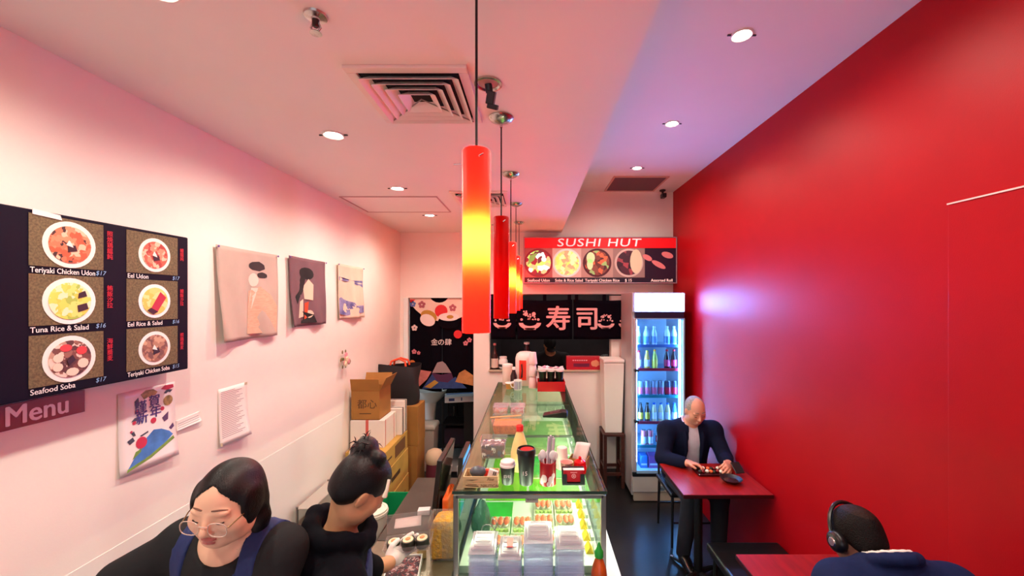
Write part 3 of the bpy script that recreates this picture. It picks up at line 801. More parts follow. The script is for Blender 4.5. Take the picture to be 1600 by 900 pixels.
CP.poly('print', [clip([(U(660), V(607)), (U(676), V(584)), (U(684), V(595)), (U(700), V(597)), (U(712), V(588)), (U(730), V(606))])], mat('curtain_navy', (40, 62, 116), .9, var=.2, vs=20), .0044)
CP.poly('print', [clip([(U(664), V(604)), (U(680), V(593)), (U(686), V(597)), (U(674), V(606))])], mat('curtain_mustard'), .005)

# ---------------- back room seen through the doorway
def arealamp(name, loc, sx, sy, e, col, rot=(0, 0, 0)):
    return None
def tube_light(label, loc, ln, strength, col):
    t = thing('fluorescent_lamp', label, 'lamp', loc)
    MB().b2(-.04, .04, -ln / 2, ln / 2, -.03, 0).obj('housing', mat('lamp_housing', (220, 220, 220), .5), t)
    MB().cyl((0, -ln / 2 + .02, -.048), (0, ln / 2 - .02, -.048), .016).obj('tube', mat('fluoro_%g' % strength, (255, 255, 255), .5, emit=col, es=strength), t, True)
tube_light('fluorescent lamp on the ceiling of the back room', (-1.1, 5.6, 2.7), 1.1, E_BACKROOM * 6, (225, 245, 250))
tube_light('fluorescent lamp on the kitchen ceiling', (.6, 6.0, 2.7), .9, E_KITCHEN * 6, (255, 235, 225))

bn = thing('waste_bin', 'grey white plastic bin with lid standing in the doorway', 'bin', (-1.32, 4.98, 0))
M_bin = mat('bin_grey_white', (178, 172, 160), .5, var=.06, vs=6)
Mb = MB()
pr = [(.115, 0), (.135, .52), (.14, .525)]
Mb.lathe([(.150, 0), (.178, .50), (.185, .51)], n=4, R=Matrix.Rotation(PI / 4, 3, 'Z')).obj('body', M_bin, bn, bevel=.012)
MB().lathe([(.192, .505), (.194, .54), (.17, .565), (.06, .575)], n=4, R=Matrix.Rotation(PI / 4, 3, 'Z')).obj('lid', M_bin, bn, bevel=.012)
sk = thing('pedestal_sink', 'white wash basin on a pedestal in the back room', 'sink', (-1.36, 5.30, 0))
M_cer = mat('white_ceramic', (232, 232, 228), .15)
MB().lathe([(.05, .70), (.10, .74), (.19, .82), (.22, .88), (.225, .90), (.205, .90), (.17, .84), (.06, .79), (.01, .785)], n=28, cap=False, sy=.8).obj('basin', M_cer, sk, True)
MB().lathe([(.10, 0), (.075, .1), (.065, .5), (.09, .76)], n=20).obj('pedestal', M_cer, sk, True)
MB().tube([(0, .16, .89), (0, .16, 1.02), (0, .12, 1.05), (0, .05, 1.04), (0, .04, 1.01)], .012).obj('tap', M_chrome, sk, True)
MB().b2(-.2, .16, .18, .20, .95, 1.12).obj('splashback', mat('dark_mirror', (70, 74, 80), .2), sk)
cb = thing('black_trolley', 'black trolley cart beside the bin in the back room', 'trolley', (-.89, 5.24, 0))
for z in (.22, .5, .78): MB().b2(-.26, .20, -.17, .17, z, z + .02).obj('shelf', M_black, cb)
for a in (-.25, .19):
    for b in (-.16, .16): MB().cyl((a, b, 0), (a, b, .8), .012).obj('leg', M_black, cb)
MB().b2(.02, .21, -.175, -.16, .10, .80).obj('side_panel', M_blackmat, cb)
MB().b2(-.24, .02, -.1, .15, .24, .44).obj('drawer', mat('dark_violet_bin', (34, 24, 40), .5), cb)
bx = thing('flat_carton', 'white and blue flat carton resting on the black trolley', 'box', (-.95, 5.13, .802), -.06)
bx.rotation_euler = (0, 0, .2)
MB().b2(-.17, .20, -.10, .10, 0, .075).obj('carton', mat('carton_white', (214, 220, 226), .5), bx, bevel=.003)
q = Plane((-.17, -.1005, 0), (1, 0, 0), (0, 0, 1), bx)
q.poly('print', [rect(.05, .12, .02, .055), rect(.2, .215, .02, .06)], mat('print_navy', (40, 60, 120), .5), .001)
Plane((-.17, -.10, .0755), (1, 0, 0), (0, 1, 0), bx).poly('print', [[(.02, .12), (.34, .15), (.36, .19), (.02, .17)]], mat('print_blue', (60, 120, 200), .5), .001)

def cloth_heap(name, label, loc, r, m, seed, cat='cloth'):
    rg = random.Random(seed); mb = MB()
    ph = [(rg.uniform(2, 6), rg.uniform(0, 6), rg.uniform(2, 7)) for _ in range(5)]
    vs = []; n, mm = 22, 10
    for i in range(mm + 1):
        t_ = PI / 2 * i / mm
        for k in range(n):
            a = 2 * PI * k / n
            w = 1 + .16 * sum(math.sin(a * round(f) + p + t_ * g) for f, p, g in ph) / 2.2
            vs.append((r[0] * math.sin(t_) * math.cos(a) * w, r[1] * math.sin(t_) * math.sin(a) * w, r[2] * math.cos(t_) * (1 + .2 * math.sin(a * 3 + seed) * math.sin(t_))))
    fs = [(i * n + k, i * n + (k + 1) % n, (i + 1) * n + (k + 1) % n, (i + 1) * n + k) for i in range(mm) for k in range(n)]
    fs.append(tuple(mm * n + k for k in range(n)))
    o = MB().add(vs, fs).obj(name, m, None, True, loc=loc)
    return tag(o, label, cat)
ck = thing('storage_cabinet', 'black low cabinet covered with clothes under the doorway curtain', 'cabinet', (-1.03, 5.85, 0))
MB().b2(-.38, .34, -.2, .2, 0, .86).obj('body', M_black, ck, bevel=.005)
for a in (-.19, .15):
    dr = MB().b2(a - .16, a + .16, -.215, -.2, .08, .82).obj('door', M_blackmat, ck, bevel=.003)
    MB().b2(a + .11, a + .125, -.235, -.215, .45, .6).obj('handle', M_chrome, dr)
cloth_heap('cloth', 'mustard yellow cloth heaped on the black cabinet', (-1.08, 5.80, .86), (.065, .10, .12), mat('mustard_cloth', (206, 150, 30), .9), 3)
cloth_heap('cloth', 'magenta cloth heaped on the black cabinet', (-1.27, 5.86, .86), (.075, .09, .17), mat('magenta_cloth', (150, 40, 70), .9), 5)
cloth_heap('carrier_bag', 'crumpled pale green plastic bag on the black cabinet', (-.80, 5.80, .86), (.06, .09, .14), mat('pale_bag', (170, 190, 160), .4), 8, 'bag')
cloth_heap('cloth', 'dark grey cloth lying between the mustard cloth and the pale bag', (-.95, 5.87, .86), (.045, .08, .19), mat('charcoal_cloth', (40, 38, 42), .9), 9)

# ---------------- kitchen beyond the pass-through
kb = thing('kitchen_bench', 'steel bench behind the kitchen pass-through', 'bench', (.25, 5.25, 0))
MB().b2(-.8, 1.3, -.2, .25, .88, .92).obj('top', M_chrome, kb)
MB().b2(-.78, 1.28, -.18, .23, .1, .88).obj('front', mat('bench_dark', (60, 60, 64), .4, metal=.7), kb)
for a in (-.75, 1.25): MB().b2(a - .02, a + .02, -.02, .02, 0, .1).obj('foot', M_black, kb)
wk = thing('wok', 'shiny round wok lid hanging in the dark kitchen', 'wok', (-.30, 6.4, 1.72))
MB().lathe([(.19, 0), (.16, .05), (.08, .09), (.02, .1)], n=28, R=Matrix.Rotation(PI / 2, 3, 'X')).obj('dome', mat('dark_polished', (60, 60, 64), .15, metal=.9), wk, True)
MB().cyl((0, -.09, 0), (0, -.13, 0), .02).obj('knob', M_black, wk)
MB().cyl((0, 0, .0), (0, .0, .96), .004).obj('hook', M_chrome, wk)
wd = struct('window_1', MB().b2(.88, 1.38, 7.17, 7.2, 1.45, 1.95), mat('pale_cyan_panel', (170, 196, 196), .4), 0, 'pale window panel at the far end of the kitchen')
pt_ = thing('stock_pot', 'dark pot with a shiny rim at the end of the kitchen bench', 'pot', (1.02, 5.3, .92))
MB().lathe([(.13, 0), (.14, .02), (.14, .40), (.15, .41), (.13, .41)], n=24).obj('body', mat('dark_steel', (50, 50, 54), .3, metal=.8), pt_, True)
MB().lathe([(.145, .412), (.10, .44), (.02, .45)], n=24).obj('lid', M_chrome, pt_, True)
MB().lathe([(.018, .45), (.022, .48), (.01, .49)], n=12).obj('knob', M_black, pt_, True)
cloth_heap('produce_bag', 'lime green bag lying on the kitchen shelf by the pale window', (1.30, 5.40, .92), (.11, .11, .55), mat('lime_bag', (150, 190, 90), .5), 12, 'bag')
# ================================================================== the glass display case and what stands on it
CX0, CX1, CY0, CY1, CZ0, CZ1 = -.332, .308, 1.74, 4.05, .87, 1.25
M_glass = glass('case_glass', (226, 240, 232), .9, .02)
M_glass_top = glass('case_top_glass', (222, 238, 228), .8, .03, ior=1.35)
M_alu = mat('case_aluminium', (150, 152, 146), .3, metal=.85)
M_lami = mat('white_counter_laminate', (226, 228, 232), .3)
M_steel = mat('steel_bench_top', (150, 146, 128), .3, metal=.8, var=.1, vs=20)

ct = thing('service_counter', 'white service counter carrying the glass display case', 'counter', (0, 2.7, 0))
MB().b2(-.345, .345, -1.27, 1.30, .06, .835).obj('body', M_lami, ct, bevel=.004)
MB().b2(-.345, .392, -1.33, 1.34, .835, .869).obj('counter_top', M_lami, ct, bevel=.004)
MB().b2(-.32, .31, -1.24, 1.28, 0, .06).obj('plinth', M_black, ct)

cs = thing('display_case', 'long glass sushi display case on the white counter', 'display case', (0, 0, CZ0))
H = CZ1 - CZ0
fr = MB()
e = .011
def bar(x0, x1, y0, y1, z0, z1, nm='frame_bar', m=M_alu): MB().b2(x0, x1, y0, y1, z0, z1).obj(nm, m, cs, bevel=.002)
for x in (CX0, CX1):
    for y in (CY0, CY1): bar(x - e, x + e, y - e, y + e, 0, H - .012)
    bar(x - e, x + e, CY0, CY1, H - .026, H - .010); bar(x - e, x + e, CY0, CY1, 0, .02)
for y in (CY0, CY1): bar(CX0, CX1, y - e, y + e, H - .026, H - .010); bar(CX0, CX1, y - e, y + e, 0, .02)
MB().b2(CX0 - .004, CX0 + .085, CY0 + .02, CY1, H - .010, H - .001).obj('wooden_rail', mat('rail_wood', (156, 126, 100), .35, var=.2, vs=8, stretch=(8, 1, 1)), cs)
MB().b2(CX0 - .014, CX1 + .014, CY0 - .014, CY1 + .01, H - .001, H + .007).obj('top_glass', M_glass_top, cs)
MB().b2(CX0 - .0146, CX1 + .0146, CY0 - .0146, CY0 - .012, H - .004, H + .008).obj('top_edge', mat('dark_glass_edge', (40, 62, 52), .15), cs)
for x0, x1 in ((CX0 - .0150, CX0 - .0135), (CX1 + .0135, CX1 + .0150)):
    MB().b2(x0, x1, CY0 - .012, CY1 + .01, H - .004, H + .008).obj('top_edge', mat('dark_glass_edge'), cs)
MB().b2(CX0 + .012, CX1 - .012, CY0 - .004, CY0, .02, H - .026).obj('front_glass', M_glass, cs)
MB().b2(CX1 - .003, CX1 + .001, CY0 + .012, CY1 - .012, .02, H - .026).obj('side_glass', M_glass, cs)
for k in range(3):
    y0 = CY0 + .02 + k * .765
    MB().b2(CX0 + (.004 if k % 2 else -.004), CX0 + (.008 if k % 2 else 0), y0, y0 + .78, .02, H - .028).obj('sliding_door', M_glass, cs)
MB().b2(CX0 + .012, CX1 - .012, CY1 - .004, CY1, .02, H - .026).obj('back_panel', mat('case_back', (190, 196, 180), .5), cs)
MB().b2(CX0 + .012, CX1 - .004, CY0 + .012, CY1 - .012, .002, .05).obj('deck', mat('case_deck', (222, 226, 212), .4), cs)
for y in (2.5, 3.25): bar(CX0 + .01, CX1 - .01, y - .006, y + .006, H - .024, H - .010, 'cross_bar')
# lamp strip under the top edge
MB().cyl((CX1 - .03, CY0 + .05, H - .030), (CX1 - .03, CY1 - .05, H - .030), .008).obj('lamp_tube', mat('case_tube', (255, 255, 255), .5, emit=(255, 247, 220), es=E_CASE * 10), cs, True)
MB().b2(CX1 - .052, CX1 - .006, CY0 + .014, CY1 - .02, H - .0215, H - .0175).obj('lamp_cover', M_alu, cs)
MB().cyl((CX0 + .05, CY0 + .03, H - .032), (CX1 - .05, CY0 + .03, H - .032), .006).obj('lamp_tube', mat('case_tube'), cs, True)
nmp = MB().b2(-.03, .025, CY0 - .0065, CY0 - .0045, H - .045, H - .020).obj('maker_plate', mat('plate_grey', (150, 148, 140), .4), cs)
Plane((-.03, CY0 - .0066, H - .045), (1, 0, 0), (0, 0, 1), nmp).text('lettering', 'BAKERY', .011, .0275, .012, M_black, .0004, align='CENTER')
# swirl decal on the left of the front pane
pts = [(-.19 + .028 * math.cos(a) * (1 + .2 * a / 6), CY0 - .006, .20 + .03 * math.sin(a) + .006 * a) for a in [k * .5 for k in range(16)]]
MB().tube(pts, .002, 6).obj('wire_hook', M_chrome, cs, True)

# deck: green sheets and sushi trays
ZD = CZ0 + .05
def greensheet(x0, x1, y0, y1, col, label):
    o = MB().b2(x0, x1, y0, y1, 0, .003).obj('green_sheet', mat('green_%d_%d_%d' % col, col, .45, var=.12, vs=14, emit=None), None, bevel=.001, loc=(0, 0, ZD + .0005))
    return tag(o, label, 'mat', 'green lining sheets in the display case')
greensheet(CX0 + .06, -.11, 1.80, 2.30, (40, 190, 60), 'bright green sheet at the front corner of the display case deck')
greensheet(CX0 + .06, -.035, 2.32, 3.0, (120, 200, 30), 'lime green sheet beside the wooden rail in the case')
greensheet(-.02, CX1 - .02, 2.62, 2.98, (30, 190, 80), 'emerald green sheet in the case under the card reader')
greensheet(-.02, CX1 - .02, 2.30, 2.60, (110, 205, 40), 'yellow green sheet in the case below the spoons')
greensheet(CX0 + .06, CX1 - .02, 3.02, 3.85, (130, 165, 100), 'faded olive green sheet at the far end of the case')

M_tray = mat('white_tray', (246, 244, 232), .4, var=.1, vs=60, col2=(224, 232, 196))
M_salmon = mat('salmon', (244, 142, 84), .4, var=.3, vs=80, col2=(238, 100, 84))
M_cuc = mat('cucumber', (182, 206, 120), .4, var=.2, vs=90)
M_rice = mat('rice', (244, 240, 226), .6, bump=.4, bs=300)
def sushi_tray(x, y, rot, label, seed):
    rg = random.Random(seed)
    t = thing('sushi_tray', label, 'sushi', (x, y, ZD + .004), rot, 'sushi trays in the display case')
    MB().b2(-.052, .052, -.075, .075, 0, .004).obj('tray', M_tray, t, bevel=.003)
    rim = MB()
    for a, b, c, d in ((-.052, .052, -.075, -.070), (-.052, .052, .070, .075), (-.052, -.047, -.07, .07), (.047, .052, -.07, .07)): rim.b2(a, b, c, d, .004, .012)
    rim.obj('rim', M_tray, t)
    for i in range(3):
        xx = -.03 + i * .03
        MB().ell((xx, .010, .016), (.014, .036, .013), 10, 6).obj('rice_block', M_rice, t, True)
        MB().ell((xx + rg.uniform(-.003, .003), .010, .027), (.0155, .040, .008), 10, 6).obj('salmon_slice', M_salmon, t, True)
    for i in range(4):
        MB().lathe([(.010, 0), (.011, .003), (.010, .012), (.004, .0125)], (-.033 + i * .022, -.050, .006), 12).obj('cucumber_slice', M_cuc, t, True)
rows = [(1.90, ['front left', 'front centre left', 'front centre right', 'front right']), (2.065, ['second row left', 'second row centre left', 'second row centre right', 'second row right'])]
k = 0
for y, nm in rows:
    for i, n_ in enumerate(nm):
        k += 1
        sushi_tray(-.165 + i * .112, y + (.0 if i > 1 else -.02), .0, 'white tray of salmon sushi with cucumber, %s in the display case' % n_, k)
for i in range(2): sushi_tray(.06 + i * .112, 2.22, 0, 'white tray of salmon sushi, third row %s under the red spoon can' % ('left' if not i else 'right'), 30 + i)
for i in range(5):
    y = 1.86 + i * .10
    t = thing('price_wedge', 'yellow wedge price tag, number %s from the front along the case side' % ['one', 'two', 'three', 'four', 'five'][i], 'price tag', (CX1 - .045, y, ZD + .001), 0, 'yellow price tags')
    MB().prism([(-.018, 0), (.018, 0), (0, .03)], -.03, .03, lambda u, v, d: Vector((u, d, v))).obj('wedge', mat('yellow_tag', (244, 206, 60), .4), t)
    MB().b2(.020, .034, -.03, .03, 0, .018).obj('clip', mat('clear_grey', (190, 196, 190), .3), t)
bg = cloth_heap('film_bag', 'crumpled teal clear film bag inside the left end of the case', (-.255, 2.0, ZD + .004), (.045, .07, .16), glass('teal_film', (150, 190, 180), .8, .15, body=.35, bodycol=(120, 160, 150)), 21, 'bag')

# takeaway containers stacked in front of the glass
M_clear = glass('clear_plastic', (240, 242, 250), .9, .08, body=.24, bodycol=(226, 228, 246))
M_lidc = glass('clear_lid_plastic', (236, 232, 236), .9, .12, body=.34, bodycol=(236, 230, 234))
def container_mesh(w, d, h):
    mb = MB(); z = [(0, .86), (h - .004, .98), (h - .003, 1.03), (h, 1.03)]
    for q, (zz, s_) in enumerate(z):
        mb.v += [(-w / 2 * s_, -d / 2 * s_, zz), (w / 2 * s_, -d / 2 * s_, zz), (w / 2 * s_, d / 2 * s_, zz), (-w / 2 * s_, d / 2 * s_, zz)]
    mb.f.append((0, 1, 2, 3))
    for i in range(len(z) - 1):
        for k_ in range(4): mb.f.append((i * 4 + k_, i * 4 + (k_ + 1) % 4, i * 4 + 4 + (k_ + 1) % 4, i * 4 + 4 + k_))
    return mb
tops = []
for s_i, (pxa, pxb, n) in enumerate(((735, 777, 11), (779, 816, 10), (818, 864, 13), (867, 911, 12))):
    Ys = 1.60
    x0, x1 = PX(pxa, Ys), PX(pxb, Ys); w = x1 - x0 - .006; xc = (x0 + x1) / 2
    nth = ['first', 'second', 'third', 'fourth'][s_i]
    mbx = container_mesh(w, .15, .034)
    me0 = None
    zc = .870
    for k_ in range(n):
        lab = 'clear plastic takeaway container in the %s stack before the display case' % nth
        if me0 is None:
            o = mbx.obj('takeaway_container', M_clear, None, bevel=.006); me0 = o
        else:
            o = me0.copy(); COL.objects.link(o)
        o.location = (xc, Ys, zc); zc += .0205
        tag(o, lab, 'container', 'takeaway containers in the %s stack' % nth)
    zc += .016
    ld = thing('container_lid', 'clear embossed container lid on top of the %s container stack' % nth, 'lid', (xc, Ys, zc))
    MB().b2(-w / 2 * 1.02, w / 2 * 1.02, -.077, .077, 0, .004).obj('lid_rim', M_lidc, ld, bevel=.002)
    MB().box((0, 0, .010), (w * .84, .125, .012)).obj('lid_dome', M_lidc, ld, bevel=.006)
    for r_ in range(4): MB().box((0, -.045 + r_ * .03, .0175), (w * .6, .012, .004)).obj('lid_rib', M_lidc, ld, bevel=.002)
    tops.append(zc)
# red napkin between the containers
tag(MB().b2(-.012, .012, -.03, .03, 0, .003).obj('soy_sachet', mat('red_sachet', (214, 40, 50), .4), None, loc=(PX(797, 1.6), 1.60, tops[1] + .0205), bevel=.001), 'small red sauce sachet lying on the second container stack', 'sachet')

sr = thing('sauce_bottle', 'orange chilli sauce bottle with green cap beside the container stacks', 'bottle', (PX(936, 1.58), 1.58, .870))
MB().lathe([(.030, 0), (.032, .006), (.032, .12), (.029, .15), (.018, .185), (.014, .19), (.014, .20)], n=24).obj('body', mat('chilli_sauce', (196, 84, 30), .25, var=.25, vs=30), sr, True)
MB().lathe([(.017, .20), (.017, .222), (.012, .228), (.005, .25), (.003, .256)], n=18).obj('cap', mat('green_cap', (30, 150, 50), .35), sr, True)
Plane((0, 0, 0), (1, 0, 0), (0, 0, 1), sr).poly('print', [], M_white) if False else None

# ---------------- things on the top glass
TZ = CZ1 + .0085
def on_top(px, py): 
    Y = YZ(py, TZ); return (PX(px, Y), Y, TZ)
cz = thing('wooden_caddy', 'pale wooden caddy box with nautical lettering on the display case corner', 'box', (-.228, 1.80, TZ))
M_bals = mat('balsa_wood', (206, 178, 130), .6, var=.15, vs=10, stretch=(1, 8, 8))
for (x0, x1, y0, y1, z0, z1) in ((-.077, .077, -.045, -.040, .0, .024), (-.077, .077, -.045, -.040, .026, .050), (-.077, .077, .040, .045, 0, .05), (-.077, -.072, -.04, .04, 0, .05), (.072, .077, -.04, .04, 0, .05), (-.072, .072, -.04, .04, 0, .004)):
    MB().b2(x0, x1, y0, y1, z0, z1).obj('plank', M_bals, cz, bevel=.001)
PC = Plane((-.077, -.0455, 0), (1, 0, 0), (0, 0, 1), cz)
M_brand = mat('burnt_lettering', (110, 84, 52), .6)
PC.text('lettering', 'NAUTICAL', .017, .078, .010, M_brand, .0006, bold=.01); PC.text('lettering', 'Fine', .018, .105, .038, M_brand, .0006, shear=.3)
PC.poly('print', [[(.012, .010), (.068, .006), (.068, .010), (.012, .014)], [(.02, .017), (.06, .014), (.06, .016), (.02, .019)], [(.012, .036), (.04, .033), (.068, .037), (.04, .037)]], M_brand, .0006)
gp = thing('stapler', 'dark grey rounded stapler lying in the wooden caddy', 'stapler', (-.245, 1.80, TZ + .0045))
MB().ell((0, 0, .05), (.038, .022, .024), 16, 10).obj('shell', mat('slate_plastic', (78, 84, 92), .35), gp, True)
MB().b2(-.028, .028, -.012, .012, 0, .035).obj('body', mat('slate_plastic'), gp, bevel=.006)
pk = thing('sweet_packet', 'white and red wrapped packet in the wooden caddy', 'packet', (-.180, 1.80, TZ + .0045))
MB().box((0, 0, .03), (.045, .016, .055), Euler((0, .3, 0)).to_matrix()).obj('wrapper', mat('wrapper_white', (236, 228, 224), .4), pk, bevel=.003)
MB().box((-.026, .002, .042), (.022, .014, .03), Euler((0, .3, 0)).to_matrix()).obj('red_end', mat('wrapper_red', (206, 50, 40), .4), pk, bevel=.003)
MB().box((.006, -.010, .045), (.004, .003, .016), Euler((0, .3, 0)).to_matrix()).box((.014, -.010, .043), (.004, .003, .016), Euler((0, .3, 0)).to_matrix()).obj('print', M_black, pk)

c1 = thing('paper_cup', 'short black coffee cup with a white lid on the display case', 'cup', (-.112, 1.805, TZ))
MB().lathe([(.025, 0), (.026, .002), (.034, .082)], n=28).obj('cup', mat('black_card', (14, 14, 15), .5), c1, True)
MB().lathe([(.0355, .078), (.0355, .086), (.033, .088), (.032, .100), (.028, .103), (.026, .099)], n=28).obj('lid', mat('white_lid', (240, 226, 222), .4), c1, True)
Plane((0, -.0345, 0), (1, 0, 0), (0, 0, 1), c1).text('print', '四旬', .016, 0, .042, M_wtext, .0, align='CENTER')
c2 = thing('paper_cup', 'tall black cup with a black and red lid on the display case', 'cup', (-.028, 1.80, TZ))
MB().lathe([(.029, 0), (.030, .002), (.040, .140)], n=28).obj('cup', mat('black_card'), c2, True)
MB().lathe([(.043, .136), (.043, .148), (.040, .158), (.036, .160), (.034, .152)], n=28).obj('lid', M_black, c2, True)
MB().lathe([(.030, .152), (.029, .155), (.002, .156)], (.004, 0, 0), 20).obj('lid_insert', mat('lid_red', (180, 36, 40), .35), c2, True)
Plane((0, -.0392, 0), (1, 0, 0), (0, 0, 1), c2).text('print', '15', .026, -.006, .06, M_wtext, .001, align='CENTER')
cn = thing('spoon_can', 'red printed can holding white plastic spoons and paper straws', 'can', (.069, 1.80, TZ))
MB().lathe([(.036, 0), (.037, .002), (.037, .100), (.035, .102), (.034, .098), (.034, .02)], n=30, cap=False).obj('can', mat('dark_red_tin', (156, 16, 28), .3), cn, True)
MB().lathe([(.035, .003), (.01, .004)], n=24).obj('can_bottom', mat('dark_red_tin'), cn)
for a, z, r in ((-.9, .02, .012), (-.5, .035, .015), (.35, .03, .014), (.7, .045, .011), (.1, .012, .010)):
    th = a
    MB().ell((.0365 * math.sin(th), -.0365 * math.cos(th), z), (r, .002, r * 1.2), 12, 6, Matrix.Rotation(th, 3, 'Z')).obj('print', mat('tin_pale_print', (222, 206, 204), .4), cn, True)
M_spoon = mat('white_plastic', (240, 238, 236), .35)
for i, (dx, dy, tx, h) in enumerate(((-.014, .0, -.10, .125), (.012, -.004, .10, .122), (.0, .012, 0.02, .118), (.018, .012, .16, .115), (-.018, .014, -.15, .11))):
    s_ = thing('plastic_spoon', 'white plastic spoon in the red can, %s' % ['front, bowl facing the camera side', 'beside the front spoon', 'between the two front spoons', 'leaning towards the card holder', 'leaning towards the tall black cup'][i], 'spoon', (.069 + dx * .7, 1.80 + dy * .7, TZ + .006), 0, 'white spoons in the red can')
    s_.rotation_euler = (0, tx, 0)
    MB().box((0, 0, h / 2 - .01), (.006, .003, h - .02)).obj('spoon_handle', M_spoon, s_, bevel=.001)
    MB().ell((0, 0, h), (.015, .005, .022), 12, 8).obj('spoon_bowl', M_spoon, s_, True)
for i in range(7):
    a = i * .9
    o = MB().cyl((0, 0, 0), (0, 0, .195 + .006 * (i % 3)), .0045, n=10).obj('paper_straw', mat('straw_%d' % (i % 2), ((214, 208, 214), (170, 160, 172))[i % 2], .6), None, True, loc=(.073 + .013 * math.cos(a), 1.808 + .010 * math.sin(a), TZ + .006), rot=(0.03 * math.sin(a), .06, 0))
    tag(o, 'thin wrapped straw standing in the red can', 'straw', 'straws in the red can')
ch = thing('card_holder', 'red and black business card holder at the case corner', 'card holder', (.183, 1.795, TZ))
MB().b2(-.050, .050, -.018, .030, 0, .012).b2(-.050, .050, .02, .03, .012, .068).obj('base', M_black, ch, bevel=.002)
MB().b2(-.05, -.03, -.018, -.014, .012, .05).b2(.03, .05, -.018, -.014, .012, .05).obj('front_lip', M_black, ch)
cds = MB().b2(-.044, .046, -.012, .008, .014, .066).obj('card_deck', mat('cards_red', (190, 20, 32), .4), ch, bevel=.001)
cpn = Plane((-.044, -.0122, .014), (1, 0, 0), (0, 0, 1), ch)
cpn.poly('print', ring(.045, .026, .010, .007, 16) + [disc(.045, .026, .004, 8)], mat('card_pink', (240, 170, 170), .4), .0006)
cpn.poly('print', [rect(.030, .060, .0405, .0435)], mat('card_pink'), .0006)
MB().b2(-.046, .048, -.013, .009, .0662, .0680).obj('card_top', mat('card_white', (240, 224, 220), .5), ch)
rd = thing('red_pot', 'shiny red round pot behind the card holder', 'pot', (.222, 1.875, TZ))
MB().lathe([(.020, 0), (.030, .02), (.032, .045), (.026, .07), (.012, .078), (.003, .08)], n=24).obj('body', mat('shiny_red', (214, 16, 20), .15), rd, True)
MB().lathe([(.006, .078), (.008, .088), (.003, .092)], n=12).obj('knob', mat('shiny_red'), rd, True)
pc = thing('pink_cup', 'small pale pink plastic cup between the spoon can and red pot', 'cup', (.160, 1.875, TZ))
MB().lathe([(.022, 0), (.029, .066), (.031, .068), (.028, .066), (.021, .004), (.003, .003)], n=24, cap=False).obj('cup', mat('pale_pink_plastic', (236, 186, 176), .4), pc, True)
for i in range(3):
    o = MB().lathe([(.029, 0), (.029, .004), (.024, .058), (.018, .060)], n=24).obj('paper_cup', mat('waxed_white', (236, 214, 208), .4), None, True, loc=(.145, 1.965, TZ + i * .040 * 0 + i * .022))
    tag(o, 'white paper cup in the upturned stack behind the spoon can', 'cup', 'upturned paper cups')
kb_ = thing('kraft_box', 'open brown kraft box holding a white napkin near the case edge', 'box', (.232, 1.99, TZ), -.35)
M_kraft = mat('kraft_card', (160, 112, 50), .7, var=.15, vs=14)
for (x0, x1, y0, y1, z0, z1) in ((-.045, .045, -.03, -.027, 0, .045), (-.045, .045, .027, .03, 0, .045), (-.045, -.042, -.027, .027, 0, .045), (.042, .045, -.027, .027, 0, .045), (-.042, .042, -.027, .027, 0, .003)):
    MB().b2(x0, x1, y0, y1, z0, z1).obj('side', M_kraft, kb_)
nk = MB().grid(6, 6, lambda u, v: (-.034 + .068 * u, .006 * math.sin(u * 4) + .012 * v, .005 + v * .11 + .02 * (u - .5))).obj('napkin', mat('napkin_white', (244, 230, 226), .8), None, True, solid=.003, loc=(.225, 2.0, TZ), rot=(0, .25, -.3))
tag(nk, 'white paper napkin sticking out of the brown kraft box', 'napkin')

def tub(name, label, px, py, w, d, h, fill, frac=.7, group=None, lid=False):
    x, y, z = on_top(px, py)
    t = thing(name, label, 'container', (x, y + d / 2, z), 0, group)
    mb = MB(); z_ = [(0, .84), (h - .004, 1.0), (h, 1.0)]
    mb = MB()
    for zz, s_ in ((0, .86), (h * .95, .99), (h * .96, 1.04), (h, 1.04)):
        mb.v += [(-w / 2 * s_, -d / 2 * s_, zz), (w / 2 * s_, -d / 2 * s_, zz), (w / 2 * s_, d / 2 * s_, zz), (-w / 2 * s_, d / 2 * s_, zz)]
    mb.f.append((0, 1, 2, 3))
    for i in range(3):
        for k_ in range(4): mb.f.append((i * 4 + k_, i * 4 + (k_ + 1) % 4, i * 4 + 4 + (k_ + 1) % 4, i * 4 + 4 + k_))
    mb.obj('tub', M_clear2, t, bevel=.01)
    f = MB(); hf = h * frac; s0 = .83; s1 = .83 + .13 * frac
    vs = []
    for zz, s_ in ((.003, s0), (hf, s1)):
        vs += [(-w / 2 * s_, -d / 2 * s_, zz), (w / 2 * s_, -d / 2 * s_, zz), (w / 2 * s_, d / 2 * s_, zz), (-w / 2 * s_, d / 2 * s_, zz)]
    f.add(vs, [(3, 2, 1, 0), (4, 5, 6, 7), (0, 1, 5, 4), (1, 2, 6, 5), (2, 3, 7, 6), (3, 0, 4, 7)]).obj('filling', fill, t, bevel=.006)
    return t
M_clear2 = glass('tub_plastic', (240, 240, 240), .9, .1, body=.22, bodycol=(240, 232, 228))
tub('food_tub', 'clear tub of dark berries beside the yellow bottle', 770, 718, .135, .10, .098, food('berry', [(70, 40, 60), (120, 60, 70), (230, 220, 220), (60, 60, 100), (90, 50, 60)], 70), .75)
ot = tub('food_tub', 'clear tub of orange shredded carrot on the display case', 792, 681, .19, .15, .095, mat('carrot', (240, 126, 64), .5, var=.3, vs=70, bump=.6, bs=120), .66)
for i in range(2):
    o = MB().cyl((-.10, .0, 0), (.09, .035, .004), .0035, .0025, 8).obj('chopstick', mat('chopstick_wood', (206, 160, 110), .5), None, True, loc=(ot.location.x - .005, ot.location.y - .045 + i * .012, TZ + .1005))
    tag(o, 'wooden chopstick laid across the carrot tub', 'chopstick', 'chopsticks on the carrot tub')
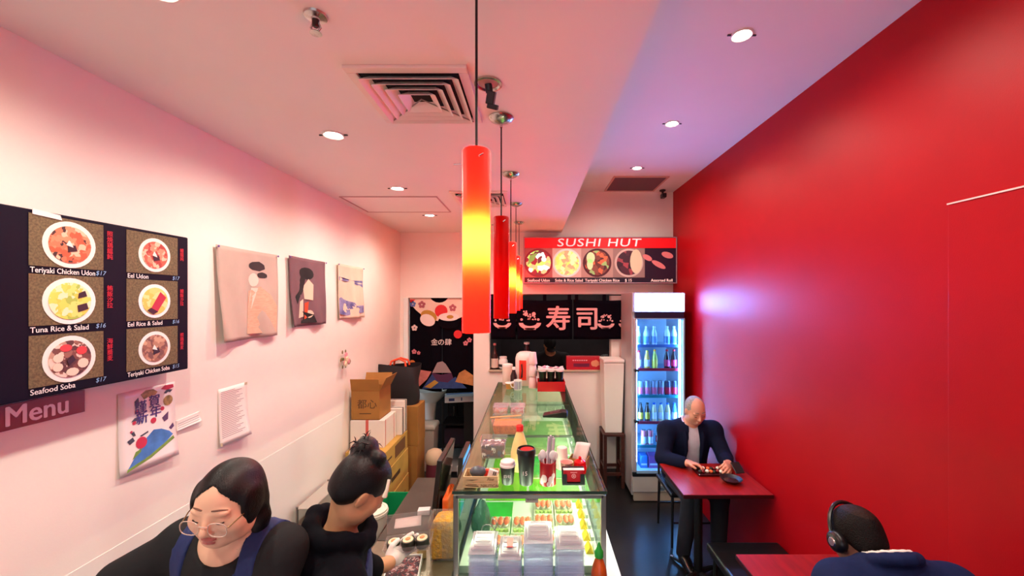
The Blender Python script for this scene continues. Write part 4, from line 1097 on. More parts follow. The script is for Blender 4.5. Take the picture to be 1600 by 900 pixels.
yb = thing('dressing_bottle', 'pale yellow dressing bottle with a red cap on the case', 'bottle', (PX(812, 1.93), 1.95, TZ))
MB().lathe([(.040, 0), (.044, .006), (.044, .085), (.034, .13), (.020, .175), (.015, .185), (.015, .19)], n=28).obj('body', mat('dressing_yellow', (236, 210, 140), .3), yb, True)
MB().lathe([(.018, .188), (.018, .212), (.015, .216)], n=20).obj('cap', mat('red_cap', (214, 36, 34), .35), yb, True)
for i, px in enumerate((782, 808)):
    x, y, z = on_top(px, 650)
    t = thing('salad_pack', 'clear pack of pink pickled salad, %s of the pair behind the carrot tub' % ('left' if not i else 'right'), 'container', (x, y + .06, z), 0, 'pink salad packs')
    w = .112
    container_mesh(w, .12, .055).obj('tub', M_clear2, t, bevel=.008)
    MB().b2(-w * .42, w * .42, -.045, .045, .003, .04).obj('filling', food('pink_salad_%d' % i, [(232, 150, 150), (236, 190, 190), (206, 100, 120) if i else (240, 160, 140), (240, 214, 210)], 60), t, bevel=.01)
    MB().b2(-w * .5, w * .5, -.058, .058, .056, .068).obj('lid', M_lidc, t, bevel=.006)
er = thing('card_reader', 'black card payment reader lying on the display case', 'card reader', (PX(868, 2.78), 2.84, TZ), -.25)
er.rotation_euler = (0, 0, -.12)
MB().prism([(-.085, 0), (.085, 0), (.085, .042), (.05, .046), (-.085, .016)], -.04, .04, lambda u, v, d: Vector((u, d, v))).obj('body', M_black, er, bevel=.006)
MB().box((.0, 0, .036), (.07, .055, .003), Euler((0, -.22, 0)).to_matrix()).obj('screen', mat('dim_screen', (90, 60, 66), .15), er)
MB().b2(.07, .088, -.03, .03, .01, .036).obj('blue_end', mat('blue_plastic', (40, 90, 190), .35), er, bevel=.004)

# far end of the case
x, y, z = on_top(861.5, 612)
rb = thing('red_tray_box', 'red box of black sauce tubs at the far end of the case', 'box', (x, y + .09, z))
M_rb = mat('red_gloss_card', (196, 14, 24), .35)
for (x0, x1, y0, y1, z0, z1) in ((-.125, .125, -.09, -.085, 0, .088), (-.125, .125, .085, .09, 0, .088), (-.125, -.12, -.085, .085, 0, .088), (.12, .125, -.085, .085, 0, .088), (-.12, .12, -.085, .085, 0, .005)):
    MB().b2(x0, x1, y0, y1, z0, z1).obj('side', M_rb, rb)
for j in range(3):
    for k_ in range(2):
        o = thing('sauce_tub', 'black sauce tub with a white rim in the red box', 'tub', (x - .078 + j * .078, y + .05 + k_ * .08, z + .006), 0, 'black sauce tubs in the red box')
        MB().lathe([(.026, 0), (.035, .17), (.037, .172)], n=20).obj('cup', M_black, o, True)
        MB().lathe([(.0375, .171), (.0375, .176), (.030, .178)], n=20).obj('rim', mat('rim_white', (220, 206, 206), .4), o, True)
sa = thing('sachet_tray', 'tray of white sauce sachets on top of the black tubs', 'tray', (x, y + .09, z + .186))
MB().b2(-.12, .12, -.06, .06, 0, .012).obj('tray', mat('white_card', (232, 216, 214), .5), sa, bevel=.003)
rg = random.Random(5)
for i in range(7):
    MB().box((-.095 + i * .031, rg.uniform(-.02, .02), .02), (.034, .05, .008), Euler((rg.uniform(-.3, .3), rg.uniform(-.4, .4), rg.uniform(-.6, .6))).to_matrix()).obj('sachet', mat('sachet_%d' % (i % 2), ((236, 220, 218), (206, 150, 170))[i % 2], .4), sa, bevel=.002)

wt = thing('rice_bag', 'white plastic tub with a red label at the far end of the case', 'tub', (-.07, 3.93, TZ))
MB().lathe([(.085, 0), (.095, .02), (.098, .26), (.085, .30), (.060, .32), (.03, .325)], n=28).obj('tub', mat('milky_plastic', (236, 206, 200), .4), wt, True)
mbq = MB()
for i in range(6):
    a0 = -.62 + i * .12; a1 = a0 + .12; r = .0992
    f = lambda a, zz: (r * math.sin(a), -r * math.cos(a), zz)
    mbq.add([f(a0, .06), f(a1, .06), f(a1, .25), f(a0, .25)], [(0, 1, 2, 3)])
lb = mbq.obj('label', mat('label_red', (226, 50, 30), .5), wt)
Plane((-.031, -.0965, .15), (.95, -.28, 0), (0, 0, 1), wt).poly('print', [[(-.010, -.07), (.006, -.065), (.010, .0), (.002, .07), (-.008, .06), (-.002, .0)]], M_black, .004)
fcup = []
for i in range(3):
    o = MB().lathe([(.040, 0), (.042, .004), (.030, .11), (.028, .112)], n=22).obj('foam_cup', mat('foam_pink_white', (240, 206, 204), .5), None, True, loc=(PX(838, 3.75) + .06, 3.82, TZ + .30 + i * .02 - .30))
    o.location = (.004, 3.775, TZ + i * .1125)
    tag(o, 'white cup in the tall upturned stack beside the red label tub', 'cup', 'tall stack of white cups')
jr = thing('sugar_jar', 'frosted clear jar at the far left end of the case', 'jar', (PX(793, 3.95), 3.95, TZ))
MB().lathe([(.048, 0), (.05, .01), (.05, .17), (.046, .18)], n=24).obj('jar', mat('frosted', (222, 200, 186), .5), jr, True)
MB().lathe([(.052, .175), (.052, .195), (.04, .2)], n=24).obj('lid', mat('white_lid'), jr, True)
yj = thing('small_tub', 'little amber sauce tub before the frosted jar', 'tub', (PX(796, 3.72), 3.74, TZ))
MB().lathe([(.032, 0), (.04, .05), (.041, .052)], n=20).obj('cup', mat('amber', (206, 150, 80), .4), yj, True)
MB().lathe([(.042, .052), (.042, .058), (.03, .06)], n=20).obj('lid', mat('white_lid'), yj, True)
mg = thing('striped_mug', 'white mug with violet stripes in front of the soy bottle', 'mug', (PX(809, 3.68), 3.70, TZ))
MB().lathe([(.036, 0), (.038, .005), (.038, .09), (.035, .09), (.034, .01)], n=24, cap=False).obj('mug', M_spoon, mg, True)
for k_ in range(5):
    a = -.8 + k_ * .4
    MB().box((.0383 * math.sin(a), -.0383 * math.cos(a), .045), (.007, .001, .07), Matrix.Rotation(a, 3, 'Z')).obj('stripe', mat('violet', (90, 70, 130), .5), mg)
MB().tube([(-.036, 0, .075), (-.062, 0, .07), (-.066, 0, .045), (-.058, 0, .025), (-.036, 0, .02)], .005).obj('mug_handle', M_spoon, mg, True)
sb = thing('soy_bottle', 'small brown soy bottle with a pale cap on the case end', 'bottle', (-.178, 3.80, TZ))
MB().lathe([(.030, 0), (.032, .005), (.032, .11), (.016, .155), (.014, .17)], n=20).obj('body', mat('soy_brown', (46, 22, 20), .2), sb, True)
MB().lathe([(.017, .168), (.017, .19), (.013, .193)], n=16).obj('cap', mat('white_lid'), sb, True)
# ================================================================== sill of the pass-through
SZ = HATCH[2]
def bottle(name, label, loc, prof, bodym, capm, capz, labelm=None, lz=None, group=None, rcap=None, cat='bottle'):
    t = thing(name, label, cat, loc, 0, group)
    MB().lathe(prof, n=20).obj('body', bodym, t, True)
    r = rcap or prof[-1][0] + .003
    MB().lathe([(r, capz), (r, capz + .022), (r - .003, capz + .025)], n=16).obj('cap', capm, t, True)
    if labelm: 
        rr = max(p[0] for p in prof) + .0008
        MB().lathe([(rr, lz[0]), (rr, lz[1])], n=20, cap=False).obj('label_band', labelm, t, True)
    return t
SY = 4.80
bottle('soy_bottle', 'dark soy bottle with a pink cap at the left of the kitchen sill', (PX(773, SY), SY, SZ), [(.040, 0), (.042, .01), (.042, .15), (.03, .20), (.016, .24), (.014, .29)], mat('soy_brown'), mat('pink_cap', (220, 110, 110), .4), .285, mat('pale_label', (214, 190, 176), .5), (.02, .13))
bottle('white_jar', 'white round jar on the kitchen sill', (PX(786, SY), SY + .02, SZ), [(.04, 0), (.055, .02), (.055, .10), (.04, .125)], mat('white_ceramic'), mat('white_lid'), .123, mat('black_label', (40, 36, 40), .5), (.03, .06), rcap=.045, cat='jar')
bottle('sauce_flask', 'tall dark bottle with a white cap on the kitchen sill', (PX(823, SY), SY, SZ), [(.045, 0), (.047, .01), (.047, .22), (.03, .27), (.028, .30)], mat('dark_bottle', (30, 16, 22), .2), mat('white_lid'), .298, rcap=.034)
rx = thing('red_carton', 'long red printed carton standing on the kitchen sill', 'box', ((PX(885, 4.78) + PX(938, 4.78)) / 2, 4.80, SZ - 0.0))
hw_ = (PX(938, 4.78) - PX(885, 4.78)) / 2
MB().b2(-hw_, hw_, -.055, .055, 0, .155).obj('carton', mat('red_carton_card', (190, 20, 40), .4), rx, bevel=.003)
q = Plane((-hw_, -.0555, 0), (1, 0, 0), (0, 0, 1), rx)
q.poly('print', [blob(hw_ * 1.68, .075, .05, .04, 14, .15, 3)], mat('print_apricot', (230, 150, 110), .5), .001)
q.poly('print', [rect(.08, .27, .035, .075)], mat('print_wine', (110, 20, 60), .5), .001)
q.poly('print', [rect(.07 + k * .026, .088 + k * .026, .105, .118) for k in range(7)], mat('print_pink', (240, 170, 180), .5), .0015)

# ================================================================== stool and tall white box
st = thing('wooden_stool', 'dark brown wooden stool under the tall white box', 'stool', (.905, 4.57, 0))
M_dw = mat('dark_brown_wood', (70, 32, 24), .4, var=.3, vs=10, stretch=(1, 1, 6))
MB().b2(-.118, .118, -.15, .15, .575, .605).obj('seat', M_dw, st, bevel=.006)
for a in (-.098, .098):
    for b in (-.125, .125): MB().b2(a - .018, a + .018, b - .018, b + .018, 0, .575).obj('leg', M_dw, st, bevel=.003)
for b in (-.125, .125): MB().b2(-.09, .09, b - .01, b + .01, .14, .17).obj('stretcher', M_dw, st)
for a in (-.098, .098): MB().b2(a - .01, a + .01, -.12, .12, .20, .23).obj('stretcher', M_dw, st)
wbx = thing('foam_box', 'tall white foam box standing on the wooden stool', 'box', (.905, 4.57, .606))
M_foam = mat('white_foam', (236, 226, 218), .6, bump=.1, bs=200)
mb = MB()
for zz, a, b in ((0, .095, .11), (.78, .115, .13)):
    mb.v += [(-a, -b, zz), (a, -b, zz), (a, b, zz), (-a, b, zz)]
mb.f += [(3, 2, 1, 0), (4, 5, 6, 7), (0, 1, 5, 4), (1, 2, 6, 5), (2, 3, 7, 6), (3, 0, 4, 7)]
mb.obj('body', M_foam, wbx, bevel=.008)
MB().b2(-.12, .12, -.135, .135, .782, .82).obj('lid', M_foam, wbx, bevel=.012)

# ================================================================== drinks fridge
FX0, FX1, FY0, FY1, FZ = 1.03, 1.575, 4.13, 4.65, 2.165
fx = (FX0 + FX1) / 2; fw = (FX1 - FX0) / 2
fg = thing('drinks_fridge', 'tall glass door drinks fridge with a glowing blue white header', 'fridge', (fx, FY0, 0))
M_fr2 = mat('fridge_silver', (196, 192, 196), .35, metal=.3)
M_finner = mat('fridge_inner', (228, 242, 250), .4)
D = FY1 - FY0
MB().b2(-fw, -fw + .03, .03, D, .06, FZ).obj('side_panel', M_fr2, fg, bevel=.004)
MB().b2(fw - .03, fw, .03, D, .06, FZ).obj('side_panel', M_fr2, fg, bevel=.004)
MB().b2(-fw + .03, fw - .03, D - .03, D, .06, FZ).obj('back_panel', M_finner, fg)
MB().b2(-fw + .03, fw - .03, .03, D - .03, FZ - .03, FZ).obj('roof', M_fr2, fg)
MB().b2(-fw + .03, fw - .03, .04, D - .03, 1.93, 1.96).obj('ceiling_liner', M_finner, fg)
MB().b2(-fw + .03, fw - .03, .03, D - .03, .28, .31).obj('floor_liner', M_finner, fg)
zh0 = PZ(488, FY0)
MB().b2(-fw, fw, .0, .03, zh0, FZ).obj('header_frame', M_fr2, fg, bevel=.004)
MB().b2(-fw + .03, fw - .012, -.004, 0, zh0 + .012, FZ - .012).obj('header_light', mat('header_light', (255, 255, 255), .4, emit=(96, 150, 255), es=E_FRIDGE_SIGN), fg)
MB().b2(-fw + .03, fw - .012, -.006, .03, PZ(497, FY0), zh0 + .004).obj('control_band', mat('fridge_navy', (10, 14, 50), .4), fg)
za, zz_ = PZ(737, FY0), PZ(497, FY0)
gx0, gx1 = -fw + .045, fw - .02
for a, b, c, d in ((gx0 - .03, gx0, za, zz_), (gx1, gx1 + .018, za, zz_), (gx0, gx1, zz_ - .012, zz_), (gx0, gx1, za - .02, za + .012)):
    MB().b2(a, b, -.004, .03, c, d).obj('door_frame', M_fr2 if a < gx0 and c == za and b <= gx0 else mat('fridge_edge', (150, 190, 225), .3), fg, bevel=.003)
MB().b2(gx0, gx1, .004, .009, za + .012, zz_ - .012).obj('door_glass', glass('fridge_glass', (205, 228, 250), .9, .02), fg)
hd = MB().b2(gx0 - .025, gx0 - .010, -.045, -.030, PZ(655, FY0), PZ(580, FY0)).obj('door_handle', mat('handle_silver', (170, 168, 170), .3, metal=.7), fg, bevel=.004)
for py in (578, 657): MB().b2(gx0 - .03, gx0 + .012, -.046, .0, PZ(py, FY0) - .012, PZ(py, FY0) + .012).obj('handle_bracket', M_black, fg)
MB().b2(-fw + .005, fw - .005, .0, .03, PZ(757 + 12, FY0), za - .02).obj('kick_panel', mat('kick_panel_grey', (200, 196, 190), .4), fg, bevel=.003)
MB().b2(-fw + .02, fw - .02, .01, .05, PZ(785, FY0) + .012, PZ(769, FY0) - .006).obj('grille', mat('grille_beige', (190, 176, 160), .5), fg)
MB().b2(-fw + .005, fw - .005, -.004, .03, za - .05, za - .018).obj('dark_band', mat('fridge_black', (18, 18, 24), .4), fg)
q = Plane((-fw, -.001, 0), (1, 0, 0), (0, 0, 1), fg)
MBL = [blob(.33, PZ(765, FY0) + .02, .05, .022, 14, .25, 3), blob(.38, PZ(765, FY0) + .035, .04, .018, 12, .25, 5), blob(.30, PZ(765, FY0) + .0, .03, .014, 12, .25, 6)]
q.poly('logo', MBL[:1], mat('logo_grey_blue', (120, 140, 160), .4), .0015); q.poly('logo', MBL[1:2], mat('logo_grey_blue'), .0015); q.poly('logo', MBL[2:], mat('logo_grey_blue'), .0015)
for a in (-fw + .05, fw - .05):
    for b in (.08, D - .06): MB().cyl((a, b, 0), (a, b, .06), .02).obj('foot', M_black, fg)
M_tube = mat('fridge_tube', (255, 255, 255), .5, emit=(165, 215, 255), es=E_FRIDGE_IN * 6)
MB().cyl((fw - .042, .045, .4), (fw - .042, .045, 1.88), .007, n=8).obj('lamp_tube', M_tube, fg, True)
MB().cyl((-fw + .055, .055, .4), (-fw + .055, .055, 1.88), .007, n=8).obj('lamp_tube', M_tube, fg, True)
shelf_py = (541, 578, 620, 661, 698)
M_sh = mat('shelf_wire', (180, 215, 240), .3)
shz = []
strips = [(90, 150, 230), (214, 40, 70), (60, 170, 190), (206, 60, 90), (70, 170, 200)]
for k, py in enumerate(shelf_py):
    z = PZ(py, FY0 + .05); shz.append(z)
    MB().b2(-fw + .032, fw - .032, .06, D - .04, z - .008, z).obj('shelf', M_sh, fg)
    MB().b2(-fw + .05, fw - .05, .052, .058, z - .012, z + .018).obj('price_strip', mat('strip_%d' % k, strips[k], .4), fg)
shz.append(.31)

def drink(kind, cm, lm, capm):
    """a first bottle of each kind, copied along its shelf"""
    t = thing('drink_bottle', 'x', 'bottle', (0, 0, 0), 0, 'drinks in the fridge')
    if kind == 'water': pr, cz_, r = [(.028, 0), (.030, .006), (.030, .05), (.027, .06), (.030, .07), (.030, .13), (.014, .175), (.012, .19)], .188, .016
    elif kind == 'slim': pr, cz_, r = [(.026, 0), (.028, .006), (.028, .11), (.02, .15), (.012, .18)], .178, .015
    elif kind == 'cola': pr, cz_, r = [(.026, 0), (.029, .008), (.027, .05), (.030, .09), (.026, .13), (.012, .18), (.011, .19)], .188, .014
    elif kind == 'can': pr, cz_, r = [(.026, 0), (.031, .008), (.031, .145), (.026, .155)], .153, .024
    else: pr, cz_, r = [(.028, 0), (.03, .006), (.03, .12), (.018, .16)], .158, .02
    MB().lathe(pr, n=16).obj('body', cm, t, True)
    R_ = max(p[0] for p in pr) + .0008
    lz = (.03, .10) if kind != 'can' else (.02, .09)
    MB().lathe([(R_, lz[0]), (R_, lz[1])], n=16, cap=False).obj('label_band', lm, t, True)
    if kind == 'can': MB().lathe([(.025, .154), (.024, .156), (.002, .1555)], n=16).obj('lid', M_chrome, t, True)
    else: MB().lathe([(r, cz_), (r, cz_ + .016), (r - .003, cz_ + .018)], n=12).obj('cap', capm, t, True)
    return t
def dm(n, c): return mat('drink_' + n, c, .2)
spec = [
 [('water', (997, 1010, 1022, 1042, 1053), dm('clear', (205, 228, 240)), dm('label_blue', (110, 160, 215)), dm('white', (240, 245, 250)), 'clear water bottle with a white cap')],
 [('slim', (998,), dm('rose', (200, 120, 150)), dm('label_white', (225, 230, 240)), dm('red', (214, 30, 50)), 'pink drink bottle with a red cap'),
  ('slim', (1011,), dm('amber', (226, 170, 80)), dm('label_white', (0, 0, 0)), dm('yellow', (240, 210, 70)), 'amber tea bottle with a yellow cap'),
  ('cola', (1023,), dm('lime', (200, 210, 90)), dm('label_yellow', (240, 220, 90)), dm('orange', (240, 150, 40)), 'lime juice bottle with an orange cap'),
  ('cola', (1042, 1053), dm('cola', (30, 14, 20)), dm('label_pink', (220, 60, 110)), dm('red', (0, 0, 0)), 'dark cola bottle with a pink label')],
 [('can', (1001, 1011.5, 1022, 1032.5), dm('steel', (120, 140, 165)), dm('label_rose', (214, 90, 130)), None, 'grey can with a rose band'),
  ('can', (1043, 1053.5), dm('dark', (50, 60, 90)), dm('label_red', (206, 30, 60)), None, 'dark can with a red band')],
 [('slim', (1001, 1011.5), dm('brown', (60, 44, 40)), dm('label_gold', (206, 170, 60)), dm('black', (20, 20, 24)), 'brown tea bottle with a gold label'),
  ('slim', (1022, 1032.5, 1043), dm('cream', (214, 200, 160)), dm('label_white', (0, 0, 0)), dm('blue', (50, 100, 190)), 'cream milk tea bottle with a blue cap'),
  ('slim', (1053.5,), dm('azure', (80, 140, 210)), dm('label_white', (0, 0, 0)), dm('blue', (0, 0, 0)), 'azure sports drink bottle')],
 [('can', (1006, 1016), dm('coral', (220, 110, 130)), dm('label_white', (0, 0, 0)), None, 'coral coloured can'),
  ('water', (1029, 1041, 1053), dm('clear', (0, 0, 0)), dm('label_red', (0, 0, 0)), dm('navy', (20, 40, 90)), 'clear bottle with a navy cap')],
]
nth = ['first', 'second', 'third', 'fourth', 'fifth', 'sixth']
rown = ['top shelf', 'second shelf', 'third shelf', 'fourth shelf', 'fifth shelf']
for r_, row in enumerate(spec):
    cnt = 0; z = shz[r_] + .0005
    for kind, pxs, cm, lm, capm, lab in row:
        base = None
        for px in pxs:
            Yb = FY0 + .115
            loc = (PX(px, Yb), Yb, z)
            L_ = '%s, %s from left on the fridge %s' % (lab, nth[cnt], rown[r_]); cnt += 1
            if base is None:
                base = drink(kind, cm, lm, capm); base.location = loc; base['label'] = L_
            else: dup(base, loc, label=L_)
zb_ = shz[5] + .0005
for i, (px, w, col) in enumerate(((1004, .075, (60, 120, 200)), (1020, .12, (150, 80, 150)), (1042, .12, (70, 140, 210)))):
    Yb = FY0 + .16
    t = thing('drink_carton', '%s drinks carton on the fridge floor' % ['blue', 'purple', 'light blue'][i], 'carton', (PX(px, Yb), Yb, zb_))
    MB().b2(-w / 2, w / 2, -.06, .06, 0, .13).obj('carton', mat('carton_%d' % i, col, .4), t, bevel=.004)
    Plane((-w / 2, -.0605, 0), (1, 0, 0), (0, 0, 1), t).poly('print', [rect(w * .1, w * .9, .03, .05)], M_spoon, .001)

# ================================================================== tables, bench, chairs
M_top = mat('red_brown_table_top', (148, 26, 22), .28, var=.25, vs=5, stretch=(6, 1, 1), spec=.5)
M_topedge = mat('table_edge', (50, 8, 14), .35)
def table(label, x0, x1, y0, y1):
    cx, cy = (x0 + x1) / 2, (y0 + y1) / 2
    t = thing('cafe_table', label, 'table', (cx, cy, 0), 0, 'red brown tables along the red wall')
    w, d = (x1 - x0) / 2, (y1 - y0) / 2
    MB().b2(-w, w, -d, d, .722, .747).obj('edge', M_topedge, t, bevel=.003)
    MB().b2(-w + .002, w - .002, -d + .002, d - .002, .747, .750).obj('table_top', M_top, t)
    MB().cyl((-.10, 0, .02), (-.10, 0, .722), .03, n=16).obj('column', M_black, t, True)
    MB().b2(-.24, .08, -.10, .10, .705, .722).obj('bracket', M_black, t)
    for a in (0.5, 0.5 + PI / 2, 0.5 + PI, 0.5 + 1.5 * PI):
        f = MB().tube([(-.10, 0, .045), (-.10 + .12 * math.cos(a), .12 * math.sin(a), .035), (-.10 + .26 * math.cos(a), .26 * math.sin(a), .012)], [.022, .018, .012]).obj('foot', M_black, t, True)
        MB().cyl((-.10 + .235 * math.cos(a), .235 * math.sin(a), .024), (-.10 + .262 * math.cos(a), .262 * math.sin(a), .018), .010).obj('glide', M_chrome, f, True)
    return t
table('red brown cafe table where the man in the navy jacket eats', 1.035, 1.655, 2.74, 3.27)
table('red brown cafe table in front of the man wearing headphones', 1.065, 1.655, 1.66, 2.10)
M_vinyl = mat('black_vinyl', (14, 14, 17), .32, bump=.05, bs=60)
def bench(label, x0, x1, y0, y1):
    t = thing('bench_seat', label, 'bench', ((x0 + x1) / 2, (y0 + y1) / 2, 0))
    w, d = (x1 - x0) / 2, (y1 - y0) / 2
    MB().b2(-w, w, -d, d, .40, .455).obj('cushion', M_vinyl, t, bevel=.015, seg=3)
    MB().b2(-w + .02, w - .02, -d + .02, d - .02, .375, .40).obj('frame', M_black, t)
    for a in (-w + .04, w - .04):
        for b in (-d + .05, d - .05): MB().cyl((a, b, 0), (a, b, .375), .013).obj('leg', mat('dark_chrome', (70, 76, 74), .3, metal=.9), t, True)
    return t
bench('black padded bench between the two cafe tables', 1.17, 1.655, 2.30, 2.70)
def chair(label, x, y, rz, back=True):
    t = thing('cafe_chair', label, 'chair', (x, y, 0), rz, 'black cafe chairs')
    MB().b2(-.20, .20, -.20, .20, .42, .46).obj('seat', M_vinyl, t, bevel=.014, seg=3)
    if back:
        MB().b2(-.19, .19, .185, .215, .60, .84).obj('backrest', M_vinyl, t, bevel=.012, seg=3)
        for a in (-.175, .175): MB().tube([(a, .19, .43), (a, .20, .6), (a, .205, .8)], .011).obj('back_post', M_black, t, True)
    for a in (-.175, .175):
        for b in (-.175, .175): MB().cyl((a, b, .42), (a * 1.05, b * 1.08, 0), .013, .010).obj('leg', M_black, t, True)
    for b in (-.175, .175): MB().cyl((-.175, b, .2), (.175, b, .2), .008).obj('stretcher', M_black, t, True)
    return t
chair('black cafe chair under the man in the navy jacket', 1.36, 3.56, 0)
chair('black cafe chair under the man wearing headphones', 1.30, 1.36, PI)
# ================================================================== staff side: benches, screens, cartons
pb = thing('prep_bench', 'steel prep bench beside the display case where sushi is packed', 'bench', (-.58, 1.84, 0))
MB().b2(-.22, .218, -.22, .21, .82, .85).obj('bench_top', M_steel, pb, bevel=.004)
MB().b2(-.20, .20, -.19, .20, .12, .82).obj('cabinet_body', mat('bench_grey', (120, 120, 116), .4, metal=.6), pb)
for a in (-.18, .18):
    for b in (-.17, .17): MB().cyl((a, b, 0), (a, b, .12), .018).obj('foot', M_black, pb)
dk = thing('dark_counter', 'dark brown staff counter behind the screens', 'counter', (-.58, 2.42, 0))
M_brown = mat('dark_brown_laminate', (66, 56, 48), .5, var=.2, vs=8)
MB().b2(-.22, .218, -.365, .365, .82, .85).obj('counter_top', M_brown, dk, bevel=.004)
MB().b2(-.20, .205, -.35, .35, .05, .82).obj('body', mat('counter_body', (52, 46, 42), .5), dk)
MB().b2(-.19, .19, -.33, .33, 0, .05).obj('plinth', M_black, dk)

# two touch screens leaning towards the staff
def screen(label, x, y0, y1, zt, lean, scol, es):
    t = thing('touch_screen', label, 'screen', (x, (y0 + y1) / 2, .85))
    h = zt - .85 - .03; d = (y1 - y0) / 2
    R = Matrix.Rotation(lean, 3, 'Y')
    o = Vector((0, 0, .03))
    def bx(dx0, dx1, ya, yb, za, zb, nm, m, par=t):
        mb = MB().b2(dx0, dx1, ya, yb, za, zb)
        mb.v = [tuple(R @ Vector(q) + o) for q in mb.v]
        return mb.obj(nm, m, par, bevel=.003)
    cas = bx(0, .026, -d, d, 0, h, 'casing', mat('screen_casing', (26, 22, 22), .35))
    bx(.026, .028, -d + .012, d - .012, .012, h - .012, 'display', scol, cas)
    MB().b2(-.03, .058, -.08, .08, 0, .012).obj('stand_base', M_black, t, bevel=.004)
    MB().cyl((.03, 0, .01), (.04, 0, .10), .018).obj('stand_neck', M_black, t, True)
    return t
M_scr1 = mat('dark_glossy_screen', (70, 62, 48), .08, var=.5, vs=5, col2=(40, 44, 26))
screen('larger dark touch screen leaning back on the dark counter', -.545, 2.12, 2.48, 1.235, .11, M_scr1, 0)
screen('smaller blue lit screen close to the display case', -.425, 2.18, 2.44, 1.225, .06, mat('blue_screen', (60, 120, 200), .2, emit=(70, 140, 230), es=.9), 0)
ob = thing('orange_bag', 'orange bag tucked between the two screens', 'bag', (-.449, 2.16, .8505))
MB().b2(-.016, .018, -.11, .07, 0, .215).obj('bag_body', mat('orange_bag_cloth', (224, 92, 24), .6, var=.2, vs=20), ob, bevel=.014, seg=3)
MB().tube([(0, -.06, .21), (0, -.045, .225), (0, -.015, .23), (0, .015, .225), (0, .03, .21)], .006).obj('bag_handle', mat('orange_bag_cloth'), ob, True)
rp = thing('receipt_printer', 'small white and black receipt printer behind the larger screen', 'printer', (-.45, 2.62, .8505))
MB().b2(-.03, .025, -.06, .06, 0, .17).obj('housing', M_black, rp, bevel=.006)
MB().b2(-.036, -.030, -.04, .04, .10, .16).obj('paper_slot', M_spoon, rp)
pa = MB().grid(4, 4, lambda u, v: (-.07 + .14 * u, -.05 + .10 * v, .001 + .004 * u * v)).obj('paper_slip', mat('plain_paper'), None, True, solid=.0006, loc=(-.69, 2.22, .8508), rot=(0, 0, .25))
tag(pa, 'white paper slip lying on the dark counter', 'paper')
cg = thing('charger_plug', 'small white charger with a black cable on the dark counter', 'charger', (-.625, 2.31, .8505), .1)
MB().b2(-.035, .035, -.022, .022, 0, .03).obj('plug', M_spoon, cg, bevel=.004)
MB().tube([(.035, 0, .012), (.06, .01, .008), (.08, -.02, .006), (.07, -.05, .005)], .005).obj('cable', M_black, cg, True)

yt = thing('food_tub', 'clear tub full of yellow shredded egg on the steel bench', 'container', (-.425, 1.94, .8505))
mb = container_mesh(.135, .115, .19); mb.obj('tub', M_clear2, yt, bevel=.01)
MB().lathe([(.076, .003), (.084, .15), (.07, .185), (.03, .20)], n=4, R=Matrix.Rotation(PI / 4, 3, 'Z'), sy=.85).obj('filling', mat('egg_yellow', (222, 160, 40), .6, var=.35, vs=60, bump=.8, bs=70, col2=(190, 150, 90)), yt, bevel=.01)
cd_ = MB().b2(-.018, .018, -.03, .03, 0, .09).obj('carton_scrap', mat('tan_card', (200, 170, 110), .7), None, bevel=.002, loc=(-.535, 1.93, .8505), rot=(0, .0, .4))
tag(cd_, 'folded tan card standing beside the yellow tub', 'card')
tr = thing('food_tray', 'white tray of dark red seaweed salad under the open sushi pack', 'tray', (PX(630, 1.80), 1.80, .8505), .15)
for (x0, x1, y0, y1, z0, z1) in ((-.075, .075, -.09, -.085, 0, .03), (-.075, .075, .085, .09, 0, .03), (-.075, -.07, -.085, .085, 0, .03), (.07, .075, -.085, .085, 0, .03), (-.07, .07, -.085, .085, 0, .004)):
    MB().b2(x0, x1, y0, y1, z0, z1).obj('side', M_spoon, tr)
MB().b2(-.068, .068, -.083, .083, .004, .024).obj('salad', food('seaweed', [(70, 20, 30), (40, 24, 40), (130, 40, 50), (190, 160, 160), (50, 30, 50)], 90), tr, bevel=.004)

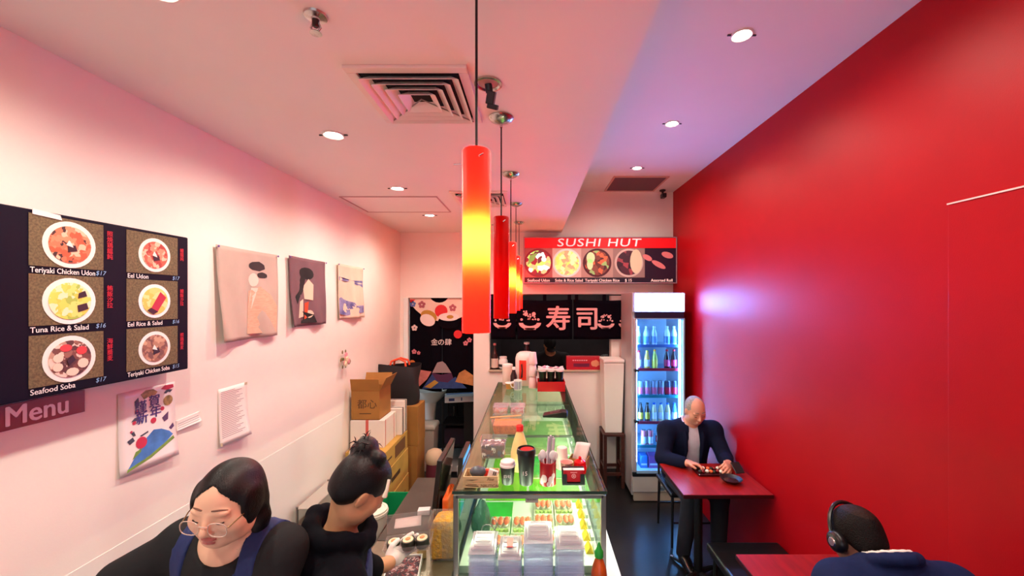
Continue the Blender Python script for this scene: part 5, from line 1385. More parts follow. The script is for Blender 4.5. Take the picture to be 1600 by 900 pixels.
# ---------------- cartons along the left wall
M_card = mat('brown_cardboard', (160, 108, 46), .75, var=.12, vs=6, bump=.05, bs=90)
M_card2 = mat('yellow_cardboard', (190, 150, 70), .75, var=.12, vs=6)
M_wcard = mat('white_carton', (232, 218, 208), .6, var=.04, vs=6)
def carton(label, x0, x1, y0, y1, z0, z1, m, tape=None, prints=(), flaps=False):
    t = thing('carton', label, 'box', ((x0 + x1) / 2, (y0 + y1) / 2, z0), 0, 'cartons stacked along the left wall')
    w, d, h = (x1 - x0) / 2, (y1 - y0) / 2, z1 - z0 - .001
    if flaps:
        for (a, b, c, e_) in ((-w, w, -d, -d + .005), (-w, w, d - .005, d), (-w, -w + .005, -d + .005, d - .005), (w - .005, w, -d + .005, d - .005)): MB().b2(a, b, c, e_, 0, h).obj('side', m, t)
        MB().b2(-w, w, -d, d, 0, .005).obj('bottom', m, t)
        MB().box((0, -d - .012, h + .05), (2 * w, .004, .105), Euler((.22, 0, 0)).to_matrix()).obj('flap', m, t)
        MB().box((w + .030, 0, h + .055), (.004, 2 * d, .12), Euler((0, .48, 0)).to_matrix()).obj('flap', m, t)
        MB().box((0, d + .02, h + .05), (2 * w, .004, .11), Euler((-.4, 0, 0)).to_matrix()).obj('flap', m, t)
    else:
        MB().b2(-w, w, -d, d, 0, h).obj('body', m, t, bevel=.004)
    if tape:
        MB().b2(-.012, .012, -d - .0012, -d + .001, 0, h + .001).obj('tape', tape, t); MB().b2(-.012, .012, -d, d, h - .0005, h + .0012).obj('tape', tape, t)
    fp = Plane((-w, -d - .0006, 0), (1, 0, 0), (0, 0, 1), t)
    sp_ = Plane((w + .0006, -d, 0), (0, 1, 0), (0, 0, 1), t)
    for kind, args in prints:
        pl_ = fp if kind[0] == 'f' else sp_
        if kind[1] == 't': pl_.text('print', *args)
        else: pl_.poly('print', [args[0]], args[1], .0008)
    return t
M_inkb = mat('box_ink', (70, 44, 20), .7)
M_tape_r = mat('red_strap', (206, 90, 80), .5)
carton('large yellow cardboard carton at the bottom of the wall stack', -1.545, -1.20, 3.28, 3.88, 0, .42, M_card2, None, [('sp', (rect(.1, .5, .1, .3), mat('box_brown_print', (140, 100, 50), .7)))])
carton('yellow cardboard carton second from the floor in the wall stack', -1.545, -1.205, 3.28, 3.88, .42, .66, M_card2, None, [('sp', (rect(.14, .36, .10, .14), M_inkb))])
carton('yellow carton with a dark picture print under the white carton', -1.545, -1.21, 3.30, 3.87, .66, .83, M_card2, None, [('sp', (rect(.22, .5, .03, .14), mat('box_dark_print', (110, 72, 40), .7))), ('sp', (rect(.03, .14, .075, .09), M_inkb))])
carton('white carton with a red strap below the open brown box', -1.55, -1.262, 3.40, 3.70, .83, 1.063, M_wcard, M_tape_r, [('sp', (rect(.03, .04, 0, .23), M_tape_r)), ('sp', (rect(.24, .25, 0, .23), M_tape_r))])
carton('open brown cardboard box with brush lettering, top of the wall stack', -1.545, -1.305, 3.41, 3.68, 1.063, 1.315, M_card, None, [('ft', ('都心', .085, .05, .13, M_inkb, .001)), ('fp', (rect(.07, .17, .052, .058), M_inkb))], True)
for i in range(2):
    a = 3.885 if False else 3.71 + i * .085
    t = thing('foam_case', 'white foam case with black straps, %s one beside the cartons' % ('nearer' if not i else 'farther'), 'box', (-1.30, a + .04, .831), 0, 'strapped foam cases')
    MB().b2(-.09, .085, -.036, .036, 0, .25 + i * .05).obj('body', M_wcard, t, bevel=.005)
    MB().b2(.0852, .0872, -.008, .008, 0, .25 + i * .05).obj('strap', M_black, t)
    MB().b2(-.09, .0872, -.008, .008, .2502 + i * .05, .2522 + i * .05).obj('strap', M_black, t)
carton('tall brown carton standing at the far end of the wall stack', -1.50, -1.16, 4.02, 4.30, .0, .62, M_card)
carton('brown carton with torn flaps above the far tall carton', -1.50, -1.15, 4.02, 4.28, .62, 1.02, M_card, mat('card_seam', (120, 80, 36), .7))
# black tote bag with orange handles
tb = thing('tote_bag', 'black tote bag with orange handles behind the open brown box', 'bag', (-1.33, 3.96, 1.10))
tb.location = (-1.37, 4.13, 1.021)
def Fb(u, v):
    a = u * 2 * PI; w, d = .185 * (1 + .12 * v), .085 * (1 + .2 * math.sin(v * 3))
    cs_, sn = math.cos(a), math.sin(a)
    sgn = lambda q: (abs(q) ** .6) * (1 if q >= 0 else -1)
    return (w * sgn(cs_) + .012 * math.sin(v * 7 + a * 3), d * sgn(sn), .40 * v + .015 * math.sin(a * 2) * v)
mbb = MB().grid(36, 10, Fb); mbb.f.append(tuple(range(36)))
mbb.obj('body', mat('black_nylon', (26, 20, 26), .6), tb, True)
for e_ in (-1, 1):
    MB().tube([(-.08, e_ * .06, .39), (-.07, e_ * .05, .44), (0, e_ * .03, .465), (.07, e_ * .05, .44), (.08, e_ * .06, .39)], .011).obj('handle', mat('orange_webbing', (226, 76, 40), .6), tb, True)
sk2 = thing('mop_bag', 'cream and maroon sack leaning at the end of the cartons', 'bag', (-1.10, 4.10, 0))
sk2.location = (-1.02, 4.16, 0)
MB().lathe([(.07, 0), (.085, .05), (.085, .34), (.08, .40)], n=20).obj('sack', mat('maroon_cloth', (96, 26, 44), .8), sk2, True)
MB().lathe([(.083, .40), (.094, .43), (.090, .48), (.070, .52), (.030, .54)], n=20).obj('sack_top', mat('cream_cloth2', (206, 180, 150), .8), sk2, True)
# low crates and bucket
cr = thing('green_crate', 'green plastic crate on the floor beside the cartons', 'crate', (-1.02, 3.05, 0))
M_gc = mat('green_plastic', (20, 150, 90), .4)
for (x0, x1, y0, y1, z0, z1) in ((-.16, .16, -.22, -.21, .0, .52), (-.16, .16, .21, .22, 0, .52), (-.16, -.15, -.21, .21, 0, .52), (.15, .16, -.21, .21, 0, .52), (-.15, .15, -.21, .21, 0, .01)):
    MB().b2(x0, x1, y0, y1, z0, z1).obj('side', M_gc, cr, bevel=.003)
bc = thing('black_crate', 'black plastic crate with rim under the white bucket', 'crate', (-.99, 2.52, 0))
for (x0, x1, y0, y1, z0, z1) in ((-.17, .17, -.26, -.25, .0, .55), (-.17, .17, .25, .26, 0, .55), (-.17, -.16, -.25, .25, 0, .55), (.16, .17, -.25, .25, 0, .55), (-.16, .16, -.25, .25, 0, .01), (-.18, .18, -.27, -.25, .55, .575), (-.18, .18, .25, .27, .55, .575), (-.18, -.16, -.25, .25, .55, .575), (.16, .18, -.25, .25, .55, .575), (-.165, .165, -.255, .255, .54, .55)):
    MB().b2(x0, x1, y0, y1, z0, z1).obj('side', M_black, bc, bevel=.002)
bk = thing('white_bucket', 'white plastic bucket with lid behind the woman with the bun', 'bucket', (-.945, 2.36, .5505))
MB().lathe([(.070, 0), (.074, .005), (.084, .27), (.090, .275), (.090, .29), (.084, .292)], n=30).obj('bucket', mat('bucket_cream', (226, 218, 200), .45), bk, True)
MB().lathe([(.086, .2925), (.086, .302), (.072, .304), (.068, .299), (.01, .300)], n=30).obj('lid', mat('bucket_cream'), bk, True)
gp_ = thing('wire_rack', 'grey metal rack standing against the left wall behind the women', 'rack', (-1.53, 2.80, 0))
M_wire = mat('rack_grey', (150, 146, 140), .35, metal=.7)
for y in (-.2, .2):
    for x in (0, .10): MB().cyl((x, y, 0), (x, y, .74), .008).obj('post', M_wire, gp_, True)
for z in (.1, .42, .73):
    MB().b2(-.005, .105, -.205, .205, z - .004, z).obj('shelf', mat('rack_shelf', (176, 168, 158), .4), gp_)
MB().b2(.099, .103, -.2, .2, .42, .73).obj('side_panel', mat('rack_shelf'), gp_)

td = thing('till_desk', 'white till desk under the hands of the woman in glasses', 'desk', (-1.02, .70, 0))
MB().b2(-.42, .42, -.22, .22, .90, .93).obj('desk_top', M_lami, td, bevel=.004)
MB().b2(-.40, .40, -.20, .20, .05, .90).obj('body', M_panel, td)
MB().b2(-.38, .38, -.18, .18, 0, .05).obj('plinth', M_black, td)
# ================================================================== people: signed-distance bodies meshed as one skin
def V3(*a): return np.array(a, float)
def mxr(L):
    r = L[0]
    for q in L[1:]: r = np.maximum(r, q)
    return r
class Field:
    """smooth union of round cones and ellipsoids"""
    def __init__(s): s.p = []
    def cone(s, a, b, ra, rb=None, k=.02):
        s.p.append(('c', V3(*a), V3(*b), ra, ra if rb is None else rb, k)); return s
    def ell(s, c, r, R=None, k=.02):
        s.p.append(('e', V3(*c), V3(*r), np.eye(3) if R is None else np.array(R, float), None, k)); return s
    def grow(s, d):
        f = Field()
        for q in s.p:
            if q[0] == 'c': f.p.append(('c', q[1], q[2], q[3] + d, q[4] + d, q[5]))
            else: f.p.append(('e', q[1], q[2] + d, q[3], None, q[5]))
        return f
    def __add__(s, o):
        f = Field(); f.p = s.p + o.p; return f
    def bounds(s, pad):
        lo = np.full(3, 1e9); hi = -lo
        for q in s.p:
            if q[0] == 'c':
                m = max(q[3], q[4]); lo = np.minimum(lo, np.minimum(q[1], q[2]) - m); hi = np.maximum(hi, np.maximum(q[1], q[2]) + m)
            else:
                m = q[2].max(); lo = np.minimum(lo, q[1] - m); hi = np.maximum(hi, q[1] + m)
        return lo - pad, hi + pad
    def eval(s, xs, ys, zs):
        D = np.full((len(xs), len(ys), len(zs)), .5, np.float32)
        for q in s.p:
            k = q[5]; pad = k + .025
            if q[0] == 'c':
                m = max(q[3], q[4]); lo = np.minimum(q[1], q[2]) - m - pad; hi = np.maximum(q[1], q[2]) + m + pad
            else:
                m = q[2].max(); lo = q[1] - m - pad; hi = q[1] + m + pad
            i0, i1 = np.searchsorted(xs, lo[0]), np.searchsorted(xs, hi[0])
            j0, j1 = np.searchsorted(ys, lo[1]), np.searchsorted(ys, hi[1])
            k0, k1 = np.searchsorted(zs, lo[2]), np.searchsorted(zs, hi[2])
            if i0 >= i1 or j0 >= j1 or k0 >= k1: continue
            X = xs[i0:i1][:, None, None]; Y = ys[j0:j1][None, :, None]; Z = zs[k0:k1][None, None, :]
            if q[0] == 'c':
                ba = q[2] - q[1]; L2 = max(float(ba @ ba), 1e-9)
                px, py, pz = X - q[1][0], Y - q[1][1], Z - q[1][2]
                t = np.clip((px * ba[0] + py * ba[1] + pz * ba[2]) / L2, 0, 1)
                d = np.sqrt((px - t * ba[0]) ** 2 + (py - t * ba[1]) ** 2 + (pz - t * ba[2]) ** 2) - (q[3] + (q[4] - q[3]) * t)
            else:
                R = q[3]; r = q[2]
                px, py, pz = X - q[1][0], Y - q[1][1], Z - q[1][2]
                a = (px * R[0, 0] + py * R[1, 0] + pz * R[2, 0]); b = (px * R[0, 1] + py * R[1, 1] + pz * R[2, 1]); c = (px * R[0, 2] + py * R[1, 2] + pz * R[2, 2])
                k0_ = np.sqrt((a / r[0]) ** 2 + (b / r[1]) ** 2 + (c / r[2]) ** 2)
                k1_ = np.sqrt((a / r[0] ** 2) ** 2 + (b / r[1] ** 2) ** 2 + (c / r[2] ** 2) ** 2) + 1e-9
                d = k0_ * (k0_ - 1) / k1_
            S = D[i0:i1, j0:j1, k0:k1]
            h = np.maximum(k - np.abs(S - d), 0) / k
            D[i0:i1, j0:j1, k0:k1] = np.minimum(S, d) - h * h * k * .25
        return D

def nets(D, org, h):
    """naive surface nets -> verts, quads"""
    ins = D < 0
    c = [ins[a:D.shape[0] - 1 + a, b:D.shape[1] - 1 + b, e:D.shape[2] - 1 + e] for a in (0, 1) for b in (0, 1) for e in (0, 1)]
    n = sum(q.astype(np.int8) for q in c)
    act = (n > 0) & (n < 8)
    idx = np.full(act.shape, -1, np.int64); I = np.argwhere(act); idx[act] = np.arange(len(I))
    if not len(I): return np.zeros((0, 3)), []
    cor = [(a, b, e) for a in (0, 1) for b in (0, 1) for e in (0, 1)]
    val = np.stack([D[I[:, 0] + a, I[:, 1] + b, I[:, 2] + e] for a, b, e in cor], 1)
    acc = np.zeros((len(I), 3)); cnt = np.zeros(len(I))
    for p in range(8):
        for q in range(p + 1, 8):
            A, B = np.array(cor[p]), np.array(cor[q])
            if np.abs(A - B).sum() != 1: continue
            va, vb = val[:, p], val[:, q]; m = (va < 0) != (vb < 0)
            t = np.where(m, va / np.where(m, va - vb, 1), 0)
            acc[m] += A + (B - A) * t[m, None]; cnt[m] += 1
    V = (I + acc / cnt[:, None]) * h + org
    F = []
    for ax in range(3):
        o1, o2 = [(1, 2), (2, 0), (0, 1)][ax]
        s0 = [slice(None)] * 3; s1 = [slice(None)] * 3; s0[ax] = slice(0, -1); s1[ax] = slice(1, None)
        a, b = ins[tuple(s0)], ins[tuple(s1)]
        E = np.argwhere(a != b)
        E = E[(E[:, o1] > 0) & (E[:, o2] > 0) & (E[:, o1] < act.shape[o1]) & (E[:, o2] < act.shape[o2])]
        if not len(E): continue
        fl = a[tuple(E.T)]
        def cell(d1, d2):
            C = E.copy(); C[:, o1] -= d1; C[:, o2] -= d2; return idx[tuple(C.T)]
        Q = np.stack([cell(1, 1), cell(0, 1), cell(0, 0), cell(1, 0)], 1)
        Q[~fl] = Q[~fl][:, ::-1]
        F.append(Q[(Q >= 0).all(1)])
    F = np.concatenate(F) if F else np.zeros((0, 4), int)
    return V, F

def skin_mesh(name, parts, parent, mats, pick=None, cut=None):
    """parts: list of (field, lo, hi, voxel); cut(D, X, Y, Z) carves; pick(centres, normals) -> material index"""
    VV = []; FF = []; off = 0
    for f, lo, hi, h in parts:
        b0, b1 = f.bounds(.03)
        lo = np.maximum(V3(*lo), b0) if lo is not None else b0; hi = np.minimum(V3(*hi), b1) if hi is not None else b1
        xs, ys, zs = [np.arange(lo[i], hi[i] + h, h) for i in range(3)]
        D = f.eval(xs, ys, zs)
        if cut is not None: D = cut(D, xs[:, None, None], ys[None, :, None], zs[None, None, :])
        V, F = nets(D, lo, h)
        VV.append(V); FF.append(np.asarray(F).reshape(-1, 4) + off); off += len(V)
    V = np.concatenate(VV); F = np.concatenate(FF)
    me = bpy.data.meshes.new(name)
    inv = parent.location if parent is not None else Vector((0, 0, 0))
    V = V - V3(*inv)
    me.vertices.add(len(V)); me.vertices.foreach_set('co', V.astype(np.float32).ravel())
    me.loops.add(len(F) * 4); me.loops.foreach_set('vertex_index', F.astype(np.int32).ravel())
    me.polygons.add(len(F)); me.polygons.foreach_set('loop_start', np.arange(0, len(F) * 4, 4, dtype=np.int32))
    for m in mats: me.materials.append(m)
    if pick is not None:
        cen = V[F].mean(1) + V3(*inv)
        me.polygons.foreach_set('material_index', pick(cen).astype(np.int32))
    me.polygons.foreach_set('use_smooth', np.ones(len(F), bool))
    me.update(); me.validate()
    o = bpy.data.objects.new(name, me); COL.objects.link(o)
    if parent is not None: o.parent = parent
    return o

def Rz(a): c, s = math.cos(a), math.sin(a); return np.array([[c, -s, 0], [s, c, 0], [0, 0, 1.]])
def Rx(a): c, s = math.cos(a), math.sin(a); return np.array([[1., 0, 0], [0, c, -s], [0, s, c]])
def Ry(a): c, s = math.cos(a), math.sin(a); return np.array([[c, 0, s], [0, 1., 0], [-s, 0, c]])
def headR(yaw, pitch, roll=0.0): return Rz(math.radians(yaw)) @ Rx(-math.radians(pitch)) @ Ry(math.radians(roll))

def head_field(C, R, s=1.0, full=1.0, nose=1.0):
    """a head in its own frame: x to its right, y out of the face, z up"""
    f = Field()
    P = lambda x, y, z: C + R @ (V3(x, y, z) * s)
    E = lambda c, r, k=.02, Q=None: f.ell(P(*c), V3(*r) * s, R if Q is None else R @ Q, k * s)
    E((0, -.012, .030), (.077, .096, .090))
    E((0, .020, -.022), (.066 * full, .072, .088), .03)
    E((0, .050, -.085), (.036 * full, .034, .026), .03)
    for e in (-1, 1):
        E((e * .040 * full, .052, -.030), (.030 * full, .028, .032), .025)
        E((e * .046 * full, .020, -.070), (.022 * full, .036, .028), .025)
        E((e * .031, .078, .022), (.024, .012, .009), .012)             # brow
        E((e * .031, .074, -.001), (.0165, .013, .0105), .006)          # lidded eye
        E((e * .078, -.008, -.012), (.008, .018, .031), .006, Rz(e * .25) @ Ry(e * .1))   # ear
        f.cone(P(e * .011, .094, -.036), P(e * .011, .086, -.036), .0075 * s * nose, .006 * s, .006 * s)
    f.cone(P(0, .086, .010), P(0, .104, -.030), .0075 * s * nose, .0115 * s * nose, .012 * s)
    E((0, .088, -.060), (.022, .010, .0065), .004)                      # upper lip
    E((0, .086, -.072), (.019, .010, .0070), .004)                      # lower lip
    return f, P
def lips(P, s):
    c1, c2 = P(0, .094, -.060), P(0, .092, -.072)
    return lambda cen: ((np.linalg.norm((cen - c1), axis=1) < .0) | False)

def hand_field(wr, d, n, side, curl=.5, s=1.0, spread=1.0, thumb=.8):
    """palm and five bent fingers; d = pointing direction, n = palm normal, side = +1/-1 where the thumb leaves"""
    f = Field(); d = d / np.linalg.norm(d); n = n - d * (n @ d); n = n / np.linalg.norm(n); a = np.cross(d, n) * side
    R = np.stack([a, d, n], 1)
    f.cone(wr - d * .02, wr + d * .03, .022 * s, .024 * s, .012)
    f.ell(wr + d * .052 * s, (.040 * s, .050 * s, .015 * s), R, .014)
    for i, (off, ln) in enumerate(((.028, .92), (.0095, 1.05), (-.0095, 1.0), (-.027, .80))):
        p = wr + d * (.088 - .006 * abs(i - 1)) * s + a * off * s * spread
        ang = curl * .6 + .06 * i
        for j, L in enumerate((.040, .026, .021)):
            dd_ = d * math.cos(ang) + n * math.sin(ang) + a * off * 1.5 * (1 - j * .3)
            dd_ = dd_ / np.linalg.norm(dd_)
            q = p + dd_ * L * ln * s
            f.cone(p, q, (.0092 - j * .0008) * s, (.0086 - j * .0008) * s, .004)
            p = q; ang += curl * (1.0 if j == 0 else .8)
    p = wr + d * .022 * s + a * .028 * s
    q = p + (d * .55 + a * .65 * thumb + n * .35) * .040 * s; f.cone(p, q, .0135 * s, .0105 * s, .010)
    r = q + (d * .85 + a * .15 * thumb + n * .45) * .032 * s; f.cone(q, r, .0102 * s, .0085 * s, .004)
    return f

M_skin1 = mat('skin_light_tan', (236, 186, 156), .5, sub=.15, var=.05, vs=12)
M_skin2 = mat('skin_warm', (206, 152, 112), .5, sub=.15, var=.05, vs=12)
M_skin3 = mat('skin_rosy', (214, 150, 128), .5, sub=.15, var=.06, vs=12)
M_skin4 = mat('skin_brown', (116, 76, 60), .5, sub=.12, var=.06, vs=12)
M_lip = mat('lip_rose', (196, 112, 104), .4)
M_hair = mat('black_hair', (7, 4, 6), .42, spec=.35, var=.5, vs=60, stretch=(6, 1, 1), bump=.3, bs=160)
M_greyh = mat('grey_short_hair', (150, 142, 140), .6, var=.3, vs=90, bump=.5, bs=240)
M_browh = mat('dark_brown_hair', (14, 7, 7), .6, spec=.2, var=.3, vs=90, bump=.5, bs=240)

def torso_field(nk, shL, shR, pel, w=1.0, depth=1.0, k=.05):
    f = Field(); r = shR - shL; r = r / np.linalg.norm(r); u = nk - pel; L = np.linalg.norm(u); u = u / L
    r = r - u * (r @ u); r = r / np.linalg.norm(r); fw = np.cross(u, r)
    R = np.stack([r, fw, u], 1)
    f.ell(pel + u * L * .70, (.150 * w, .105 * depth, .17), R, k)
    f.ell(pel + u * L * .38, (.135 * w, .100 * depth, .16), R, k)
    f.ell(pel + u * L * .05, (.160 * w, .112 * depth, .13), R, k)
    for sh in (shL, shR):
        f.cone(nk - u * .03, sh, .048, .052, .04)
        f.ell(sh, (.056, .056, .056), None, .03)
    return f, R
def limb(f, a, b, ra, rb, k=.025): f.cone(a, b, ra, rb, k); return f
def legs(f, hipL, hipR, knL, knR, anL, anR, toeL, toeR, s=1.0, g=0.0):
    for h_, k_, a_ in ((hipL, knL, anL), (hipR, knR, anR)):
        f.cone(h_, k_, .080 * s + g, .056 * s + g, .03); f.cone(k_, a_, .056 * s + g, .040 * s + g, .02)
    return f
def shoes(parent, name, anL, anR, toeL, toeR, m):
    for a, t in ((anL, toeL), (anR, toeR)):
        f = Field().cone(a - V3(0, 0, .03), a + (t - a) * .45 + V3(0, 0, -.01), .040, .038, .02).cone(a + (t - a) * .3 - V3(0, 0, .012), t, .040, .032, .02)
        skin_mesh(name, [(f, None, None, .008)], parent, [m], None, lambda D, X, Y, Z: np.maximum(D, .002 - Z))

def body_parts(f, heads, hands, hs=.0042, hh=.0034, bs=.0095):
    """one skin: fine grids at head and hands, a coarser one for the rest; they overlap by a voxel"""
    return f

def split_grid(field, fine, coarse, bs):
    """fine: list of (lo, hi, voxel) boxes; the coarse grid drops what they cover through its own cut"""
    parts = [(field, lo, hi, h) for lo, hi, h in fine] + [(field, None, None, bs)]
    return parts
def mesh_person(name, parent, field, fine, bs, mats, pick):
    o_parts = [(field, lo, hi, h) for lo, hi, h in fine]
    a = skin_mesh(name, o_parts, parent, mats, pick)
    def cut(D, X, Y, Z):
        for lo, hi, h in fine:
            m = .6 * bs
            i = (X > lo[0] + m) & (X < hi[0] - m) & (Y > lo[1] + m) & (Y < hi[1] - m) & (Z > lo[2] + m) & (Z < hi[2] - m)
            D = np.where(i, np.abs(D) + .02, D)
        return D
    b = skin_mesh(name, [(field, None, None, bs)], parent, mats, pick, None)
    # join: keep the coarse faces outside the fine boxes
    inv = V3(*parent.location)
    mb_ = b.data; n = len(mb_.polygons); 
    cen = np.zeros(n * 3); mb_.polygons.foreach_get('center', cen); cen = cen.reshape(-1, 3) + inv
    keep = np.ones(n, bool)
    for lo, hi, h in fine:
        keep &= ~((cen > V3(*lo) + bs * .5) & (cen < V3(*hi) - bs * .5)).all(1)
    bm = bmesh.new(); bm.from_mesh(mb_); bm.faces.ensure_lookup_table()
    bmesh.ops.delete(bm, geom=[bm.faces[i] for i in np.nonzero(~keep)[0]], context='FACES')
    bm.from_mesh(a.data)
    bm.to_mesh(mb_); bm.free()
    bpy.data.objects.remove(a)
    b.data.polygons.foreach_set('use_smooth', [True] * len(b.data.polygons))
    return b

def eyebrow(parent, P, s, m, inv, y=.088, z=.030, x0=.014, x1=.050, r=.0028, arch=.006):
    for e in (-1, 1):
        pts = [P(e * (x0 + (x1 - x0) * t), y - .014 * t * t, z + arch * math.sin(t * 2.4) + .007 * (1 - t)) - inv for t in (0, .25, .5, .75, 1)]
        MB().tube(pts, [r * s, r * 1.2 * s, r * 1.1 * s, r * .8 * s, r * .4 * s], 6).obj('eyebrow', m, parent, True)
def closed_eyes(parent, P, s, inv, m, y=.0895, z=-.004):
    for e in (-1, 1):
        pts = [P(e * (.031 + q * .0145), y - .0045 * q * q - .0015 * abs(q), z - .0035 * (1 - q * q)) - inv for q in (-1, -.6, -.2, .2, .6, 1)]
        MB().tube(pts, .0021 * s, 5).obj('eyelash', m, parent, True)

# ---------------------------------------------------------------- woman in glasses (left front)
def woman_glasses():
    base = V3(-.90, 1.215, 0)
    t = thing('person', 'woman in clear glasses, dark grey t-shirt and navy apron, looking down', 'person', tuple(base))
    C = V3(-.838, 1.105, 1.527); R = headR(181, 10, -5); s = .875
    hf, P = head_field(C, R, s, 1.14, 1.05)
    nk = V3(-.892, 1.205, 1.385); shL = V3(-.748, 1.185, 1.338); shR = V3(-1.055, 1.225, 1.338); pel = V3(-.90, 1.23, .93)
    elL = V3(-.735, 1.06, 1.08); wrL = V3(-.79, .88, .985); elR = V3(-1.285, 1.18, 1.215); wrR = V3(-1.27, .945, 1.035)
    tf, TR = torso_field(nk, shL, shR, pel, 1.08, 1.05)
    neck = Field().cone(nk - V3(0, 0, .02), P(0, -.025, -.055), .058, .052, .03)
    arms = Field()
    for a, b, c in ((shL, elL, wrL), (shR, elR, wrR)): arms.cone(a, b, .052, .043, .03).cone(b, c, .041, .028, .02)
    hands = hand_field(wrL, V3(-.15, -.9, -.30), V3(.0, .1, -1), 1, .35) + hand_field(wrR, V3(.1, -.9, -.55), V3(.0, .1, -1), -1, .35)
    hipL, hipR = pel + V3(.095, 0, -.04), pel + V3(-.095, 0, -.04)
    knL, knR, anL, anR = hipL + V3(0, -.02, -.44), hipR + V3(0, -.02, -.44), V3(hipL[0], 1.24, .09), V3(hipR[0], 1.24, .09)
    lg = legs(Field(), hipL, hipR, knL, knR, anL, anR, None, None)
    full = hf + neck + tf + arms + hands + lg
    lipc = P(0, .09, -.066)
    def pick(c):
        q = (c - C) @ R / s
        lm = (np.abs(q[:, 0]) < .024) & (q[:, 1] > .075) & (((q[:, 2] + .0600) ** 2 / .0065 ** 2 + (q[:, 0] / .023) ** 2 < 1) | ((q[:, 2] + .0720) ** 2 / .0068 ** 2 + (q[:, 0] / .02) ** 2 < 1))
        return lm.astype(int)
    mesh_person('body', t, full, [(tuple(C - .15), tuple(C + .16), .0034), (tuple(wrL - .12), tuple(wrL + .12), .004), (tuple(wrR - .12), tuple(wrR + .12), .004)], .010, [M_skin1, M_lip], pick)
    inv = base
    # t-shirt
    sl = Field().cone(shL, shL + (elL - shL) * .75, .064, .062, .03).cone(shR, shR + (elR - shR) * .75, .064, .062, .03)
    shirt = tf.grow(.012) + sl
    u = nk - pel; u /= np.linalg.norm(u)
    nc = nk + V3(.006, -.050, .035)
    def cut(D, X, Y, Z):
        d = np.sqrt((X - nc[0]) ** 2 + ((Y - nc[1]) / 1.05) ** 2 + ((Z - nc[2]) * .95) ** 2) - .087
        return np.maximum(np.maximum(D, -d), .84 - Z)
    M_tee = mat('charcoal_tee', (38, 38, 40), .9, spec=.12, var=.1, vs=10, bump=.15, bs=40)
    skin_mesh('t_shirt', [(shirt, None, None, .0075)], t, [M_tee], None, cut)
    # navy apron: straps and bib follow the shirt
    ap = tf.grow(.019)
    M_navy = mat('navy_apron_cloth', (20, 36, 88), .8, bump=.12, bs=60)
    r_ = TR[:, 0]; fwd = TR[:, 1]
    def strap(e):
        def c_(D, X, Y, Z):
            x = (X - nk[0]) * r_[0] + (Y - nk[1]) * r_[1] + (Z - nk[2]) * r_[2]
            return np.maximum(np.maximum(D, np.abs(x - e * .108) - .026), 1.12 - Z)
        return c_
    for e in (-1, 1): skin_mesh('apron_strap', [(ap, None, None, .007)], t, [M_navy], None, strap(e))
    def bib(D, X, Y, Z):
        x = (X - nk[0]) * r_[0] + (Y - nk[1]) * r_[1] + (Z - nk[2]) * r_[2]
        y = (X - nk[0]) * fwd[0] + (Y - nk[1]) * fwd[1]
        return mxr([D, np.abs(x) - .135, .03 - y, Z - 1.17, .80 - Z])
    skin_mesh('apron_bib', [(ap, None, None, .009)], t, [M_navy], None, bib)
    pants = legs(Field(), hipL, hipR, knL, knR, anL, anR, None, None, 1, .014)
    pants.ell(pel, (.172, .125, .13), None, .04)
    skin_mesh('trousers', [(pants, None, None, .012)], t, [mat('black_trousers', (24, 24, 28), .85)], None, lambda D, X, Y, Z: np.maximum(np.maximum(D, .06 - Z), Z - .99))
    shoes(t, 'shoe', anL, anR, V3(anL[0], 1.08, .04), V3(anR[0], 1.08, .04), M_blackmat)
    # hair: cap parted at the middle, tail behind
    hr = Field()
    E = lambda c, r, k=.015, Q=None: hr.ell(P(*c), V3(*r) * s, R if Q is None else R @ Q, k)
    E((0, -.015, .032), (.083, .101, .092))
    E((0, -.055, -.03), (.078, .062, .075), .03)
    for e in (-1, 1): E((e * .075, .010, .002), (.017, .042, .062), .02)
    hr.cone(P(-.03, -.08, -.05), P(-.050, -.062, -.10), .034 * s, .030 * s, .02).cone(P(-.050, -.062, -.10), P(-.062, -.045, -.175), .030 * s, .018 * s, .02)
    def hcut(D, X, Y, Z):
        a = (X - C[0]) * R[0, 0] + (Y - C[1]) * R[1, 0] + (Z - C[2]) * R[2, 0]
        b = (X - C[0]) * R[0, 1] + (Y - C[1]) * R[1, 1] + (Z - C[2]) * R[2, 1]
        c = (X - C[0]) * R[0, 2] + (Y - C[1]) * R[1, 2] + (Z - C[2]) * R[2, 2]
        a, b, c = a / s, b / s, c / s
        face = np.sqrt((a / .073) ** 2 + ((b - .085) / .075) ** 2 + ((c + .030 + .10 * np.abs(a) * 0) / .115) ** 2) - 1
        peak = c - (.092 - .55 * np.abs(a) - 6.0 * a * a)          # pointed hairline at the parting
        face2 = np.maximum(np.maximum(peak, .02 - b), np.abs(a) - .071)
        return np.maximum(D, -np.minimum(face * .05, face2))
    skin_mesh('hair', [(hr, None, None, .0042)], t, [M_hair], None, hcut)
    eyebrow(t, P, s, mat('brow_brown', (110, 74, 60), .7), inv, .0885, .026, .014, .052, .0022)
    closed_eyes(t, P, s, inv, mat('lash_black', (30, 20, 20), .6))
    # glasses, slid down the nose
    M_clearf = mat('clear_frame', (222, 196, 180), .15, metal=.3)
    gl = MB().tube([P(-.013, .106, -.006) - inv, P(-.006, .111, -.002) - inv, P(.006, .111, -.002) - inv, P(.013, .106, -.006) - inv], .0016, 6).obj('glasses_bridge', M_clearf, t, True)
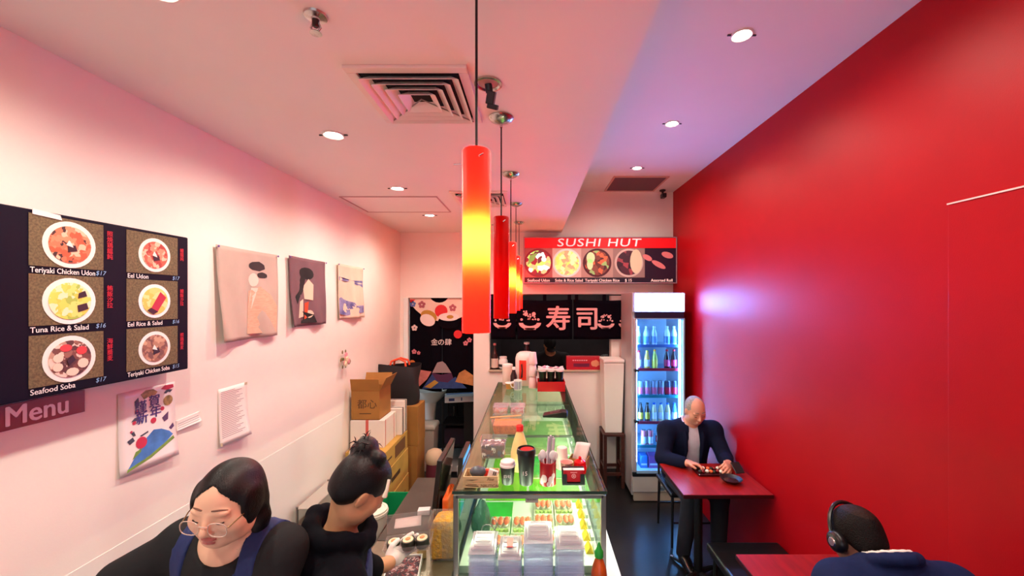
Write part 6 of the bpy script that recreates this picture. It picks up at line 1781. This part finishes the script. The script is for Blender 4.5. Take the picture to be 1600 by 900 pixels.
    for e in (-1, 1):
        n = 22; pts = []
        for i in range(n + 1):
            a = 2 * PI * i / n
            x = .027 * math.copysign(abs(math.cos(a)) ** .75, math.cos(a)); z = .022 * math.copysign(abs(math.sin(a)) ** .75, math.sin(a))
            pts.append(P(e * (.040 + x), .105 - .10 * max(0, (.040 + x) - .03) * .35, -.014 + z) - inv)
        MB().tube(pts, .0012, 6, False).obj('glasses_rim', M_clearf, t, True)
        mb = MB(); mb.add(pts[:-1], [tuple(range(n))]); mb.obj('glasses_lens', glass('lens_clear', (250, 250, 250), 1.0, .02, ior=1.6), t)
        MB().tube([P(e * .067, .100, -.008) - inv, P(e * .078, .06, .000) - inv, P(e * .0835, .0, .006) - inv], .0017, 6).obj('glasses_arm', mat('thin_gold', (120, 90, 60), .3, metal=.8), t, True)
    return t
woman_glasses()

# ---------------------------------------------------------------- woman with the bun, seen from behind
def woman_bun():
    base = V3(-.66, 1.38, 0)
    t = thing('person', 'woman with a black hair bun, navy hooded top and gloves, packing sushi', 'person', tuple(base))
    C = V3(-.575, 1.345, 1.452); R = headR(-52, 38, 6); s = .90
    hf, P = head_field(C, R, s, .98, .95)
    nk = V3(-.655, 1.335, 1.285); shR = V3(-.578, 1.200, 1.215); shL = V3(-.735, 1.465, 1.225); pel = V3(-.715, 1.385, .85)
    elL = V3(-.665, 1.600, 1.000); wrL = V3(-.612, 1.700, .965); elR = V3(-.515, 1.225, .970); wrR = V3(-.440, 1.440, .930)
    tf, TR = torso_field(nk, shL, shR, pel, 1.0, .95)
    neck = Field().cone(nk - V3(0, 0, .04), P(0, -.03, -.045), .047, .043, .03)
    arms = Field()
    for a, b, c in ((shL, elL, wrL), (shR, elR, wrR)): arms.cone(a, b, .046, .038, .03).cone(b, c, .037, .026, .02)
    hL = hand_field(wrL, V3(.35, .9, .10), V3(.75, -.1, .45), -1, .45, .95); hR = hand_field(wrR, V3(-.1, .9, .1), V3(-.9, 0, .3), 1, .5, .95)
    hipL, hipR = pel + V3(-.045, .08, -.05), pel + V3(.045, -.08, -.05)
    knL, knR = hipL + V3(.03, .01, -.40), hipR + V3(.03, .01, -.40); anL, anR = V3(hipL[0], hipL[1], .09), V3(hipR[0], hipR[1], .09)
    lg = legs(Field(), hipL, hipR, knL, knR, anL, anR, None, None)
    full = hf + neck + tf + arms + hR + hL + lg
    mesh_person('body', t, full, [(tuple(C - .15), tuple(C + .15), .0036), (tuple(wrL - .13), tuple(wrL + .13), .004)], .011, [M_skin2], lambda c: np.zeros(len(c)))
    gm = mat('white_glove', (226, 220, 214), .6)
    for w, h_ in ((wrR, hR), (wrL, hL)):
        skin_mesh('glove', [(h_.grow(.002), None, None, .004)], t, [gm])
    M_hood = mat('black_navy_jersey', (9, 9, 16), .9, spec=.12, var=.15, vs=12, bump=.2, bs=30)
    M_navy = mat('navy_apron_cloth')
    sl = Field()
    for a, b, c in ((shL, elL, wrL), (shR, elR, wrR)): sl.cone(a, b, .062, .054, .03).cone(b, b + (c - b) * .2, .052, .050, .02)
    hood = Field()
    u = TR[:, 2]; fw = TR[:, 1]; r_ = TR[:, 0]
    for i in range(12):
        a0, a1 = 2 * PI * i / 12, 2 * PI * (i + 1) / 12
        g = lambda a: nk + r_ * .088 * math.cos(a) + fw * (.090 * math.sin(a) + .012) + u * (.042 + .026 * -math.sin(a) + .012 * math.cos(3 * a))
        hood.cone(g(a0), g(a1), .024, .024, .02)
    hood.ell(nk - fw * .085 + u * -.02, (.10, .05, .075), TR, .03)
    top = tf.grow(.016) + sl + hood
    nc = nk + u * .06 + fw * .02
    def cut(D, X, Y, Z):
        d = np.sqrt((X - nc[0]) ** 2 + (Y - nc[1]) ** 2 + (Z - nc[2]) ** 2) - .070
        return np.maximum(np.maximum(D, -d), .76 - Z)
    skin_mesh('hooded_top', [(top, None, None, .0075)], t, [M_hood], None, cut)
    ap = tf.grow(.023) + Field()
    def loc(X, Y, Z): 
        return [(X - nk[0]) * q[0] + (Y - nk[1]) * q[1] + (Z - nk[2]) * q[2] for q in (r_, fw, u)]
    def side(D, X, Y, Z):
        x, y, z = loc(X, Y, Z)
        return mxr([D, .022 - y - .25 * np.maximum(-.20 - z, 0), np.abs(x) - .17, z + .085 - .5 * y, -z - .50])
    skin_mesh('apron', [(ap, None, None, .008)], t, [M_navy], None, side)
    def side2(D, X, Y, Z):
        x, y, z = loc(X, Y, Z)
        return mxr([D, np.abs(y - .022 + .25 * np.maximum(-.20 - z, 0)) - .006, .0 - x, z + .07, -z - .46])
    skin_mesh('red_piping', [(tf.grow(.026), None, None, .0045)], t, [mat('red_piping', (190, 20, 56), .6)], None, side2)
    pc_ = nk - fw * .075 + r_ * .07 - u * .02
    ptch = skin_mesh('blue_patch', [(tf.grow(.0195) + sl.grow(.004), None, None, .006)], t, [mat('blue_patch', (56, 66, 140), .7)], None, lambda D, X, Y, Z: np.maximum(D, np.sqrt((X - pc_[0]) ** 2 + (Y - pc_[1]) ** 2 + ((Z - pc_[2]) * .6) ** 2) - .026))
    pants = legs(Field(), hipL, hipR, knL, knR, anL, anR, None, None, 1, .014); pants.ell(pel, (.165, .125, .13), None, .04)
    skin_mesh('trousers', [(pants, None, None, .012)], t, [mat('black_trousers')], None, lambda D, X, Y, Z: np.maximum(np.maximum(D, .06 - Z), Z - .90))
    shoes(t, 'shoe', anL, anR, anL + V3(.15, .06, -.05), anR + V3(.15, .06, -.05), M_blackmat)
    hr = Field()
    E = lambda c, r, k=.015, Q=None: hr.ell(P(*c), V3(*r) * s, R if Q is None else R @ Q, k)
    E((0, -.018, .036), (.086, .104, .094)); E((0, -.060, -.02), (.072, .052, .058), .03)
    E((-.016, -.072, .122), (.050, .044, .044), .015); E((.036, -.034, .126), (.032, .030, .024), .015); E((-.045, -.080, .10), (.028, .032, .032), .008)
    def hcut(D, X, Y, Z):
        a, b, c = [((X - C[0]) * R[0, i] + (Y - C[1]) * R[1, i] + (Z - C[2]) * R[2, i]) / s for i in range(3)]
        face = np.sqrt((a / .080) ** 2 + ((b - .090) / .082) ** 2 + ((c + .040) / .110) ** 2) - 1
        nape = np.maximum(c + .058 + .35 * (b + .05), -(b + .5)); ear = np.sqrt(((np.abs(a) - .080) / .03) ** 2 + ((b - .012) / .040) ** 2 + ((c + .028) / .045) ** 2) - 1
        return np.maximum(D, -np.minimum(np.minimum(face * .05, nape + .016), ear * .03))
    skin_mesh('hair', [(hr, None, None, .0042)], t, [M_hair], None, hcut)
    inv = base; rg = random.Random(2)
    for i in range(40):
        a = rg.uniform(0, 2 * PI); b0 = P(-.012 + .034 * math.cos(a), -.072 + .032 * math.sin(a), .128 + rg.uniform(-.02, .02))
        d = V3(rg.uniform(-1, .35), rg.uniform(-.6, .3), rg.uniform(-.6, .55)); d /= np.linalg.norm(d)
        L = rg.uniform(.030, .058)
        MB().tube([b0 - inv, b0 + d * L * .6 + V3(0, 0, .005) - inv, b0 + d * L + V3(0, 0, -.006) - inv], [.0026, .0018, .0005], 4).obj('hair_wisp', M_hair, t, True)
    # white hair clip and hair tie
    M_clip = mat('cream_clip', (232, 222, 200), .35)
    MB().tube([P(.074, .035, .085) - inv, P(.088, .045, .055) - inv, P(.090, .052, .030) - inv], [.005, .0055, .008], 8).obj('hair_clip', M_clip, t, True)
    MB().tube([P(-.056, -.085, .060) - inv, P(-.060, -.095, .085) - inv, P(-.045, -.105, .10) - inv], [.008, .009, .007], 8).obj('hair_tie', M_clip, t, True)
    eyebrow(t, P, s, mat('brow_brown'), inv, .0895, .026, .014, .050, .0024)
    closed_eyes(t, P, s, inv, mat('lash_black'))
woman_bun()
# sushi pack in her hand
sp2 = thing('sushi_pack', 'open clear sushi pack with three rolls held over the bench', 'sushi', (-.555, 1.80, .975), .12)
sp2.rotation_euler = (.05, -.06, .12)
container_mesh(.205, .10, .030).obj('tub', M_clear2, sp2, bevel=.006)
ld = MB().b2(-.105, .105, .052, .057, .032, .125).obj('lid', glass('pack_lid', (236, 232, 232), .9, .06, body=.10), sp2, bevel=.006)
for k_ in range(3):
    rl = MB().lathe([(.029, 0), (.030, .003), (.030, .032), (.029, .035)], (-.062 + k_ * .062, -.012, .005), 20).obj('roll', mat('nori_black', (36, 34, 24), .6, var=.3, vs=60), sp2, True)
    MB().lathe([(.024, .0352), (.023, .0375), (.004, .038)], (-.062 + k_ * .062, -.012, .005), 18).obj('roll_rice', mat('rice_tan', (232, 214, 180), .6, bump=.4, bs=200), rl, True)
    MB().ell((-.062 + k_ * .062, -.012, .044), (.012, .011, .003), 12, 6).obj('roll_filling', mat('tuna_filling', (196, 140, 90), .6), rl, True)

# ---------------------------------------------------------------- man eating at the table
def man_eating():
    base = V3(1.36, 3.56, 0)
    t = thing('person', 'grey haired man in a navy jacket eating at the table', 'person', tuple(base))
    C = V3(1.382, 3.40, 1.150); R = headR(186, 22, 3); s = .95
    hf, P = head_field(C, R, s, 1.0, 1.1)
    nk = V3(1.370, 3.485, 1.015); shL = V3(1.565, 3.475, .955); shR = V3(1.170, 3.475, .955); pel = V3(1.36, 3.58, .54)
    elR = V3(1.085, 3.33, .775); wrR = V3(1.215, 3.16, .800); elL = V3(1.60, 3.33, .775); wrL = V3(1.535, 3.14, .805)
    tf, TR = torso_field(nk, shL, shR, pel, 1.15, 1.1)
    neck = Field().cone(nk - V3(0, 0, .03), P(0, -.025, -.055), .058, .054, .03)
    arms = Field()
    for a, b, c in ((shL, elL, wrL), (shR, elR, wrR)): arms.cone(a, b, .052, .042, .03).cone(b, c, .040, .028, .02)
    hands = hand_field(wrR, V3(.75, -.35, .02), V3(.1, -.4, -1), -1, .95, 1.0) + hand_field(wrL, V3(-.45, -.8, .05), V3(-.6, .2, -.6), 1, .8, 1.0)
    hipL, hipR = pel + V3(.095, -.05, -.02), pel + V3(-.095, -.05, -.02)
    knL, knR = V3(1.46, 3.12, .545), V3(1.235, 3.12, .545); anL, anR = V3(1.46, 3.14, .09), V3(1.19, 3.16, .09)
    full = hf + neck + tf + arms + hands + legs(Field(), hipL, hipR, knL, knR, anL, anR, None, None)
    mesh_person('body', t, full, [(tuple(C - .15), tuple(C + .15), .0042), (tuple(wrR - .13), tuple(wrR + .13), .0042), (tuple(wrL - .13), tuple(wrL + .13), .0042)], .011, [M_skin3], lambda c: np.zeros(len(c)))
    inv = base; u = TR[:, 2]; fw = TR[:, 1]; r_ = TR[:, 0]
    def loc(X, Y, Z): return [(X - nk[0]) * q[0] + (Y - nk[1]) * q[1] + (Z - nk[2]) * q[2] for q in (r_, fw, u)]
    M_shirt = mat('pale_blue_shirt', (206, 206, 222), .8, bump=.2, bs=30, var=.08, vs=20)
    nc = nk + u * .07 + fw * .02
    def scut(D, X, Y, Z):
        return np.maximum(np.maximum(D, -(np.sqrt((X - nc[0]) ** 2 + (Y - nc[1]) ** 2 + (Z - nc[2]) ** 2) - .075)), .50 - Z)
    col = Field().cone(nk + r_ * .055 + fw * .02 + u * .01, nk + fw * .075 - u * .035, .020, .014, .01).cone(nk - r_ * .055 + fw * .02 + u * .01, nk + fw * .075 - u * .035, .020, .014, .01).cone(nk - r_ * .05 - fw * .04 + u * .025, nk + r_ * .05 - fw * .04 + u * .025, .022, .022, .01)
    col.cone(nk + r_ * .055 + fw * .02 + u * .01, nk + r_ * .05 - fw * .04 + u * .025, .02, .022, .01).cone(nk - r_ * .055 + fw * .02 + u * .01, nk - r_ * .05 - fw * .04 + u * .025, .02, .022, .01)
    skin_mesh('shirt', [(tf.grow(.009) + col, None, None, .0075)], t, [M_shirt], None, scut)
    M_jk = mat('navy_suit_cloth', (10, 16, 42), .85, spec=.15, bump=.12, bs=40, var=.1, vs=10)
    sl = Field()
    for a, b, c in ((shL, elL, wrL), (shR, elR, wrR)): sl.cone(a, b, .072, .062, .03).cone(b, b + (c - b) * .86, .060, .045, .02)
    def jcut(D, X, Y, Z):
        x, y, z = loc(X, Y, Z)
        op = np.maximum(np.abs(x) - np.clip(.045 + .0 * z + .10 * (-z - .05), .04, .085), .02 - y)      # open front
        nkc = np.sqrt((X - nc[0]) ** 2 + (Y - nc[1]) ** 2 + (Z - nc[2]) ** 2) - .088
        return mxr([D, -op, -nkc, .47 - Z])
    skin_mesh('jacket', [(tf.grow(.024) + sl, None, None, .008)], t, [M_jk], None, jcut)
    for e in (-1, 1):
        lp = [nk + r_ * e * .075 + fw * .03 + u * .02, nk + r_ * e * .075 + fw * .115 - u * .06, nk + r_ * e * .066 + fw * .137 - u * .18, nk + r_ * e * .07 + fw * .138 - u * .28]
        MB().tube([q - inv for q in lp], [.016, .022, .018, .006], 8).obj('lapel', M_jk, t, True)
    for w, b in ((wrR, elR), (wrL, elL)):
        d = (w - b) / np.linalg.norm(w - b)
        MB().cyl(tuple(w - d * .045 - inv), tuple(w - d * .008 - inv), .040, .038, 18).obj('shirt_cuff', mat('white_cuff', (226, 224, 230), .7), t, True)
    tr_ = legs(Field(), hipL, hipR, knL, knR, anL, anR, None, None, 1, .014); tr_.ell(pel, (.175, .13, .10), None, .04)
    skin_mesh('trousers', [(tr_, None, None, .012)], t, [mat('navy_trousers', (18, 20, 34), .85)], None, lambda D, X, Y, Z: np.maximum(np.maximum(D, .07 - Z), Z - .68))
    shoes(t, 'shoe', anL, anR, V3(anL[0], 2.98, .04), V3(anR[0], 3.0, .04), mat('black_leather', (12, 12, 13), .25))
    hr = Field()
    hr.ell(P(0, -.016, .030), V3(.081, .098, .090) * s, R, .01)
    def hcut(D, X, Y, Z):
        a, b, c = [((X - C[0]) * R[0, i] + (Y - C[1]) * R[1, i] + (Z - C[2]) * R[2, i]) / s for i in range(3)]
        keep = np.maximum(b - (.055 - .45 * c + .10 * np.abs(a)), -.055 - c)
        ear = np.sqrt(((np.abs(a) - .080) / .03) ** 2 + ((b - .0) / .024) ** 2 + ((c + .02) / .04) ** 2) - 1
        return mxr([D, keep, -ear * .03])
    skin_mesh('hair', [(hr, None, None, .0045)], t, [M_greyh], None, hcut)
    eyebrow(t, P, s, mat('brow_grey', (120, 96, 86), .7), inv, .0895, .026, .014, .050, .003)
    closed_eyes(t, P, s, inv, mat('lash_black'))
man_eating()
bw = thing('food_platter', 'dark platter of rolls and garnish in front of the eating man', 'plate', (1.385, 3.085, .7505))
MB().b2(-.13, .11, -.065, .075, 0, .018).obj('platter', mat('dark_red_lacquer', (50, 10, 16), .2), bw, bevel=.008)
rg = random.Random(9)
fm = [mat('nori_black'), mat('food_orange', (226, 110, 60), .5), mat('rice'), mat('food_red', (130, 24, 30), .4)]
for i in range(16):
    x, y = -.105 + .027 * (i % 8) + rg.uniform(-.006, .006), -.03 + .06 * (i // 8) + rg.uniform(-.01, .01)
    MB().ell((x, y, .028), (.014, .016, .012), 10, 6, Rz(rg.uniform(0, 3)).tolist() and Matrix.Rotation(rg.uniform(0, 3), 3, 'Z')).obj('morsel', fm[(i * 7) % 4], bw, True)
sb2 = thing('sauce_bowl', 'small black sauce bowl on the table edge of the eating man', 'bowl', (1.455, 2.93, .7505))
MB().lathe([(.035, 0), (.045, .004), (.075, .03), (.077, .032), (.070, .028), (.04, .009), (.003, .008)], n=28, cap=False).obj('bowl', M_black, sb2, True)
MB().lathe([(.050, .016), (.002, .0162)], n=24, cap=False).obj('sauce', mat('soy_brown'), sb2)
ph_ = thing('phone', 'black phone held upright in the hand of the eating man', 'phone', (1.555, 3.035, .768))
MB().box((0, 0, .045), (.072, .008, .09), Euler((-.9, 0, .15)).to_matrix()).obj('phone_body', M_black, ph_, bevel=.003)
MB().box((0, .004, .049), (.064, .002, .08), Euler((-.9, 0, .15)).to_matrix()).obj('phone_screen', mat('phone_glass', (20, 22, 30), .05), ph_)

# ---------------------------------------------------------------- man with headphones, back view
def man_headphones():
    base = V3(1.29, 1.40, 0)
    t = thing('person', 'man in a blue suit jacket wearing black headphones, seen from behind', 'person', tuple(base))
    C = V3(1.252, 1.545, 1.165); R = headR(6, 30, 2); s = .93
    hf, P = head_field(C, R, s, 1.0, 1.0)
    nk = V3(1.282, 1.440, 1.138); shL = V3(1.105, 1.43, 1.058); shR = V3(1.485, 1.41, 1.058); pel = V3(1.30, 1.33, .54)
    elL = V3(1.05, 1.56, .80); wrL = V3(1.15, 1.76, .785); elR = V3(1.53, 1.54, .80); wrR = V3(1.42, 1.76, .785)
    tf, TR = torso_field(nk, shL, shR, pel, 1.15, 1.1)
    neck = Field().cone(nk - V3(0, 0, .03), P(0, -.025, -.05), .060, .056, .03)
    arms = Field()
    for a, b, c in ((shL, elL, wrL), (shR, elR, wrR)): arms.cone(a, b, .052, .042, .03).cone(b, c, .040, .028, .02)
    hands = hand_field(wrL, V3(.35, .8, -.02), V3(0, 0, -1), -1, .4) + hand_field(wrR, V3(-.35, .8, -.02), V3(0, 0, -1), 1, .4)
    hipL, hipR = pel + V3(-.095, .05, -.02), pel + V3(.095, .05, -.02)
    knL, knR = V3(1.20, 1.80, .54), V3(1.40, 1.80, .54); anL, anR = V3(1.20, 1.80, .09), V3(1.40, 1.80, .09)
    full = hf + neck + tf + arms + hands + legs(Field(), hipL, hipR, knL, knR, anL, anR, None, None)
    mesh_person('body', t, full, [(tuple(C - .15), tuple(C + .15), .0042), (tuple(wrL - .12), tuple(wrL + .12), .0045), (tuple(wrR - .12), tuple(wrR + .12), .0045)], .012, [M_skin4], lambda c: np.zeros(len(c)))
    inv = base; u = TR[:, 2]; fw = TR[:, 1]; r_ = TR[:, 0]
    def loc(X, Y, Z): return [(X - nk[0]) * q[0] + (Y - nk[1]) * q[1] + (Z - nk[2]) * q[2] for q in (r_, fw, u)]
    nc = nk + u * .085 + fw * .03
    M_jk = mat('blue_suit_cloth', (24, 36, 76), .85, spec=.15, bump=.15, bs=60, var=.12, vs=12)
    sl = Field()
    for a, b, c in ((shL, elL, wrL), (shR, elR, wrR)): sl.cone(a, b, .074, .062, .03).cone(b, b + (c - b) * .86, .060, .045, .02)
    def ringf(rad, rr, up, dy):
        f = Field()
        for i in range(14):
            a0, a1 = 2 * PI * i / 14, 2 * PI * (i + 1) / 14
            g = lambda a: nk + r_ * rad * math.cos(a) + fw * (rad * 1.0 * math.sin(a) + dy) + u * (up - .035 * math.sin(a))
            f.cone(g(a0), g(a1), rr, rr, .008)
        return f
    def jcut(D, X, Y, Z):
        x, y, z = loc(X, Y, Z)
        op = np.maximum(np.abs(x) - .05, .03 - y)
        nkc = np.sqrt((X - nc[0]) ** 2 + (Y - nc[1]) ** 2 + (Z - nc[2]) ** 2) - .082
        return mxr([D, -op, -nkc, .47 - Z])
    skin_mesh('jacket', [(tf.grow(.024) + sl + ringf(.082, .020, .010, .0), None, None, .008)], t, [M_jk], None, jcut)
    skin_mesh('shirt', [(tf.grow(.010) + ringf(.073, .009, .022, .012), None, None, .0075)], t, [mat('white_shirt', (236, 232, 226), .7)], None, lambda D, X, Y, Z: np.maximum(np.maximum(D, -(np.sqrt((X - nc[0]) ** 2 + (Y - nc[1]) ** 2 + (Z - nc[2]) ** 2) - .062)), .5 - Z))
    tr_ = legs(Field(), hipL, hipR, knL, knR, anL, anR, None, None, 1, .014); tr_.ell(pel, (.175, .13, .10), None, .04)
    skin_mesh('trousers', [(tr_, None, None, .012)], t, [mat('blue_trousers', (32, 42, 76), .85)], None, lambda D, X, Y, Z: np.maximum(np.maximum(D, .07 - Z), Z - .68))
    shoes(t, 'shoe', anL, anR, V3(anL[0], 1.96, .04), V3(anR[0], 1.96, .04), mat('black_leather'))
    hr = Field(); hr.ell(P(0, -.016, .032), V3(.082, .100, .092) * s, R, .01).ell(P(0, -.06, -.025), V3(.062, .045, .05) * s, R, .03)
    def hcut(D, X, Y, Z):
        a, b, c = [((X - C[0]) * R[0, i] + (Y - C[1]) * R[1, i] + (Z - C[2]) * R[2, i]) / s for i in range(3)]
        keep = np.maximum(b - (.055 - .1 * c), -.075 - c)
        return mxr([D, keep])
    def hp(c):
        q = (c - C) @ R / s
        return ((q[:, 0] / .05) ** 2 + ((q[:, 1] + .05) / .06) ** 2 < 1).astype(int) * (q[:, 2] > .03)
    skin_mesh('hair', [(hr, None, None, .0045)], t, [M_browh, mat('thin_crown_hair', (40, 24, 20), .6, spec=.2, var=.3, vs=120, bump=.4, bs=260)], hp, hcut)
    # headphones: band over the crown and two cups
    pts = [P(.094 * math.cos(a), .012, .012 + .122 * math.sin(a)) - inv for a in [PI * i / 14 for i in range(15)]]
    M_hpb = mat('headphone_black', (16, 14, 16), .3)
    MB().tube(pts, .0075, 8).obj('headphone_band', M_hpb, t, True)
    for e in (-1, 1):
        Q = Matrix([list(q) for q in (R @ Ry(e * PI / 2))])
        cp = MB().lathe([(.036, -.012), (.039, 0), (.036, .014), (.026, .022), (.010, .024)], tuple(P(e * .086, .006, -.012) - inv), 24, Q).obj('headphone_cup', M_hpb, t, True)
        MB().lathe([(.017, .0232), (.014, .0265), (.004, .027)], tuple(P(e * .086, .006, -.012) - inv), 16, Q).obj('cup_badge', M_chrome, cp, True)
man_headphones()

# ---------------------------------------------------------------- cook in the kitchen
def cook():
    base = V3(.26, 5.62, 0)
    t = thing('person', 'cook in black with a dark cap bending behind the kitchen pass-through', 'person', tuple(base))
    C = V3(.235, 5.44, 1.47); R = headR(186, 42, 0); s = .95
    hf, P = head_field(C, R, s)
    nk = V3(.25, 5.52, 1.35); shL = V3(.44, 5.54, 1.29); shR = V3(.06, 5.54, 1.29); pel = V3(.26, 5.66, .92)
    elL = V3(.52, 5.40, 1.08); wrL = V3(.38, 5.28, .97); elR = V3(-.02, 5.40, 1.08); wrR = V3(.12, 5.28, .97)
    tf, TR = torso_field(nk, shL, shR, pel, 1.15, 1.1)
    neck = Field().cone(nk - V3(0, 0, .03), P(0, -.025, -.05), .058, .054, .03)
    arms = Field()
    for a, b, c in ((shL, elL, wrL), (shR, elR, wrR)): arms.cone(a, b, .052, .042, .03).cone(b, c, .040, .028, .02)
    hands = hand_field(wrL, V3(-.5, -.7, -.1), V3(0, 0, -1), 1, .5) + hand_field(wrR, V3(.5, -.7, -.1), V3(0, 0, -1), -1, .5)
    hipL, hipR = pel + V3(.095, 0, -.04), pel + V3(-.095, 0, -.04)
    anL, anR = V3(hipL[0], 5.68, .09), V3(hipR[0], 5.68, .09)
    lg = legs(Field(), hipL, hipR, hipL + V3(0, -.02, -.42), hipR + V3(0, -.02, -.42), anL, anR, None, None)
    mesh_person('body', t, hf + neck + tf + arms + hands + lg, [(tuple(C - .15), tuple(C + .15), .005), (tuple(wrL - .12), tuple(wrL + .12), .005), (tuple(wrR - .12), tuple(wrR + .12), .005)], .013, [M_skin2], lambda c: np.zeros(len(c)))
    sl = Field()
    for a, b, c in ((shL, elL, wrL), (shR, elR, wrR)): sl.cone(a, b, .07, .06, .03).cone(b, b + (c - b) * .5, .058, .05, .02)
    nc = nk + V3(0, -.06, .06)
    skin_mesh('chef_jacket', [(tf.grow(.016) + sl, None, None, .010)], t, [mat('black_chef_cloth', (20, 18, 22), .85)], None, lambda D, X, Y, Z: np.maximum(np.maximum(D, -(np.sqrt((X - nc[0]) ** 2 + (Y - nc[1]) ** 2 + (Z - nc[2]) ** 2) - .085)), .84 - Z))
    pn = legs(Field(), hipL, hipR, hipL + V3(0, -.02, -.42), hipR + V3(0, -.02, -.42), anL, anR, None, None, 1, .014); pn.ell(pel, (.172, .125, .13), None, .04)
    skin_mesh('trousers', [(pn, None, None, .014)], t, [mat('black_trousers')], None, lambda D, X, Y, Z: np.maximum(np.maximum(D, .06 - Z), Z - .97))
    shoes(t, 'shoe', anL, anR, V3(anL[0], 5.53, .04), V3(anR[0], 5.53, .04), M_blackmat)
    cap = Field().ell(P(0, -.012, .045), V3(.086, .104, .092) * s, R, .01)
    def ccut(D, X, Y, Z):
        c = ((X - C[0]) * R[0, 2] + (Y - C[1]) * R[1, 2] + (Z - C[2]) * R[2, 2]) / s
        return np.maximum(D, .035 - c)
    skin_mesh('cap', [(cap, None, None, .006)], t, [mat('black_cap', (14, 13, 16), .8)], None, ccut)
    MB().ell(tuple(P(0, .115, .045) - base), (.06, .05, .005), 16, 6, Matrix([list(q) for q in R])).obj('cap_peak', mat('black_cap'), t, True)
    eyebrow(t, P, s, mat('brow_brown'), base, .0895, .026)
    closed_eyes(t, P, s, base, mat('lash_black'))
cook()
